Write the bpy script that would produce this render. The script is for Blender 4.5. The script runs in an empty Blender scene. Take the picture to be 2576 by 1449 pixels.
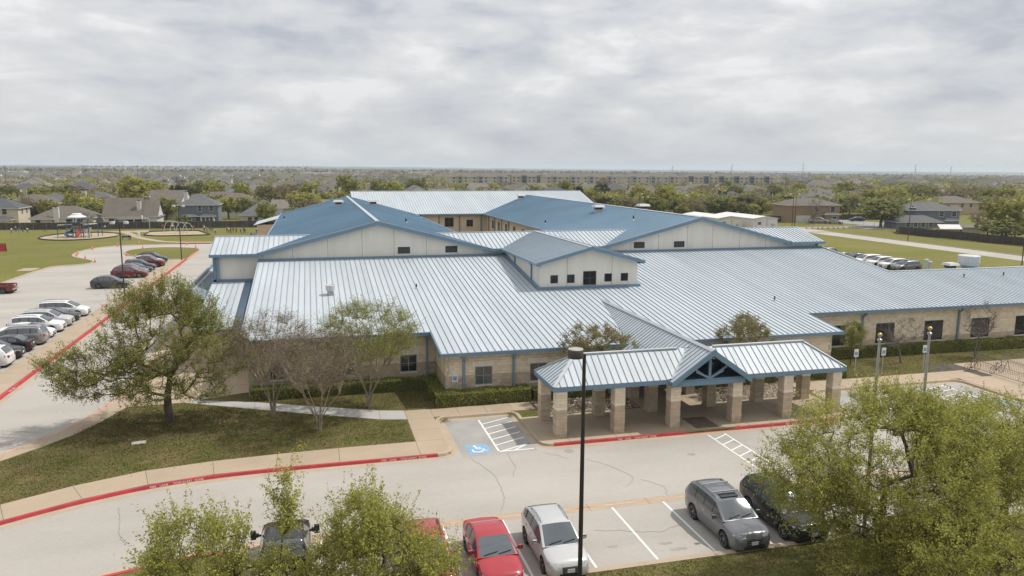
import bpy, bmesh, math, random
import numpy as np
from mathutils import Vector, Matrix
R = math.radians
scene = bpy.context.scene
COL = scene.collection

# ------------------------------------------------------------------ camera
CAM_H = 16.2
def set_camera():
    p, r, y = R(9.0), R(0.3), R(14.7)
    fwd = Vector((math.sin(y)*math.cos(p), math.cos(y)*math.cos(p), -math.sin(p)))
    right0 = Vector((math.cos(y), -math.sin(y), 0)); up0 = right0.cross(fwd)
    right = right0*math.cos(r) + up0*math.sin(r); up = up0*math.cos(r) - right0*math.sin(r)
    cd = bpy.data.cameras.new('camera'); co = bpy.data.objects.new('camera', cd); COL.objects.link(co)
    cd.sensor_fit = 'HORIZONTAL'; cd.sensor_width = 36.0; cd.lens = 1912/2576*36
    cd.clip_start = 0.5; cd.clip_end = 40000
    m = Matrix((right, up, -fwd)).transposed().to_4x4(); m.translation = Vector((0, 0, CAM_H))
    co.matrix_world = m; scene.camera = co
set_camera()

# ------------------------------------------------------------------ world, sun, exposure
SUN = Vector((0.553, 0.03, 0.832)).normalized()
def set_world():
    w = bpy.data.worlds.new('World'); scene.world = w; w.use_nodes = True
    nt = w.node_tree; N = nt.nodes; L = nt.links; N.clear()
    out = N.new('ShaderNodeOutputWorld'); bg = N.new('ShaderNodeBackground'); bg.inputs[1].default_value = 0.1
    sky = N.new('ShaderNodeTexSky'); sky.sky_type = 'NISHITA'; sky.sun_disc = False
    sky.sun_elevation = math.asin(SUN.z); sky.sun_rotation = math.atan2(SUN.x, SUN.y)
    sky.air_density = 1.0; sky.dust_density = 2.5; sky.ozone_density = 1.0
    tc = N.new('ShaderNodeTexCoord'); sep = N.new('ShaderNodeSeparateXYZ'); L.new(tc.outputs['Generated'], sep.inputs[0])
    def math_(op, a, b=None, clamp=False):
        n = N.new('ShaderNodeMath'); n.operation = op; n.use_clamp = clamp
        for i, v in enumerate((a, b)):
            if v is None: continue
            if isinstance(v, (int, float)): n.inputs[i].default_value = v
            else: L.new(v, n.inputs[i])
        return n.outputs[0]
    zc = math_('MAXIMUM', sep.outputs[2], 0.0)
    zz = math_('ADD', zc, 0.11)
    px = math_('DIVIDE', sep.outputs[0], zz); py = math_('DIVIDE', sep.outputs[1], zz)
    comb = N.new('ShaderNodeCombineXYZ'); L.new(px, comb.inputs[0]); L.new(py, comb.inputs[1]); comb.inputs[2].default_value = 3.7
    def noise(scale, detail, rough, dist, off, dome=False):
        mp = N.new('ShaderNodeMapping'); mp.inputs['Location'].default_value = off; L.new(tc.outputs['Generated'] if dome else comb.outputs[0], mp.inputs[0])
        if dome: mp.inputs['Scale'].default_value = (1, 1, 2.9)
        n = N.new('ShaderNodeTexNoise'); n.inputs['Scale'].default_value = scale; n.inputs['Detail'].default_value = detail
        n.inputs['Roughness'].default_value = rough; n.inputs['Distortion'].default_value = dist
        L.new(mp.outputs[0], n.inputs['Vector']); return n.outputs['Fac']
    n1 = noise(3.6, 4.0, 0.50, 0.25, (1.3, 0.6, 0.35), True); n2 = noise(10.0, 8.0, 0.56, 0.25, (0.3, 0.1, 0.2), True)
    mixn = math_('ADD', math_('MULTIPLY', n1, 0.5), math_('MULTIPLY', n2, 0.5))
    cr = N.new('ShaderNodeValToRGB'); L.new(mixn, cr.inputs[0]); e = cr.color_ramp.elements
    e[0].position = 0.37; e[0].color = (0.48, 0.50, 0.57, 1)
    e[1].position = 0.60; e[1].color = (0.90, 0.905, 0.91, 1)
    a = cr.color_ramp.elements.new(0.47); a.color = (0.655, 0.665, 0.695, 1)
    b = cr.color_ramp.elements.new(0.55); b.color = (0.77, 0.775, 0.78, 1)
    # thicker, evener cloud towards the horizon
    hz = math_('POWER', math_('SUBTRACT', 1.0, zc), 9.0)
    hmix = N.new('ShaderNodeMix'); hmix.data_type = 'RGBA'; L.new(math_('MULTIPLY', hz, 0.66, True), hmix.inputs[0])
    L.new(cr.outputs[0], hmix.inputs[6]); hmix.inputs[7].default_value = (0.635, 0.65, 0.67, 1)
    # an overcast sky brightens from the horizon to the zenith
    gr = math_('ADD', math_('MULTIPLY', zc, 0.32), 0.985)
    sc = N.new('ShaderNodeVectorMath'); sc.operation = 'SCALE'; L.new(hmix.outputs[2], sc.inputs[0]); L.new(math_('MULTIPLY', gr, 10.0), sc.inputs['Scale'])
    fm = N.new('ShaderNodeMix'); fm.data_type = 'RGBA'; fm.inputs[0].default_value = 0.94
    L.new(sky.outputs[0], fm.inputs[6]); L.new(sc.outputs[0], fm.inputs[7])
    L.new(fm.outputs[2], bg.inputs[0]); L.new(bg.outputs[0], out.inputs[0])
set_world()
def set_sun():
    ld = bpy.data.lights.new('sun', 'SUN'); ld.energy = 3.45; ld.angle = R(1.1); ld.color = (1.0, 0.955, 0.88)
    lo = bpy.data.objects.new('sun', ld); COL.objects.link(lo); lo.location = (60, 0, 90)
    lo.rotation_euler = SUN.to_track_quat('Z', 'Y').to_euler()
set_sun()
vs = scene.view_settings; vs.view_transform = 'Standard'; vs.look = 'None'; vs.exposure = 0.0; vs.gamma = 1.0; vs.use_curve_mapping = False
cy = scene.cycles
cy.max_bounces = 6; cy.diffuse_bounces = 3; cy.glossy_bounces = 3; cy.transmission_bounces = 4; cy.transparent_max_bounces = 6; cy.volume_bounces = 1
cy.caustics_reflective = False; cy.caustics_refractive = False; cy.sample_clamp_indirect = 6.0

# ------------------------------------------------------------------ materials
MATS = {}
def mat(name, col, rough=0.7, metal=0.0, var=0.12, scale=3.0, col2=None, fine=0.0, fscale=40.0, bump=0.0, bscale=20.0,
        island=0.0, rnd=0.0, spec=0.5, coat=0.0, world=False, blotch=0.0, bl_scale=0.3, trans=0.0, stretch=None, emit=0.0, flake=0.0):
    """procedural principled material: large + fine noise, optional per-piece / per-object tint"""
    if name in MATS: return MATS[name]
    m = bpy.data.materials.new(name); MATS[name] = m; m.use_nodes = True
    nt = m.node_tree; N = nt.nodes; L = nt.links; b = N['Principled BSDF']
    b.inputs['Roughness'].default_value = rough; b.inputs['Metallic'].default_value = metal
    b.inputs['Specular IOR Level'].default_value = spec
    if coat: b.inputs['Coat Weight'].default_value = coat; b.inputs['Coat Roughness'].default_value = 0.04
    col = (*col, 1)
    if col2 is None: col2 = tuple(min(1, c*(1-2*var)) for c in col[:3])
    tc = N.new('ShaderNodeTexCoord')
    if world:
        g = N.new('ShaderNodeNewGeometry'); vec = g.outputs['Position']
    else: vec = tc.outputs['Object']
    if stretch:
        mp = N.new('ShaderNodeMapping'); mp.inputs['Scale'].default_value = stretch; L.new(vec, mp.inputs[0]); vec = mp.outputs[0]
    def noise(s, d=4.0, r=0.55):
        n = N.new('ShaderNodeTexNoise'); n.inputs['Scale'].default_value = s; n.inputs['Detail'].default_value = d
        n.inputs['Roughness'].default_value = r; L.new(vec, n.inputs['Vector']); return n.outputs['Fac']
    def mrange(v, a, b_, c, d):
        n = N.new('ShaderNodeMapRange'); L.new(v, n.inputs[0])
        for i, q in enumerate((a, b_, c, d)): n.inputs[i+1].default_value = q
        return n.outputs[0]
    mx = N.new('ShaderNodeMix'); mx.data_type = 'RGBA'; L.new(mrange(noise(scale), 0.3, 0.7, 0, 1), mx.inputs[0])
    mx.inputs[6].default_value = col; mx.inputs[7].default_value = (*col2[:3], 1); cur = mx.outputs[2]
    def scale_by(fac):
        nonlocal cur
        v = N.new('ShaderNodeVectorMath'); v.operation = 'SCALE'; L.new(cur, v.inputs[0]); L.new(fac, v.inputs['Scale']); cur = v.outputs[0]
    if fine: scale_by(mrange(noise(fscale, 3.0, 0.7), 0.25, 0.75, 1-fine, 1+fine))
    if blotch: scale_by(mrange(noise(bl_scale, 3.0, 0.6), 0.3, 0.7, 1-blotch, 1+blotch))
    if island:
        g2 = N.new('ShaderNodeNewGeometry'); scale_by(mrange(g2.outputs['Random Per Island'], 0, 1, 1-island, 1+island))
    if rnd:
        oi = N.new('ShaderNodeObjectInfo'); scale_by(mrange(oi.outputs['Random'], 0, 1, 1-rnd, 1+rnd))
    L.new(cur, b.inputs['Base Color'])
    if bump:
        bp = N.new('ShaderNodeBump'); bp.inputs['Strength'].default_value = bump; bp.inputs['Distance'].default_value = 0.02
        L.new(noise(bscale, 4.0, 0.6), bp.inputs['Height']); L.new(bp.outputs[0], b.inputs['Normal'])
    if trans:
        tr = N.new('ShaderNodeBsdfTranslucent'); L.new(cur, tr.inputs[0]); ms = N.new('ShaderNodeMixShader'); ms.inputs[0].default_value = trans
        L.new(b.outputs[0], ms.inputs[1]); L.new(tr.outputs[0], ms.inputs[2])
        o = [n for n in N if n.type == 'OUTPUT_MATERIAL'][0]; L.new(ms.outputs[0], o.inputs[0])
    return m

# roofs, walls
mat('roof_metal', (0.485, 0.525, 0.55), 0.5, 0.0, 0.07, 0.5, fine=0.045, fscale=4.0, rnd=0.05, spec=0.35, stretch=(1, .12, 1), blotch=.03, bl_scale=.6)
mat('roof_seam_shaded', (0.255, 0.33, 0.40), 0.5, 0.0, 0.05, 0.5, spec=0.35)  # darker than the pans: shade on the ribs' sides put into the colour
mat('roof_blue', (0.245, 0.36, 0.455), 0.42, 0.0, 0.08, 0.12, fine=0.03, fscale=3.0, spec=0.5, blotch=0.06, bl_scale=0.05)
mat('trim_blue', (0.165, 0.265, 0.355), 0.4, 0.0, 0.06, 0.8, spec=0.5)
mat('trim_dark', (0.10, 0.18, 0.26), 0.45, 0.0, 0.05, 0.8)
mat('stucco', (0.78, 0.74, 0.665), 0.9, 0.0, 0.05, 1.2, fine=0.02, fscale=9, bump=0.15, bscale=60, blotch=0.03, bl_scale=0.8, stretch=(1, 1, .22))
mat('stucco_joint', (0.36, 0.34, 0.31), 0.9)
mat('block_light', (0.79, 0.68, 0.515), 0.92, 0.0, 0.06, 2.5, fine=0.06, fscale=30, bump=0.6, bscale=30, island=0.11, rnd=0.07)
mat('block_pale', (0.82, 0.74, 0.60), 0.92, 0.0, 0.05, 2.5, fine=0.05, fscale=30, bump=0.4, bscale=30, island=0.06, rnd=0.05)
mat('block_dark', (0.56, 0.46, 0.335), 0.93, 0.0, 0.1, 2.5, fine=0.08, fscale=30, bump=0.8, bscale=24, island=0.15, rnd=0.1)
mat('mortar', (0.50, 0.435, 0.34), 0.95, 0.0, 0.05, 4)
mat('tan_wall', (0.68, 0.55, 0.39), 0.92, 0.0, 0.06, 0.8, fine=0.05, fscale=12)
mat('sill_stone', (0.68, 0.62, 0.52), 0.85, 0.0, 0.05, 3)
mat('car_glass', (0.085, 0.10, 0.112), 0.04, 0.0, 0.1, 0.4, spec=1.0)
mat('glass', (0.020, 0.022, 0.024), 0.06, 0.0, 0.1, 0.4, spec=0.5)
mat('glass_blind', (0.16, 0.145, 0.125), 0.10, 0.0, 0.25, 0.9, spec=0.5)
mat('frame_blue', (0.21, 0.30, 0.40), 0.45)
mat('frame_dark', (0.055, 0.06, 0.07), 0.45)
mat('louver', (0.035, 0.03, 0.028), 0.5)
mat('galv', (0.48, 0.49, 0.49), 0.42, 0.35, 0.1, 5)
mat('galv_white', (0.62, 0.62, 0.60), 0.5, 0.1, 0.1, 5)
mat('pipe_black', (0.03, 0.03, 0.03), 0.6)
# ground
mat('concrete_road', (0.395, 0.366, 0.328), 0.9, 0.0, 0.05, 0.35, fine=0.075, fscale=13, world=True, blotch=0.085, bl_scale=0.16, stretch=(0.35, 1, 1), bump=0.1, bscale=30)
mat('concrete_bay', (0.345, 0.33, 0.305), 0.92, 0.0, 0.10, 0.6, fine=0.07, fscale=8, world=True, blotch=0.1, bl_scale=0.25)
mat('concrete_walk', (0.40, 0.315, 0.225), 0.92, 0.0, 0.05, 0.5, fine=0.04, fscale=12, world=True, rnd=0.04, blotch=0.04, bl_scale=0.3)
mat('concrete_grey', (0.42, 0.41, 0.39), 0.92, 0.0, 0.06, 0.6, fine=0.05, fscale=12, world=True)
mat('concrete_kerb', (0.43, 0.345, 0.25), 0.92, 0.0, 0.07, 0.9, fine=0.05, fscale=10, world=True)
mat('joint', (0.10, 0.085, 0.07), 0.95)
mat('red_paint', (0.47, 0.045, 0.058), 0.6, 0.0, 0.14, 1.2, fine=0.08, fscale=12, world=True, blotch=0.10, bl_scale=0.7)
mat('red_faded', (0.46, 0.17, 0.14), 0.7, 0.0, 0.22, 0.9, col2=(0.53, 0.42, 0.33), fine=0.08, fscale=14, world=True)
mat('white_paint', (0.78, 0.78, 0.76), 0.7, 0.0, 0.05, 2.0, fine=0.05, fscale=18, world=True)
mat('white_worn', (0.66, 0.655, 0.63), 0.7, 0.0, 0.1, 2.0, fine=0.08, fscale=18, world=True)
mat('letter_white', (0.74, 0.70, 0.66), 0.7, 0.0, 0.1, 6.0)
mat('blue_paint', (0.22, 0.39, 0.58), 0.7, 0.0, 0.08, 2.5, fine=0.06, fscale=14, world=True)
mat('crack', (0.29, 0.26, 0.22), 0.95)
mat('stain', (0.35, 0.32, 0.28), 0.9)
mat('lawn', (0.080, 0.092, 0.024), 0.95, 0.0, 0.2, 0.55, col2=(0.155, 0.118, 0.058), fine=0.42, fscale=5, world=True, blotch=0.28, bl_scale=0.18, bump=0.8, bscale=14, spec=0.05)
mat('field', (0.142, 0.150, 0.036), 0.95, 0.0, 0.2, 0.10, col2=(0.185, 0.160, 0.060), fine=0.14, fscale=1.6, world=True, blotch=0.12, bl_scale=0.03, bump=0.3, bscale=6, spec=0.05)
mat('far_ground', (0.115, 0.112, 0.045), 0.95, 0.0, 0.2, 0.012, col2=(0.17, 0.14, 0.085), fine=0.15, fscale=0.08, world=True, spec=0.05)
mat('mulch', (0.17, 0.125, 0.085), 0.95, 0.0, 0.2, 2.0, fine=0.3, fscale=12, world=True, bump=0.8, bscale=15)
mat('river_stone', (0.50, 0.43, 0.33), 0.85, island=0.35, var=0.1)
mat('playground_bark', (0.42, 0.335, 0.225), 0.95, 0.0, 0.1, 0.4, fine=0.12, fscale=2.5, world=True)
mat('asphalt_street', (0.30, 0.295, 0.285), 0.9, 0.0, 0.06, 0.2, fine=0.06, fscale=2, world=True)
mat('hills', (0.055, 0.07, 0.045), 0.95, 0.0, 0.2, 0.004, col2=(0.09, 0.09, 0.06), fine=0.25, fscale=0.02, world=True)
mat('black_edge', (0.03, 0.03, 0.032), 0.6)
# plants
def leaf(name, c, tr=0.30, isl=0.28, c2=None): return mat(name, c, 0.7, 0.0, 0.15, 0.7, col2=c2, island=isl, trans=tr, spec=0.10)
leaf('leaf_oak', (0.308, 0.307, 0.072), c2=(0.200, 0.207, 0.056), isl=0.36)
leaf('leaf_spring', (0.46, 0.45, 0.105), c2=(0.30, 0.305, 0.075), isl=0.34, tr=0.42)
leaf('leaf_myrtle', (0.235, 0.215, 0.105), c2=(0.27, 0.205, 0.13))
leaf('leaf_myrtle_green', (0.324, 0.352, 0.084), c2=(0.240, 0.240, 0.075))
leaf('leaf_hedge', (0.166, 0.185, 0.049), c2=(0.277, 0.287, 0.070), tr=0.15, isl=0.4)
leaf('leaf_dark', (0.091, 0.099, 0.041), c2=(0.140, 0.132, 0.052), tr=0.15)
leaf('leaf_olive', (0.231, 0.218, 0.087), c2=(0.287, 0.231, 0.100))
leaf('far_green', (0.342, 0.338, 0.090), c2=(0.237, 0.238, 0.069), isl=0.3)
leaf('far_yellow', (0.426, 0.405, 0.102), c2=(0.302, 0.296, 0.085), isl=0.3)
leaf('far_olive', (0.262, 0.262, 0.093), c2=(0.194, 0.204, 0.072), isl=0.3)
leaf('far_brown', (0.307, 0.250, 0.142), c2=(0.223, 0.186, 0.109), isl=0.3)
leaf('far_dark', (0.061, 0.068, 0.037), c2=(0.081, 0.068, 0.042), isl=0.3)
mat('bark', (0.105, 0.085, 0.065), 0.95, 0.0, 0.2, 4.0, fine=0.2, fscale=15, bump=0.8, bscale=18)
mat('bark_myrtle', (0.33, 0.265, 0.20), 0.85, 0.0, 0.15, 2.5, fine=0.12, fscale=12)
mat('twig', (0.20, 0.16, 0.13), 0.9, 0.0, 0.15, 2.0)
mat('twig_grey', (0.19, 0.165, 0.14), 0.9, 0.0, 0.15, 2.0)
# metal things
mat('pole_bronze', (0.045, 0.038, 0.032), 0.5, 0.2)
mat('pole_head', (0.085, 0.08, 0.075), 0.5, 0.2)
mat('lamp_top', (0.40, 0.38, 0.35), 0.7, 0.0, 0.15, 6)
mat('alu', (0.48, 0.48, 0.47), 0.4, 0.5, 0.1, 2)
mat('gold', (0.62, 0.50, 0.20), 0.35, 0.6)
mat('sign_white', (0.75, 0.75, 0.74), 0.5)
mat('sign_blue', (0.07, 0.24, 0.52), 0.5)
mat('rack', (0.27, 0.265, 0.255), 0.45, 0.5)
mat('rubber', (0.018, 0.018, 0.019), 0.8)
mat('rim', (0.42, 0.42, 0.43), 0.3, 0.7, 0.05)
mat('rim_dark', (0.13, 0.13, 0.135), 0.35, 0.6, 0.05)
mat('plastic_black', (0.022, 0.022, 0.024), 0.5)
mat('chrome', (0.60, 0.60, 0.61), 0.15, 0.9, 0.02)
mat('lamp_clear', (0.55, 0.56, 0.57), 0.08, 0.3, 0.1, 9)
mat('lamp_red', (0.30, 0.012, 0.015), 0.15)
mat('plate', (0.68, 0.68, 0.67), 0.5)
mat('car_under', (0.012, 0.012, 0.012), 0.9)
mat('orange', (0.75, 0.13, 0.04), 0.6)
mat('red_plastic', (0.55, 0.035, 0.045), 0.5)
mat('play_blue', (0.045, 0.10, 0.22), 0.5)
mat('play_tan', (0.66, 0.60, 0.46), 0.6)
mat('play_white', (0.72, 0.73, 0.74), 0.5)
mat('play_red', (0.42, 0.05, 0.05), 0.5)
mat('wood_fence', (0.062, 0.054, 0.047), 0.95, 0.0, 0.2, 1.0, fine=0.15, fscale=6, island=0.28, rnd=0.1)
mat('wood_fence_light', (0.15, 0.125, 0.10), 0.95, 0.0, 0.2, 1.0, fine=0.15, fscale=6, island=0.25, rnd=0.1)
mat('chainlink', (0.25, 0.25, 0.24), 0.5, 0.3)
PAINT = {'red': (0.36, 0.020, 0.030), 'dark_red': (0.16, 0.015, 0.018), 'silver': (0.55, 0.55, 0.54), 'grey': (0.17, 0.178, 0.19), 'dark_grey': (0.052, 0.054, 0.058),
         'black': (0.013, 0.013, 0.015), 'white': (0.76, 0.76, 0.75), 'blue': (0.025, 0.055, 0.10), 'charcoal': (0.03, 0.032, 0.036), 'light_grey': (0.27, 0.275, 0.28)}
for k, v in PAINT.items():
    mat('paint_'+k, v, 0.30, 0.30 if k not in ('white', 'red', 'black') else 0.0, 0.03, 1.0, coat=0.35 if k in ('black', 'charcoal') else 0.7, spec=0.5)

# ------------------------------------------------------------------ mesh helpers
class MB:
    def __init__(s): s.v = []; s.f = []; s.m = []; s.mats = []
    def mi(s, m):
        if m not in s.mats: s.mats.append(m)
        return s.mats.index(m)
    def add(s, vs, fs, m):
        o = len(s.v); k = s.mi(m); s.v.extend([tuple(q) for q in vs])
        for f in fs: s.f.append(tuple(o+i for i in f)); s.m.append(k)
        return s
    def box(s, a, b, m):
        x0, y0, z0 = a; x1, y1, z1 = b
        return s.add([(x0,y0,z0),(x1,y0,z0),(x1,y1,z0),(x0,y1,z0),(x0,y0,z1),(x1,y0,z1),(x1,y1,z1),(x0,y1,z1)],
                     [(0,3,2,1),(4,5,6,7),(0,1,5,4),(1,2,6,5),(2,3,7,6),(3,0,4,7)], m)
    def cbox(s, c, d, m): return s.box([c[i]-d[i]/2 for i in range(3)], [c[i]+d[i]/2 for i in range(3)], m)
    def quad(s, a, b, c, d, m): return s.add([a, b, c, d], [(0, 1, 2, 3)], m)
    def poly(s, pts, m): return s.add(pts, [tuple(range(len(pts)))], m)
    def prism(s, pts, z0, z1, m, mside=None):
        n = len(pts)
        area = sum(pts[i][0]*pts[(i+1)%n][1]-pts[(i+1)%n][0]*pts[i][1] for i in range(n))
        if area < 0: pts = pts[::-1]
        s.add([(x, y, z1) for x, y in pts], [tuple(range(n))], m)
        vs = [(x, y, z0) for x, y in pts]+[(x, y, z1) for x, y in pts]
        s.add(vs, [(i, (i+1)%n, n+(i+1)%n, n+i) for i in range(n)], mside or m); return s
    def tube(s, pts, r, m, n=8, caps=True):
        pts = [Vector(p) for p in pts]; rr = r if isinstance(r, (list, tuple)) else [r]*len(pts); vs = []; up = None
        for i, p in enumerate(pts):
            t = (pts[min(i+1, len(pts)-1)]-pts[max(i-1, 0)]).normalized()
            if up is None: up = Vector((0, 0, 1)) if abs(t.z) < 0.9 else Vector((1, 0, 0))
            a = t.cross(up).normalized(); b = a.cross(t).normalized(); up = b
            for k in range(n):
                an = 2*math.pi*k/n; vs.append(p+(a*math.cos(an)+b*math.sin(an))*rr[i])
        fs = [(i*n+k, i*n+(k+1)%n, (i+1)*n+(k+1)%n, (i+1)*n+k) for i in range(len(pts)-1) for k in range(n)]
        fs = [f[::-1] for f in fs]
        if caps: fs += [tuple(range(n)), tuple((len(pts)-1)*n+k for k in range(n-1, -1, -1))]
        return s.add(vs, fs, m)
    def beam(s, a, b, w, h, m):
        a = Vector(a); b = Vector(b); t = (b-a).normalized(); up = Vector((0, 0, 1)) if abs(t.z) < 0.95 else Vector((0, 1, 0))
        x = t.cross(up).normalized()*w/2; y = x.cross(t).normalized()*h/2
        vs = [a-x-y, a+x-y, a+x+y, a-x+y, b-x-y, b+x-y, b+x+y, b-x+y]
        return s.add(vs, [(0,1,2,3)[::-1],(4,5,6,7)[::-1],(0,4,5,1),(1,5,6,2),(2,6,7,3),(3,7,4,0)], m)
    def lathe(s, prof, m, n=20, c=(0,0,0), axis='z'):
        vs = []
        for r, z in prof:
            for k in range(n):
                a = 2*math.pi*k/n
                p = (r*math.cos(a), r*math.sin(a), z) if axis == 'z' else (r*math.cos(a), z, r*math.sin(a))
                vs.append((c[0]+p[0], c[1]+p[1], c[2]+p[2]))
        fs = [(i*n+k, i*n+(k+1)%n, (i+1)*n+(k+1)%n, (i+1)*n+k) for i in range(len(prof)-1) for k in range(n)]
        return s.add(vs, fs, m)
    def mesh(s, name, smooth=None):
        me = bpy.data.meshes.new(name); me.from_pydata(s.v, [], s.f)
        for m in s.mats: me.materials.append(MATS[m] if isinstance(m, str) else m)
        if len(s.mats) > 1: me.polygons.foreach_set('material_index', s.m)
        me.update()
        if smooth is not None:
            me.shade_smooth(); me.set_sharp_from_angle(angle=R(smooth))
        return me
def link(name, data, parent=None, loc=None, rot=None):
    o = bpy.data.objects.new(name, data); COL.objects.link(o)
    if parent is not None: o.parent = parent
    if loc is not None: o.location = loc
    if rot is not None: o.rotation_euler = (0, 0, rot) if isinstance(rot, (int, float)) else rot
    return o
def tag(o, label=None, cat=None, group=None, kind=None):
    if label: o['label'] = label
    if cat: o['category'] = cat
    if group: o['group'] = group
    if kind: o['kind'] = kind
    return o
def thing(name, label, cat, loc=(0,0,0), rot=0, group=None):
    return tag(link(name, None, None, loc, rot), label, cat, group)
def part(name, mb, parent, smooth=None, loc=None, rot=None, kind=None):
    return tag(link(name, mb.mesh(name, smooth), parent, loc, rot), kind=kind)
def struct(name, mb, smooth=None, parent=None):
    o = link(name, mb.mesh(name, smooth), parent)
    if parent is None: o['kind'] = 'structure'
    return o
def single(name, mb, label, cat, group=None, smooth=None, loc=None, rot=None):
    return tag(link(name, mb.mesh(name, smooth), None, loc, rot), label, cat, group)
def copy_tree(o, parent=None):
    c = o.copy(); COL.objects.link(c); c.parent = parent
    for ch in list(o.children): copy_tree(ch, c)
    return c
def fast_mesh(name, V, F, mats, midx=None):
    """numpy quads/tris -> mesh"""
    me = bpy.data.meshes.new(name); n, k = F.shape
    me.vertices.add(len(V)); me.vertices.foreach_set('co', V.astype(np.float32).ravel())
    me.loops.add(n*k); me.loops.foreach_set('vertex_index', F.astype(np.int32).ravel())
    me.polygons.add(n); me.polygons.foreach_set('loop_start', np.arange(0, n*k, k, dtype=np.int32))
    for m in mats: me.materials.append(MATS[m])
    if midx is not None: me.polygons.foreach_set('material_index', midx.astype(np.int32))
    me.update(calc_edges=True); return me
def text_mesh(txt, size, matname, name='lettering'):
    cu = bpy.data.curves.new(name, 'FONT'); cu.body = txt; cu.size = size; cu.align_x = 'CENTER'; cu.align_y = 'CENTER'; cu.resolution_u = 2
    o = bpy.data.objects.new(name, cu); COL.objects.link(o); dg = bpy.context.evaluated_depsgraph_get(); dg.update()
    me = bpy.data.meshes.new_from_object(o.evaluated_get(dg)); bpy.data.objects.remove(o); me.materials.clear(); me.materials.append(MATS[matname]); me.name = name
    return me
# ------------------------------------------------------------------ ground, road, kerbs, walks
ZR = -0.13
rng = random.Random(7)
def offset(pl, d):
    """offset an open polyline to its left by d"""
    out = []
    for i, p in enumerate(pl):
        a = Vector(pl[max(i-1, 0)]); b = Vector(pl[min(i+1, len(pl)-1)]); t = (b-a).normalized(); n = Vector((-t.y, t.x))
        s = 1.0
        if 0 < i < len(pl)-1:
            t1 = (Vector(p)-a).normalized(); s = 1/max(0.6, abs(t.dot(t1)))
        out.append((p[0]+n.x*d*s, p[1]+n.y*d*s))
    return out
def smooth_pl(pl, k=2):
    for _ in range(k):
        q = [pl[0]]
        for a, b in zip(pl[:-1], pl[1:]):
            q += [(a[0]*.75+b[0]*.25, a[1]*.75+b[1]*.25), (a[0]*.25+b[0]*.75, a[1]*.25+b[1]*.75)]
        pl = q+[pl[-1]]
    return pl
def ribbon(mb, left, right, z1, m, z0=None):
    for i in range(len(left)-1):
        a, b, c, d = left[i], left[i+1], right[i+1], right[i]
        mb.quad((*a, z1), (*d, z1), (*c, z1), (*b, z1), m)
        if z0 is not None:
            mb.quad((*d, z0), (*c, z0), (*c, z1), (*d, z1), m); mb.quad((*b, z0), (*a, z0), (*a, z1), (*b, z1), m)
def kerb(name, pl, m, w=0.19, zt=0.022, batter=0.05, side=1, gutter=0.0, gm='concrete_kerb'):
    """kerb with its road face along pl; body lies to the left of pl for side=1"""
    mb = MB(); inn = offset(pl, side*w); foot = offset(pl, -side*batter)
    n = len(pl)
    for i in range(n-1):
        A, B = pl[i], pl[i+1]; C, D = inn[i+1], inn[i]; E, F = foot[i], foot[i+1]
        q = [(*A, zt), (*B, zt), (*C, zt), (*D, zt)]; f = [(*E, ZR-.02), (*F, ZR-.02), (*B, zt), (*A, zt)]
        bk = [(*C, -.06), (*D, -.06), (*D, zt), (*C, zt)]
        for Q in (q, f, bk): mb.poly(Q if side > 0 else Q[::-1], m)
    if gutter:
        g0 = offset(pl, -side*(batter-0.01)); g1 = offset(pl, -side*(batter+gutter))
        for i in range(n-1):
            Q = [(*g1[i], ZR+.004), (*g1[i+1], ZR+.004), (*g0[i+1], ZR+.006), (*g0[i], ZR+.006)]
            mb.poly(Q if side > 0 else Q[::-1], gm)
    return struct(name, mb)
def slabs(name, A, B, m='concrete_walk', zt=0.018, gap=0.022):
    """walk made of slabs between stations of polylines A and B (joints recessed)"""
    base = MB(); ribbon(base, A, B, zt-0.016, 'joint'); o = struct(name, base)
    for i in range(len(A)-1):
        a, b, c, d = [Vector(q) for q in (A[i], A[i+1], B[i+1], B[i])]
        g1 = (b-a).normalized()*gap/2; g2 = (c-d).normalized()*gap/2
        a, d, b, c = a+g1, d+g2, b-g1, c-g2
        mb = MB(); pts = [tuple(a), tuple(b), tuple(c), tuple(d)]; mb.prism(pts, zt-0.03, zt, m); part('slab', mb, o)
    return o
def resample(pl, step):
    L = [0]
    for a, b in zip(pl[:-1], pl[1:]): L.append(L[-1]+math.dist(a, b))
    n = max(1, round(L[-1]/step)); out = []
    for k in range(n+1):
        s = L[-1]*k/n; i = 0
        while i < len(pl)-2 and L[i+1] < s: i += 1
        t = (s-L[i])/max(1e-6, L[i+1]-L[i]); out.append((pl[i][0]+(pl[i+1][0]-pl[i][0])*t, pl[i][1]+(pl[i+1][1]-pl[i][1])*t))
    return out
def grid_slabs(name, xs, ys, m='concrete_walk', zt=0.018, gap=0.022, skip=None):
    base = MB(); base.quad((xs[0], ys[0], zt-.016), (xs[-1], ys[0], zt-.016), (xs[-1], ys[-1], zt-.016), (xs[0], ys[-1], zt-.016), 'joint'); o = struct(name, base)
    for x0, x1 in zip(xs[:-1], xs[1:]):
        for y0, y1 in zip(ys[:-1], ys[1:]):
            if skip and skip(x0, y0): continue
            mb = MB(); mb.box((x0+gap/2, y0+gap/2, zt-.03), (x1-gap/2, y1-gap/2, zt), m); part('slab', mb, o)
    return o

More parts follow.
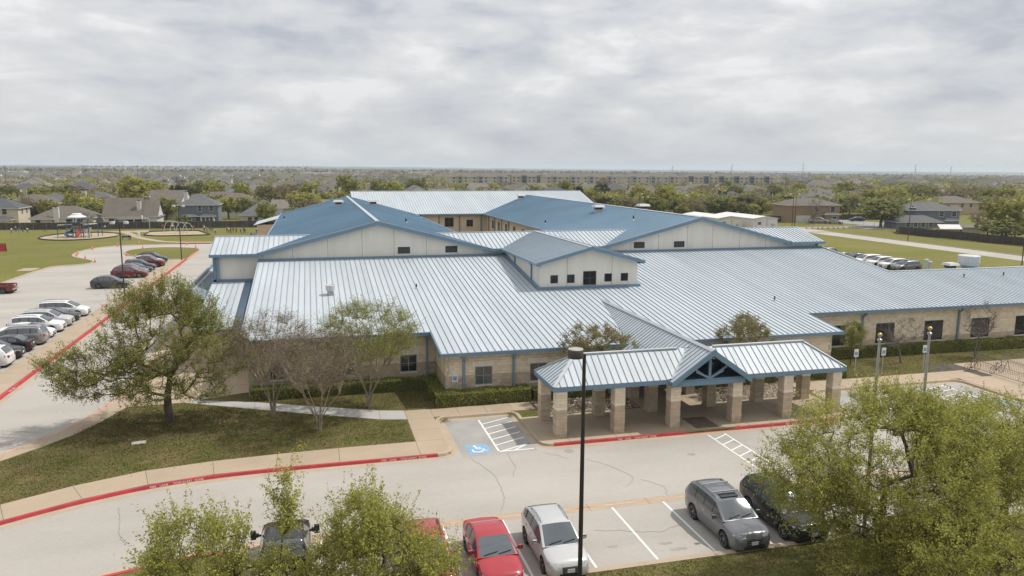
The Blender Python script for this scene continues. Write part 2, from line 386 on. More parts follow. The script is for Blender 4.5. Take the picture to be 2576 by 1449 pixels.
# the sheet that reaches the horizon
mb = MB(); S = 16000
def gz(x, y):
    # the land falls gently towards the right beyond the suburb
    r = math.hypot(x, y); a = min(1.0, max(0.0, (r-900)/4500)); q = min(1.0, max(0.0, (x/max(y, 1.0)+.05)/.9)); return -24*a*a*(3-2*a)*q
gx_ = [-S, -6000, -2500, -1000, -400, 0, 400, 900, 1400, 1900, 2500, 3200, 4000, 5000, 6500, 9000, S]; gy_ = [-400, 150, 700, 1100, 1500, 2000, 2600, 3300, 4000, 5000, 6500, 9000, S]
vs_ = [(x, y, gz(x, y)-.24) for y in gy_ for x in gx_]; nx_ = len(gx_)
mb.add(vs_, [(j*nx_+i, j*nx_+i+1, (j+1)*nx_+i+1, (j+1)*nx_+i) for j in range(len(gy_)-1) for i in range(nx_-1)], 'far_ground'); struct('ground', mb)
# drive and parking surface
mb = MB(); mb.poly([(-60, -60, ZR), (134, -60, ZR), (134, 176, ZR), (-60, 176, ZR)], 'concrete_road'); ROAD = struct('road', mb)

# islands of grass standing a kerb's height above the road
K_front = smooth_pl([(-42, 16), (-30, 26), (-20, 34.2), (-14.4, 37.6), (-11.5, 39.2), (-8.7, 40.3), (-5.6, 40.9), (-2.4, 41.05), (6.45, 41.05)], 2)
K_bay = [(6.45, 41.05), (6.9, 41.12), (7.25, 41.35), (7.42, 41.75), (7.45, 42.3), (7.45, 46.9), (7.55, 47.25), (7.85, 47.45), (12.2, 47.45), (12.5, 47.3), (12.62, 47.0), (12.62, 42.2), (12.66, 41.7), (12.8, 41.35), (13.1, 41.12), (13.4, 41.05)]
K_front2 = [(13.4, 41.05), (21.6, 41.05)]; K_ramp = [(21.6, 41.05), (25.9, 41.05)]; K_front3 = [(25.9, 41.05), (33.0, 41.05)]
K_right = [(33.0, 41.05), (33.9, 41.25), (34.6, 41.8), (35.0, 42.6), (35.1, 46.2), (35.35, 46.7), (35.9, 46.9), (47.7, 46.9), (48.2, 46.75), (48.42, 46.3), (48.45, 41.9), (48.7, 41.3), (49.3, 41.05), (124, 41.05)]
K_drive = smooth_pl([(-13.55, 170), (-13.55, 110), (-13.6, 70), (-13.62, 58.4), (-14.1, 55.0), (-14.6, 52.9), (-15.9, 49.7), (-17.6, 47.2), (-21, 43), (-27, 37), (-40, 26)], 1)
campus = K_front+K_bay[1:]+K_front2[1:]+K_ramp[1:]+K_front3[1:]+K_right[1:]+[(124, 172)]+K_drive
mb = MB(); mb.prism(campus, -.25, 0.0, 'lawn'); struct('lawn', mb)
# field on the left, with the turning loop cut round it
K_field = smooth_pl([(-42.4, 40), (-42.2, 118), (-41.6, 136.5), (-40, 138.2), (-37.2, 139.4), (-36.2, 141), (-36.6, 144), (-39.5, 148), (-42.2, 152), (-43.2, 157), (-43.2, 162), (-41.6, 168), (-38.5, 171.3), (-33, 172.6), (-20.7, 172.2), (-13, 172.2), (60, 172.2), (150, 172.2)], 1)
mb = MB(); mb.prism(K_field+[(420, 172.2), (420, 420), (-420, 420), (-420, 40)], -.25, 0.0, 'field'); struct('playing_field', mb)
mb = MB(); mb.prism([(132.2, 40), (420, 40), (420, 172.2), (132.2, 172.2)], -.25, 0.0, 'field'); struct('field', mb)
mb = MB(); mb.prism([(98, 82), (124, 82), (124, 172.1), (98, 172.1)], -.02, 0.012, 'field'); struct('verge', mb)
# turning-loop island
K_loop = smooth_pl([(-21.7, 143.4), (-21.5, 152), (-21.4, 158), (-21.9, 161), (-23.4, 163.2), (-28.5, 165.6), (-32.6, 164.6), (-34.6, 161.5), (-34.9, 158), (-34.2, 154.5), (-32.6, 151.6), (-29, 147.6), (-25, 144.4), (-23.0, 143.2), (-21.7, 143.4)], 1)
mb = MB(); mb.prism(K_loop[:-1], -.2, 0.0, 'field'); struct('loop_island', mb)
kerb('kerb', K_loop, 'concrete_kerb', side=1)
kerb('kerb', K_field, 'concrete_kerb', side=1)
kerb('kerb', [(-21.3, 172.0), (-30.0, 172.6)][::-1], 'red_paint', w=0.24, zt=0.035, side=1)
# strip of lawn below the front parking row
K_low = [(124, 27.15), (-2.3, 27.15), (-3.0, 27.4), (-3.4, 28.1), (-3.5, 31.4), (-3.8, 32.0), (-4.4, 32.3), (-5.4, 32.25), (-7.2, 31.8), (-12, 30.4), (-20, 27), (-34, 18)]
mb = MB(); mb.prism(K_low[:2]+K_low[2:]+[(-60, -20), (124, -20)], -.25, 0.0, 'lawn'); struct('front_verge', mb)
kerb('kerb', K_low[:4][::-1], 'concrete_kerb', side=-1, w=0.3)
kerb('kerb', smooth_pl(K_low[3:][::-1], 1), 'red_paint', side=-1, gutter=0.45)

# kerbs
KF = kerb('kerb', K_front, 'red_paint', w=0.17, gutter=0.46)
kerb('kerb', K_bay, 'concrete_kerb', w=0.22, gutter=0.30)
KF2 = kerb('kerb', K_front2, 'red_paint', w=0.17, gutter=0.46)
KF3 = kerb('kerb', K_front3, 'red_paint', w=0.17, gutter=0.46)
kerb('kerb', K_right, 'concrete_kerb', w=0.2, gutter=0.42)
mb = MB()   # dropped kerb at the entrance
for x0, x1, za, zb in ((21.6, 22.6, .022, -.09), (22.6, 24.9, -.09, -.09), (24.9, 25.9, -.09, .022)):
    mb.quad((x0, 41.0, ZR-.01), (x1, 41.0, ZR-.01), (x1, 41.05, zb), (x0, 41.05, za), 'red_paint')
    mb.quad((x0, 41.05, za+.002), (x1, 41.05, zb+.002), (x1, 41.3, zb+.03), (x0, 41.3, za+.004), 'red_paint')
    mb.quad((x0, 40.54, ZR+.004), (x1, 40.54, ZR+.004), (x1, 41.0, ZR+.006), (x0, 41.0, ZR+.006), 'concrete_kerb')
struct('dropped_kerb', mb)
kerb('kerb', K_drive, 'red_faded', w=0.16, zt=0.020, side=1, gutter=0.35)
# median strip between the left parking row and the drive
MX0, MX1 = -24.15, -21.95
ys = [y for y in np.arange(36, 143.2, 3.0)]
mb = MB(); mb.box((MX0, 36, -.25), (MX1, 143.2, -.012), 'concrete_kerb'); struct('median', mb)
grid_slabs('median_walk', [MX0+.02, MX1-.05], ys, zt=0.012)
KM = kerb('kerb', [(-21.72, 36), (-21.72, 158.5)], 'red_paint', w=0.26, zt=0.028, side=1, gutter=0.4)
def lettering(txt, x, y, z, size, rz, tilt, parent=None, m='letter_white'):
    o = link('lettering', text_mesh(txt, size, m), parent); o.rotation_euler = (tilt, 0, rz); o.location = (x, y, z)
    return o
# the lettering stands on the sloping red kerb face
def fire_lane(x, y, rz, size, txt, par):
    o = lettering(txt, x, y, (ZR+.022)/2+.0, size, rz, R(72), par)
    return o
def kerb_pt(pl, x):
    for a, b in zip(pl[:-1], pl[1:]):
        if min(a[0], b[0]) <= x <= max(a[0], b[0]) and a[0] != b[0]:
            t = (x-a[0])/(b[0]-a[0]); d = (Vector(b)-Vector(a)).normalized(); return a[1]+t*(b[1]-a[1]), math.atan2(d.y, d.x)
def fire_lane_run(pl, x0, par, s=.165):
    for wd, dx in (('FIRE', 0), ('LANE', .50), ('TOW', 1.12), ('AWAY', 1.60), ('ZONE', 2.16)):
        y, an = kerb_pt(pl, x0+dx); n = Vector((math.sin(an), -math.cos(an))); fire_lane(x0+dx+n.x*.046, y+n.y*.046, an, s, wd, par)
for x in (-8.4, 3.4): fire_lane_run(K_front, x, KF)
fire_lane_run(K_front2, 17.6, KF2); fire_lane_run(K_front3, 29.2, KF3)
for y in (61.0, 90.0, 118.0):
    o = lettering('FIRE LANE', -21.60, y, 0.0335, 0.24, R(90), 0, KM)
# thin valley gutter with faded red line along the parking row
mb = MB(); X0, X1 = -3.9, 60
mb.box((X0, 32.45, ZR-.01), (X1, 33.15, ZR+.005), 'concrete_kerb')
mb.quad((X0, 32.76, ZR+.009), (X1, 32.76, ZR+.009), (X1, 32.87, ZR+.009), (X0, 32.87, ZR+.009), 'red_faded'); struct('valley_gutter', mb, parent=ROAD)
for x in np.arange(-3.0, 58, 3.1):
    mb = MB(); mb.quad((x, 32.45, ZR+.012), (x+.015, 32.45, ZR+.012), (x+.015, 33.15, ZR+.012), (x, 33.15, ZR+.012), 'joint'); struct('gutter_joint', mb, parent=ROAD)

# front walk
in_front = [(-40, 19.5), (-28.5, 28.6), (-20.6, 36.2), (-15.06, 39.66), (-12.33, 41.23), (-9.16, 42.5), (-5.83, 43.05), (-2.4, 43.3), (1.0, 43.42), (5.5, 43.42)]
out_front = [(-41, 17.3), (-29.9, 26.4), (-19.9, 34.5), (-14.3, 37.85), (-11.43, 39.45), (-8.66, 40.52), (-5.55, 41.1), (-2.4, 41.24), (1.0, 41.24), (5.5, 41.24)]
slabs('sidewalk', in_front, out_front)
grid_slabs('sidewalk', [5.5, 7.25], [41.24, 43.42, 45.4, 47.5, 49.4])
xs = [7.25, 9.0, 10.9, 12.7, 14.2]
grid_slabs('sidewalk', xs, [47.64, 49.35])
# ribbed ramp bands
for x0 in (7.5, 11.25):
    mb = MB()
    for k in range(8): mb.box((x0+k*.18, 47.7, .019), (x0+k*.18+.085, 49.3, .027), 'concrete_walk')
    mb.box((x0-.02, 47.68, .0185), (x0+1.46, 49.32, .0215), 'mulch') if False else None
    struct('ribbed_ramp', mb)
# canopy floor
grid_slabs('entrance_paving', [12.85, 14.5, 17.5, 18.5, 21.3, 22.3, 25.8, 26.6, 29.6, 30.4, 33.2, 34.6], [41.24, 43.3, 46.2], m='concrete_walk')
grid_slabs('entrance_paving', [21.3, 23.9, 26.6], [46.2, 48.4, 50.6])
mb = MB(); mb.box((22.95, 41.5, .019), (24.55, 43.5, .024), 'mulch')
struct('entrance_tile', mb)
# right-hand walk, bike pad
grid_slabs('sidewalk', [34.6, 37, 39.8, 42.6, 45.4, 48.2, 51.0], [47.1, 49.1])
grid_slabs('bike_pad', [48.7, 52, 55.5, 59, 62.5, 66, 70], [41.3, 44.3, 47.1, 51.0], skip=lambda x, y: x < 50 and y > 47)
# left walks
inL = [(-40, 29), (-27, 35.3), (-20.6, 41.6), (-17.2, 45.85), (-15.8, 47.67), (-14.49, 49.56), (-13.62, 51.59), (-12.66, 54.69)]
outL = [(-40.1, 26.3), (-27.1, 37.2), (-20.9, 43.1), (-17.4, 47.3), (-15.72, 49.9), (-14.45, 53.0), (-13.95, 55.1), (-13.45, 58.4)]
slabs('sidewalk', outL, inL)
mb = MB(); mb.prism([(-13.45, 58.4), (-12.66, 54.72), (-9.2, 54.85), (-4.8, 56.4), (-4.8, 78), (-9.5, 78), (-9.5, 170), (-13.4, 170)], -.03, .010, 'concrete_walk'); SIDE = struct('side_paving', mb)
for y in np.arange(58.5, 80, 2.9):
    mb = MB(); mb.box((-13.4, y, .0085), (-4.8, y+.02, .0125), 'joint'); struct('paving_joint', mb, parent=SIDE)
up = [(-8.2, 55.12), (-4.32, 53.75), (-0.2, 51.75), (3.9, 49.85), (5.5, 49.45)]; lo = [(-9.1, 54.84), (-4.22, 52.15), (-0.3, 50.1), (3.8, 48.0), (5.5, 47.6)]
slabs('grey_walk', up, lo, m='concrete_grey')
# planting beds beside the entrance
mb = MB(); mb.box((14.3, 46.25, -.02), (21.25, 50.6, .008), "mulch"); mb.box((26.65, 46.25, -.02), (34.4, 50.6, .008), 'mulch'); struct('planting_bed', mb)
mb = MB(); rs = random.Random(3)
for _ in range(1500):
    x = rs.uniform(14.4, 21.2) if rs.random() < .5 else rs.uniform(26.7, 34.3); y = 46.35+abs(rs.gauss(0, 1.3))
    if y > 50.3: continue
    r = rs.uniform(.04, .11); h = r*.6; a = rs.uniform(0, 3)
    pts = [(x+r*math.cos(a+k*1.2566)*rs.uniform(.7, 1.1), y+r*math.sin(a+k*1.2566)*rs.uniform(.7, 1.1)) for k in range(5)]
    mb.add([(*p, .0) for p in pts]+[(x+(p[0]-x)*.6, y+(p[1]-y)*.6, h) for p in pts], [(i, (i+1) % 5, 5+(i+1) % 5, 5+i) for i in range(5)]+[(5, 6, 7, 8, 9)], 'river_stone')
tag(part('river_stones', mb, None), 'pale river stones spread over the beds beside the entrance', 'stones', kind='stuff')

# ---- painted markings (on the road surface)
ZP = ZR+.008
def line(name, a, b, w, m='white_paint', z=ZP):
    a = Vector(a); b = Vector(b); t = (b-a).normalized(); n = Vector((-t.y, t.x))*w/2
    mb = MB(); mb.poly([(*(a-n), z), (*(b-n), z), (*(b+n), z), (*(a+n), z)], m); return struct(name, mb, parent=ROAD)
sc_ = 1.008
for x in (-.15, 2.58, 5.3, 8.11, 10.86, 13.62, 16.33, 19.1, 21.85, 24.6): line('stall_line', (x, 27.3), (x, 32.5), 0.11)
hx0, hx1 = 9.96*sc_, 11.98*sc_
mb = MB(); mb.quad((7.82, 40.6, ZR+.004), (12.3, 40.6, ZR+.004), (12.3, 47.1, ZR+.004), (7.82, 47.1, ZR+.004), 'concrete_bay'); struct('bay_surface', mb, parent=ROAD)
line('hatch_line', (hx0, 40.95), (hx0, 46.75), 0.11); line('hatch_line', (hx0-.05, 41.0), (12.15, 41.0), 0.11)
for y0 in (40.95, 42.02, 43.0, 43.98, 45.0, 45.87):
    x1 = hx1; y1 = y0+.95
    if y1 > 46.8: x1 = hx0+(hx1-hx0)*(46.8-y0)/.95*1.0; y1 = 46.8
    line('hatch_line', (hx0, y0), (x1, y1), 0.10, z=ZP+.002)
line('hatch_line', (11.02, 41.05), (hx1, 41.9), 0.10, z=ZP+.002)
def access_symbol(x, y, w, h):
    """painted wheelchair symbol, x/y centre"""
    mb = MB(); mb.quad((x-w/2, y-h/2, ZP), (x+w/2, y-h/2, ZP), (x+w/2, y+h/2, ZP), (x-w/2, y+h/2, ZP), 'blue_paint'); o = struct('access_marking', mb, parent=ROAD)
    s = MB(); z = ZP+.004; k = w/1.3; q = h/1.45
    def P(a, b): return (x+a*k, y+b*q, z)
    def arc(cx, cy, r0, r1, a0, a1, n=18):
        for i in range(n):
            t0, t1 = a0+(a1-a0)*i/n, a0+(a1-a0)*(i+1)/n
            s.quad(P(cx+r0*math.cos(t0), cy+r0*math.sin(t0)), P(cx+r1*math.cos(t0), cy+r1*math.sin(t0)), P(cx+r1*math.cos(t1), cy+r1*math.sin(t1)), P(cx+r0*math.cos(t1), cy+r0*math.sin(t1)), 'white_paint')
    arc(-.12, .50, 0.001, .095, 0, 2*math.pi)
    arc(-.06, -.18, .25, .35, R(150), R(340))
    def bar(a, b, w_):
        a = Vector(a); b = Vector(b); t = (b-a).normalized(); n = Vector((-t.y, t.x))*w_/2
        s.quad(P(*(a-n)), P(*(b-n)), P(*(b+n)), P(*(a+n)), 'white_paint')
    bar((-.10, .40), (-.05, -.02), .12); bar((-.06, .0), (.28, .0), .11); bar((-.06, .2), (.2, .2), .09); bar((.26, .03), (.36, -.36), .11); bar((.34, -.34), (.48, -.30), .10)
    part('wheelchair_symbol', s, o)
access_symbol(8.93, 41.68, 1.30, 1.46); access_symbol(47.25, 41.35, 1.35, 1.3)
mb = MB(); mb.quad((35.6, 40.7, ZR+.004), (48.0, 40.7, ZR+.004), (48.0, 46.5, ZR+.004), (35.6, 46.5, ZR+.004), 'concrete_bay'); struct('bay_surface', mb, parent=ROAD)
for x in (38.2, 41.0, 43.7, 46.3): line('hatch_line', (x, 40.9), (x, 46.3), .1)
for x0 in (38.2, 43.7):
    for k in range(6): line('hatch_line', (x0, 40.95+k*.9), (x0+2.7, 40.95+k*.9+.7), .09, z=ZP+.002)
# ladder crossing
for x in (23.3, 24.45): line('crossing_line', (x, 34.9), (x-.02, 40.6), 0.10)
for k in range(6): line('crossing_line', (23.3, 35.1+k*.94), (24.45, 35.75+k*.94), 0.10, z=ZP+.002)
line('crossing_line', (24.3, 33.6), (24.9, 34.6), 0.12)
# left parking stalls
for y in np.arange(39.6, 143, 2.75): line('stall_line', (-29.2, y), (-24.5, y), .10, 'white_worn')
for y in np.arange(60.0, 136, 2.75): line('stall_line', (-41.9, y), (-36.6, y), .10, 'white_worn')
for y in (128.4, 129.5): line('stall_line', (-16.9, y+20), (-20.4, y+20), .12, 'white_worn')
# cracks wander across the lane
def crack(pts, seed, w=0.022):
    r = random.Random(seed); pl = resample(pts, 0.22); pl = [(x+r.gauss(0, .035), y+r.gauss(0, .035)) for x, y in pl]
    a = offset(pl, w/2); b = offset(pl, -w/2); mb = MB(); ribbon(mb, a, b, ZR+.0095, 'crack'); struct('crack', mb, parent=ROAD)
crack([(8.2, 40.4), (8.6, 39.2), (9.0, 37.5), (8.9, 36.0), (8.8, 34.8), (8.3, 33.4)], 1); crack([(10.4, 40.6), (10.4, 38.6), (9.9, 37.3)], 2)
crack([(14.6, 38.6), (15.6, 37.3), (16.2, 35.6), (15.3, 34.6)], 3); crack([(16.4, 35.3), (17.2, 34.2), (16.9, 33.2)], 4); crack([(12.6, 40.2), (13.6, 39.0)], 5)
crack([(-9.6, 38.4), (-9.2, 37.0), (-9.0, 35.6), (-8.4, 34.2)], 6); crack([(-7.6, 36.8), (-6.6, 36.0), (-6.6, 34.2)], 7)
crack([(23.9, 39.6), (25.0, 37.8), (26.0, 36.5)], 8); crack([(25, 36.8), (28.2, 37.6)], 9); crack([(12.0, 30.5), (14.8, 29.6), (16.2, 30.1)], 10); crack([(-19.5, 52), (-16.6, 50.8)], 11)
crack([(-20.4, 66), (-18.6, 65.2), (-16, 64.0)], 12)
def stain(cx, cy, rx, ry, seed):
    r = random.Random(seed); mb = MB(); n = 14
    mb.poly([(cx+rx*math.cos(2*math.pi*k/n)*r.uniform(.7, 1.1), cy+ry*math.sin(2*math.pi*k/n)*r.uniform(.7, 1.1), ZR+.007) for k in range(n)], 'stain'); struct('stain', mb, parent=ROAD)
for q in ((14.6, 28.6, .35, .12), (14.9, 28.0, .5, .13), (12.2, 28.9, .3, .1), (20.7, 37.9, .3, .22), (9.0, 29.2, .3, .4), (17.8, 29.0, .2, .3), (-25.5, 100, .5, .3), (-27, 106, .4, .3)): stain(*q, int(q[0]*10))
mb = MB(); mb.lathe([(0.001, 0), (.28, 0), (.30, -.003)], 'stain', 18, (14.05, 40.15, ZR+.012)); struct('manhole_cover', mb, parent=ROAD)
# concrete drain pads and ground boxes
def pad(name, x0, x1, y0, y1, z, m): mb = MB(); mb.box((x0, y0, -.02), (x1, y1, z), m); return mb
single('drain_pad', pad('p', -44.6, -42.3, 131.6, 135.2, .05, 'concrete_walk'), 'square concrete drain pad at the edge of the playing field', 'drain')
gb = thing('meter_box', 'grey ground box with two lids in the lawn near the leaning oak', 'ground box', (-10.4, 47.1, 0), R(8))
for k in (0, 1):
    mb = MB(); mb.box((-.38, -.2+k*.24, 0), (.38, .01+k*.24, .04), 'concrete_grey'); part('lid', mb, gb)
# playground surfaces
def ring(name, pts, m, label=None):
    mb = MB(); mb.prism(pts, -.02, .02, m); o = struct(name, mb)
    pl = smooth_pl(pts+[pts[0]], 0); e = MB(); a = offset(pl, .12); ribbon(e, a, pl, .26, 'black_edge', -.02); part('edging', e, o); return o
def ell(cx, cy, rx, ry, n=22): return [(cx+rx*math.cos(2*math.pi*k/n), cy+ry*math.sin(2*math.pi*k/n)) for k in range(n)]
ring('play_surface', ell(-51.8, 194.2, 8.2, 10.2), 'playground_bark')
ring('swing_surface', [(-38.6, 194.4), (-35.4, 191.1), (-30, 190.8), (-24.3, 192.2), (-23.7, 193.2), (-27.8, 205.2), (-33, 206.4), (-39.2, 204.4)], 'playground_bark')
mb = MB(); mb.prism([(-51.5, 206.8), (-40.6, 210.8), (-38.9, 204.6), (-45.1, 204.1)], -.02, .015, 'concrete_walk')
struct('play_court', mb)
p_ = smooth_pl([(-44.6, 204.2), (-41.6, 197), (-38.4, 188.6), (-34, 181), (-30.6, 176.6), (-24, 174.4), (-16, 174.4)], 2)
mb = MB(); ribbon(mb, offset(p_, .9), offset(p_, -.9), .018, 'concrete_walk'); struct('path', mb)
mb = MB(); ribbon(mb, [(-43.9, 193.6), (-38.9, 191.6)], [(-44.4, 192.2), (-39.4, 190.2)], .022, 'concrete_walk'); struct('path', mb)
# service drive along the right-hand field and the side street behind
kerb('kerb', [(132.2, 40), (132.2, 172)], 'concrete_kerb', side=-1)
mb = MB(); mb.quad((124.2, 172.2, .01), (132.2, 172.2, .01), (132.2, 188, .01), (100, 188, .01), 'concrete_road'); struct('service_drive', mb)
mb = MB(); mb.quad((100, 183, .012), (150, 181.5, .012), (150, 187, .012), (100, 189, .012), 'concrete_walk'); struct('path', mb)
mb = MB(); mb.prism([(147, 178), (230, 166), (235, 176), (172, 192), (165, 215), (150, 240), (142, 236), (153, 212), (158, 192), (147, 188)], -.02, .02, 'asphalt_street'); struct('street', mb)
# ------------------------------------------------------------------ school building
KS = 0.95
def sm(p): return (p[0]*KS, p[1]*KS, CAM_H*(1-KS)+p[2]*KS)     # survey units -> metres
ROOT = Vector((20, 72, 0))
school = thing('school_building', 'long single-storey school with light blue standing-seam metal roofs and tan block walls', 'school', ROOT)
def bpart(name, mb, parent=None, smooth=None, kind=None):
    mb.v = [sm(p) for p in mb.v]
    if parent is None or parent is school: return part(name, mb, school, smooth, loc=-ROOT, kind=kind)
    return part(name, mb, parent, smooth, kind=kind)
M_ = 0.13
CA = 1/math.sqrt(1+M_*M_)
class Plane:
    """roof plane: P(u, h) with u along the eave and h the horizontal run up the slope"""
    def __init__(s, O, U, D, m): s.O = Vector(O); s.U = Vector(U); s.D = Vector(D); s.m = m
    def P(s, u, h, up=0.0):
        n = Vector((-s.D.x*s.m, -s.D.y*s.m, 1)).normalized()
        return s.O+s.U*u+s.D*h+Vector((0, 0, s.m*h))+n*up
def panels(pl, edges, lo, hi, m, parent, objs, merged=None, rib=0.06, rw=0.036, name='roof_panel'):
    for ua, ub in zip(edges[:-1], edges[1:]):
        e = 1e-4; la, lb, ha, hb = lo(ua+e), lo(ub-e), hi(ua+e), hi(ub-e)
        if ha-la < .02 and hb-lb < .02: continue
        ha = max(ha, la); hb = max(hb, lb)
        mb = MB() if objs else merged
        q = [pl.P(ua, la), pl.P(ub, lb), pl.P(ub, hb), pl.P(ua, ha)]
        if (q[1]-q[0]).cross(q[3]-q[0]).z < 0 or (ha-la < .02 and (q[1]-q[0]).cross(q[2]-q[0]).z < 0): q = q[::-1]
        mb.poly(q, m)
        if ha-la > .05:
            a = pl.P(ua, la); b = pl.P(ua, ha); w = pl.U*rw/2; n = pl.P(ua, la, rib)-a
            vs = [a-w, a+w, b+w, b-w, a-w+n, a+w+n, b+w+n, b-w+n]
            mb.add(vs, [(0,1,5,4),(1,2,6,5),(2,3,7,6),(3,0,4,7),(4,5,6,7)], 'roof_seam_shaded' if m == 'roof_metal' else m)
        if objs: bpart(name, mb, parent)
def rng_edges(a, b, step): 
    n = max(1, round((b-a)/step)); return [a+(b-a)*i/n for i in range(n+1)]

# --- main roof
roof = bpart('roof', MB().box((-5.2, 58.4, 2.2), (60.2, 81.0, 2.3), 'mortar'))
mp = Plane((0, 0, 2.96-M_*52.7), (1, 0, 0), (0, 1, 0), M_)
def main_lo(x): return 57.45 if x < 8.6 else (52.7 if x < 42.1 else 57.5)
def main_hi(x):
    if 20.5 < x < 30.3: return 67.75
    return 81.35 if x < 60.9 else 69.5
panels(mp, [-5.4+.5*i for i in range(0, 190)], main_lo, main_hi, 'roof_metal', roof, True)
mb = MB(); mb.quad(mp.P(-5.54, 57.45, .01), mp.P(-5.4, 57.45, .01), mp.P(-5.4, 81.3, .01), mp.P(-5.54, 81.3, .01), 'roof_metal')
mb.box((-5.60, 57.4, 3.0), (-5.53, 57.5, 3.6), 'trim_blue'); bpart('rake_trim', mb, roof)
# rear slope of the right wing
rp = Plane((0, 81.5, 2.96+M_*(69.5-52.7)-.19*12), (1, 0, 0), (0, -1, 0), .19)
mg = MB(); panels(rp, rng_edges(61.1, 89.1, .5), lambda u: 0, lambda u: 12, 'roof_blue', roof, False, mg); bpart('rear_slope', mg, roof, kind='stuff')
zr = 2.96+M_*(69.5-52.7)
mb = MB(); mb.box((60.95, 69.33, zr-.02), (89.1, 69.67, zr+.075), 'roof_metal'); bpart('ridge_cap', mb, roof)
mb = MB()
for (a, b) in (((61.05, 69.6), (61.05, 81.3)),):
    mb.beam(mp.P(a[0], a[1], .0), mp.P(b[0], b[1], .0), .16, .16, 'roof_metal'); mb.beam(mp.P(a[0]+.06, a[1], -.14), mp.P(b[0]+.06, b[1], -.14), .10, .26, 'trim_blue')
bpart('rake_trim', mb, roof)
def eave(x0, x1, y, z, parent=roof, h=.26):
    mb = MB(); mb.box((x0, y-.13, z-h), (x1, y+.04, z-.005), 'trim_blue'); mb.box((x0, y-.15, z-.045), (x1, y-.125, z+.0), 'trim_blue'); bpart('gutter', mb, parent)
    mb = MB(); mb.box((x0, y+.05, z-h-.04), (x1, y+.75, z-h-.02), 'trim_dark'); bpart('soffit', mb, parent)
z52 = 2.96; z57 = 2.96+M_*4.77
eave(-5.6, 8.55, 57.45, z57); eave(8.5, 42.25, 52.7, z52); eave(42.2, 89, 57.5, z57)
for x in (8.55, 42.2):
    mb = MB(); mb.beam(mp.P(x, 52.6, -.12), mp.P(x, 57.6, -.12), .09, .27, 'trim_blue'); bpart('rake_trim', mb, roof)

# --- block walls
NOBJ = [0]
def block_wall(P0, P1, z0, z1, openings=(), objs=0, split=1.0, name='wall', thick=.3, soldiers=()):
    P0 = Vector(P0); P1 = Vector(P1); L = (P1-P0).length; d = (P1-P0)/L; n = Vector((d.y, -d.x))
    def pt(s, z, o): q = P0+d*s+n*o; return (q.x, q.y, z)
    def bx(mb, s0, s1, za, zb, o0, o1, m):
        mb.add([pt(s0,za,o1),pt(s1,za,o1),pt(s1,za,o0),pt(s0,za,o0),pt(s0,zb,o1),pt(s1,zb,o1),pt(s1,zb,o0),pt(s0,zb,o0)], [(0,3,2,1),(4,5,6,7),(0,1,5,4),(1,2,6,5),(3,0,4,7)], m)
    mb = MB(); bx(mb, 0, L, z0, z1, -thick, -.05, 'mortar'); w = bpart(name, mb)
    rest = MB(); ch = .214; k = 0; z = z0; g = .008; bl = .428
    while z < z1-.02:
        zt = min(z+ch, z1); iv = [(0, L)]
        for (a, b, za, zb) in list(openings)+list(soldiers):
            if zb > z+.03 and za < zt-.03:
                nv = []
                for (p, q) in iv:
                    if b <= p or a >= q: nv.append((p, q)); continue
                    if a > p: nv.append((p, a))
                    if b < q: nv.append((b, q))
                iv = nv
        m = 'block_dark' if (z+zt)/2 < split else 'block_light'
        for (p, q) in iv:
            s = math.floor(p/bl)*bl-(bl/2 if k % 2 else 0)
            while s < q:
                a, b = max(s, p)+g, min(s+bl, q)-g
                if b-a > .04:
                    r = random.Random(int(a*977)+k*31).uniform(-.006, .006)
                    if NOBJ[0] < objs:
                        mb = MB(); bx(mb, a, b, z+g, zt-g, -.045, r, m); bpart('block', mb, w); NOBJ[0] += 1
                    else: bx(rest, a, b, z+g, zt-g, -.045, r, m)
                s += bl
        z += ch; k += 1
    for (a, b, za, zb) in soldiers:
        s = a
        while s < b-.05:
            bx(rest, s+g, min(s+.214, b)-g, za+g, zb-g, -.045, .003, 'block_pale'); s += .214
    if rest.f: bpart('block_course', rest, w, kind='stuff')
    return w, pt
ZB = -0.853
def window(pt, s0, s1, za, zb, cols=2, rows=2, fm='frame_blue', gm='glass', sill=True, parent=None):
    def bx(mb, a, b, c, d, o0, o1, m):
        mb.add([pt(a,c,o1),pt(b,c,o1),pt(b,c,o0),pt(a,c,o0),pt(a,d,o1),pt(b,d,o1),pt(b,d,o0),pt(a,d,o0)], [(0,3,2,1),(4,5,6,7),(0,1,5,4),(1,2,6,5),(2,3,7,6),(3,0,4,7)], m)
    t = .055; mb = MB()
    bx(mb, s0, s1, za, za+t, -.048, -.012, fm); bx(mb, s0, s1, zb-t, zb, -.048, -.012, fm); bx(mb, s0, s0+t, za+t, zb-t, -.048, -.012, fm); bx(mb, s1-t, s1, za+t, zb-t, -.048, -.012, fm)
    for i in range(1, cols): c = s0+(s1-s0)*i/cols; bx(mb, c-t/2, c+t/2, za+t, zb-t, -.047, -.016, fm)
    for j in range(1, rows): c = za+(zb-za)*j/rows; bx(mb, s0+t, s1-t, c-t*.4, c+t*.4, -.0465, -.018, fm)
    w = bpart('window', mb, parent)
    for i in range(cols):
        for j in range(rows):
            a = s0+(s1-s0)*i/cols; b = s0+(s1-s0)*(i+1)/cols; c = za+(zb-za)*j/rows; d = za+(zb-za)*(j+1)/rows
            g = MB(); g.poly([pt(a+.01, c+.01, -.036), pt(b-.01, c+.01, -.036), pt(b-.01, d-.01, -.036), pt(a+.01, d-.01, -.036)], gm); bpart('pane', g, w)
    if sill:
        m2 = MB(); bx(m2, s0-.04, s1+.04, za-.12, za-.002, -.045, .05, 'sill_stone'); bpart('sill', m2, w)
    return w
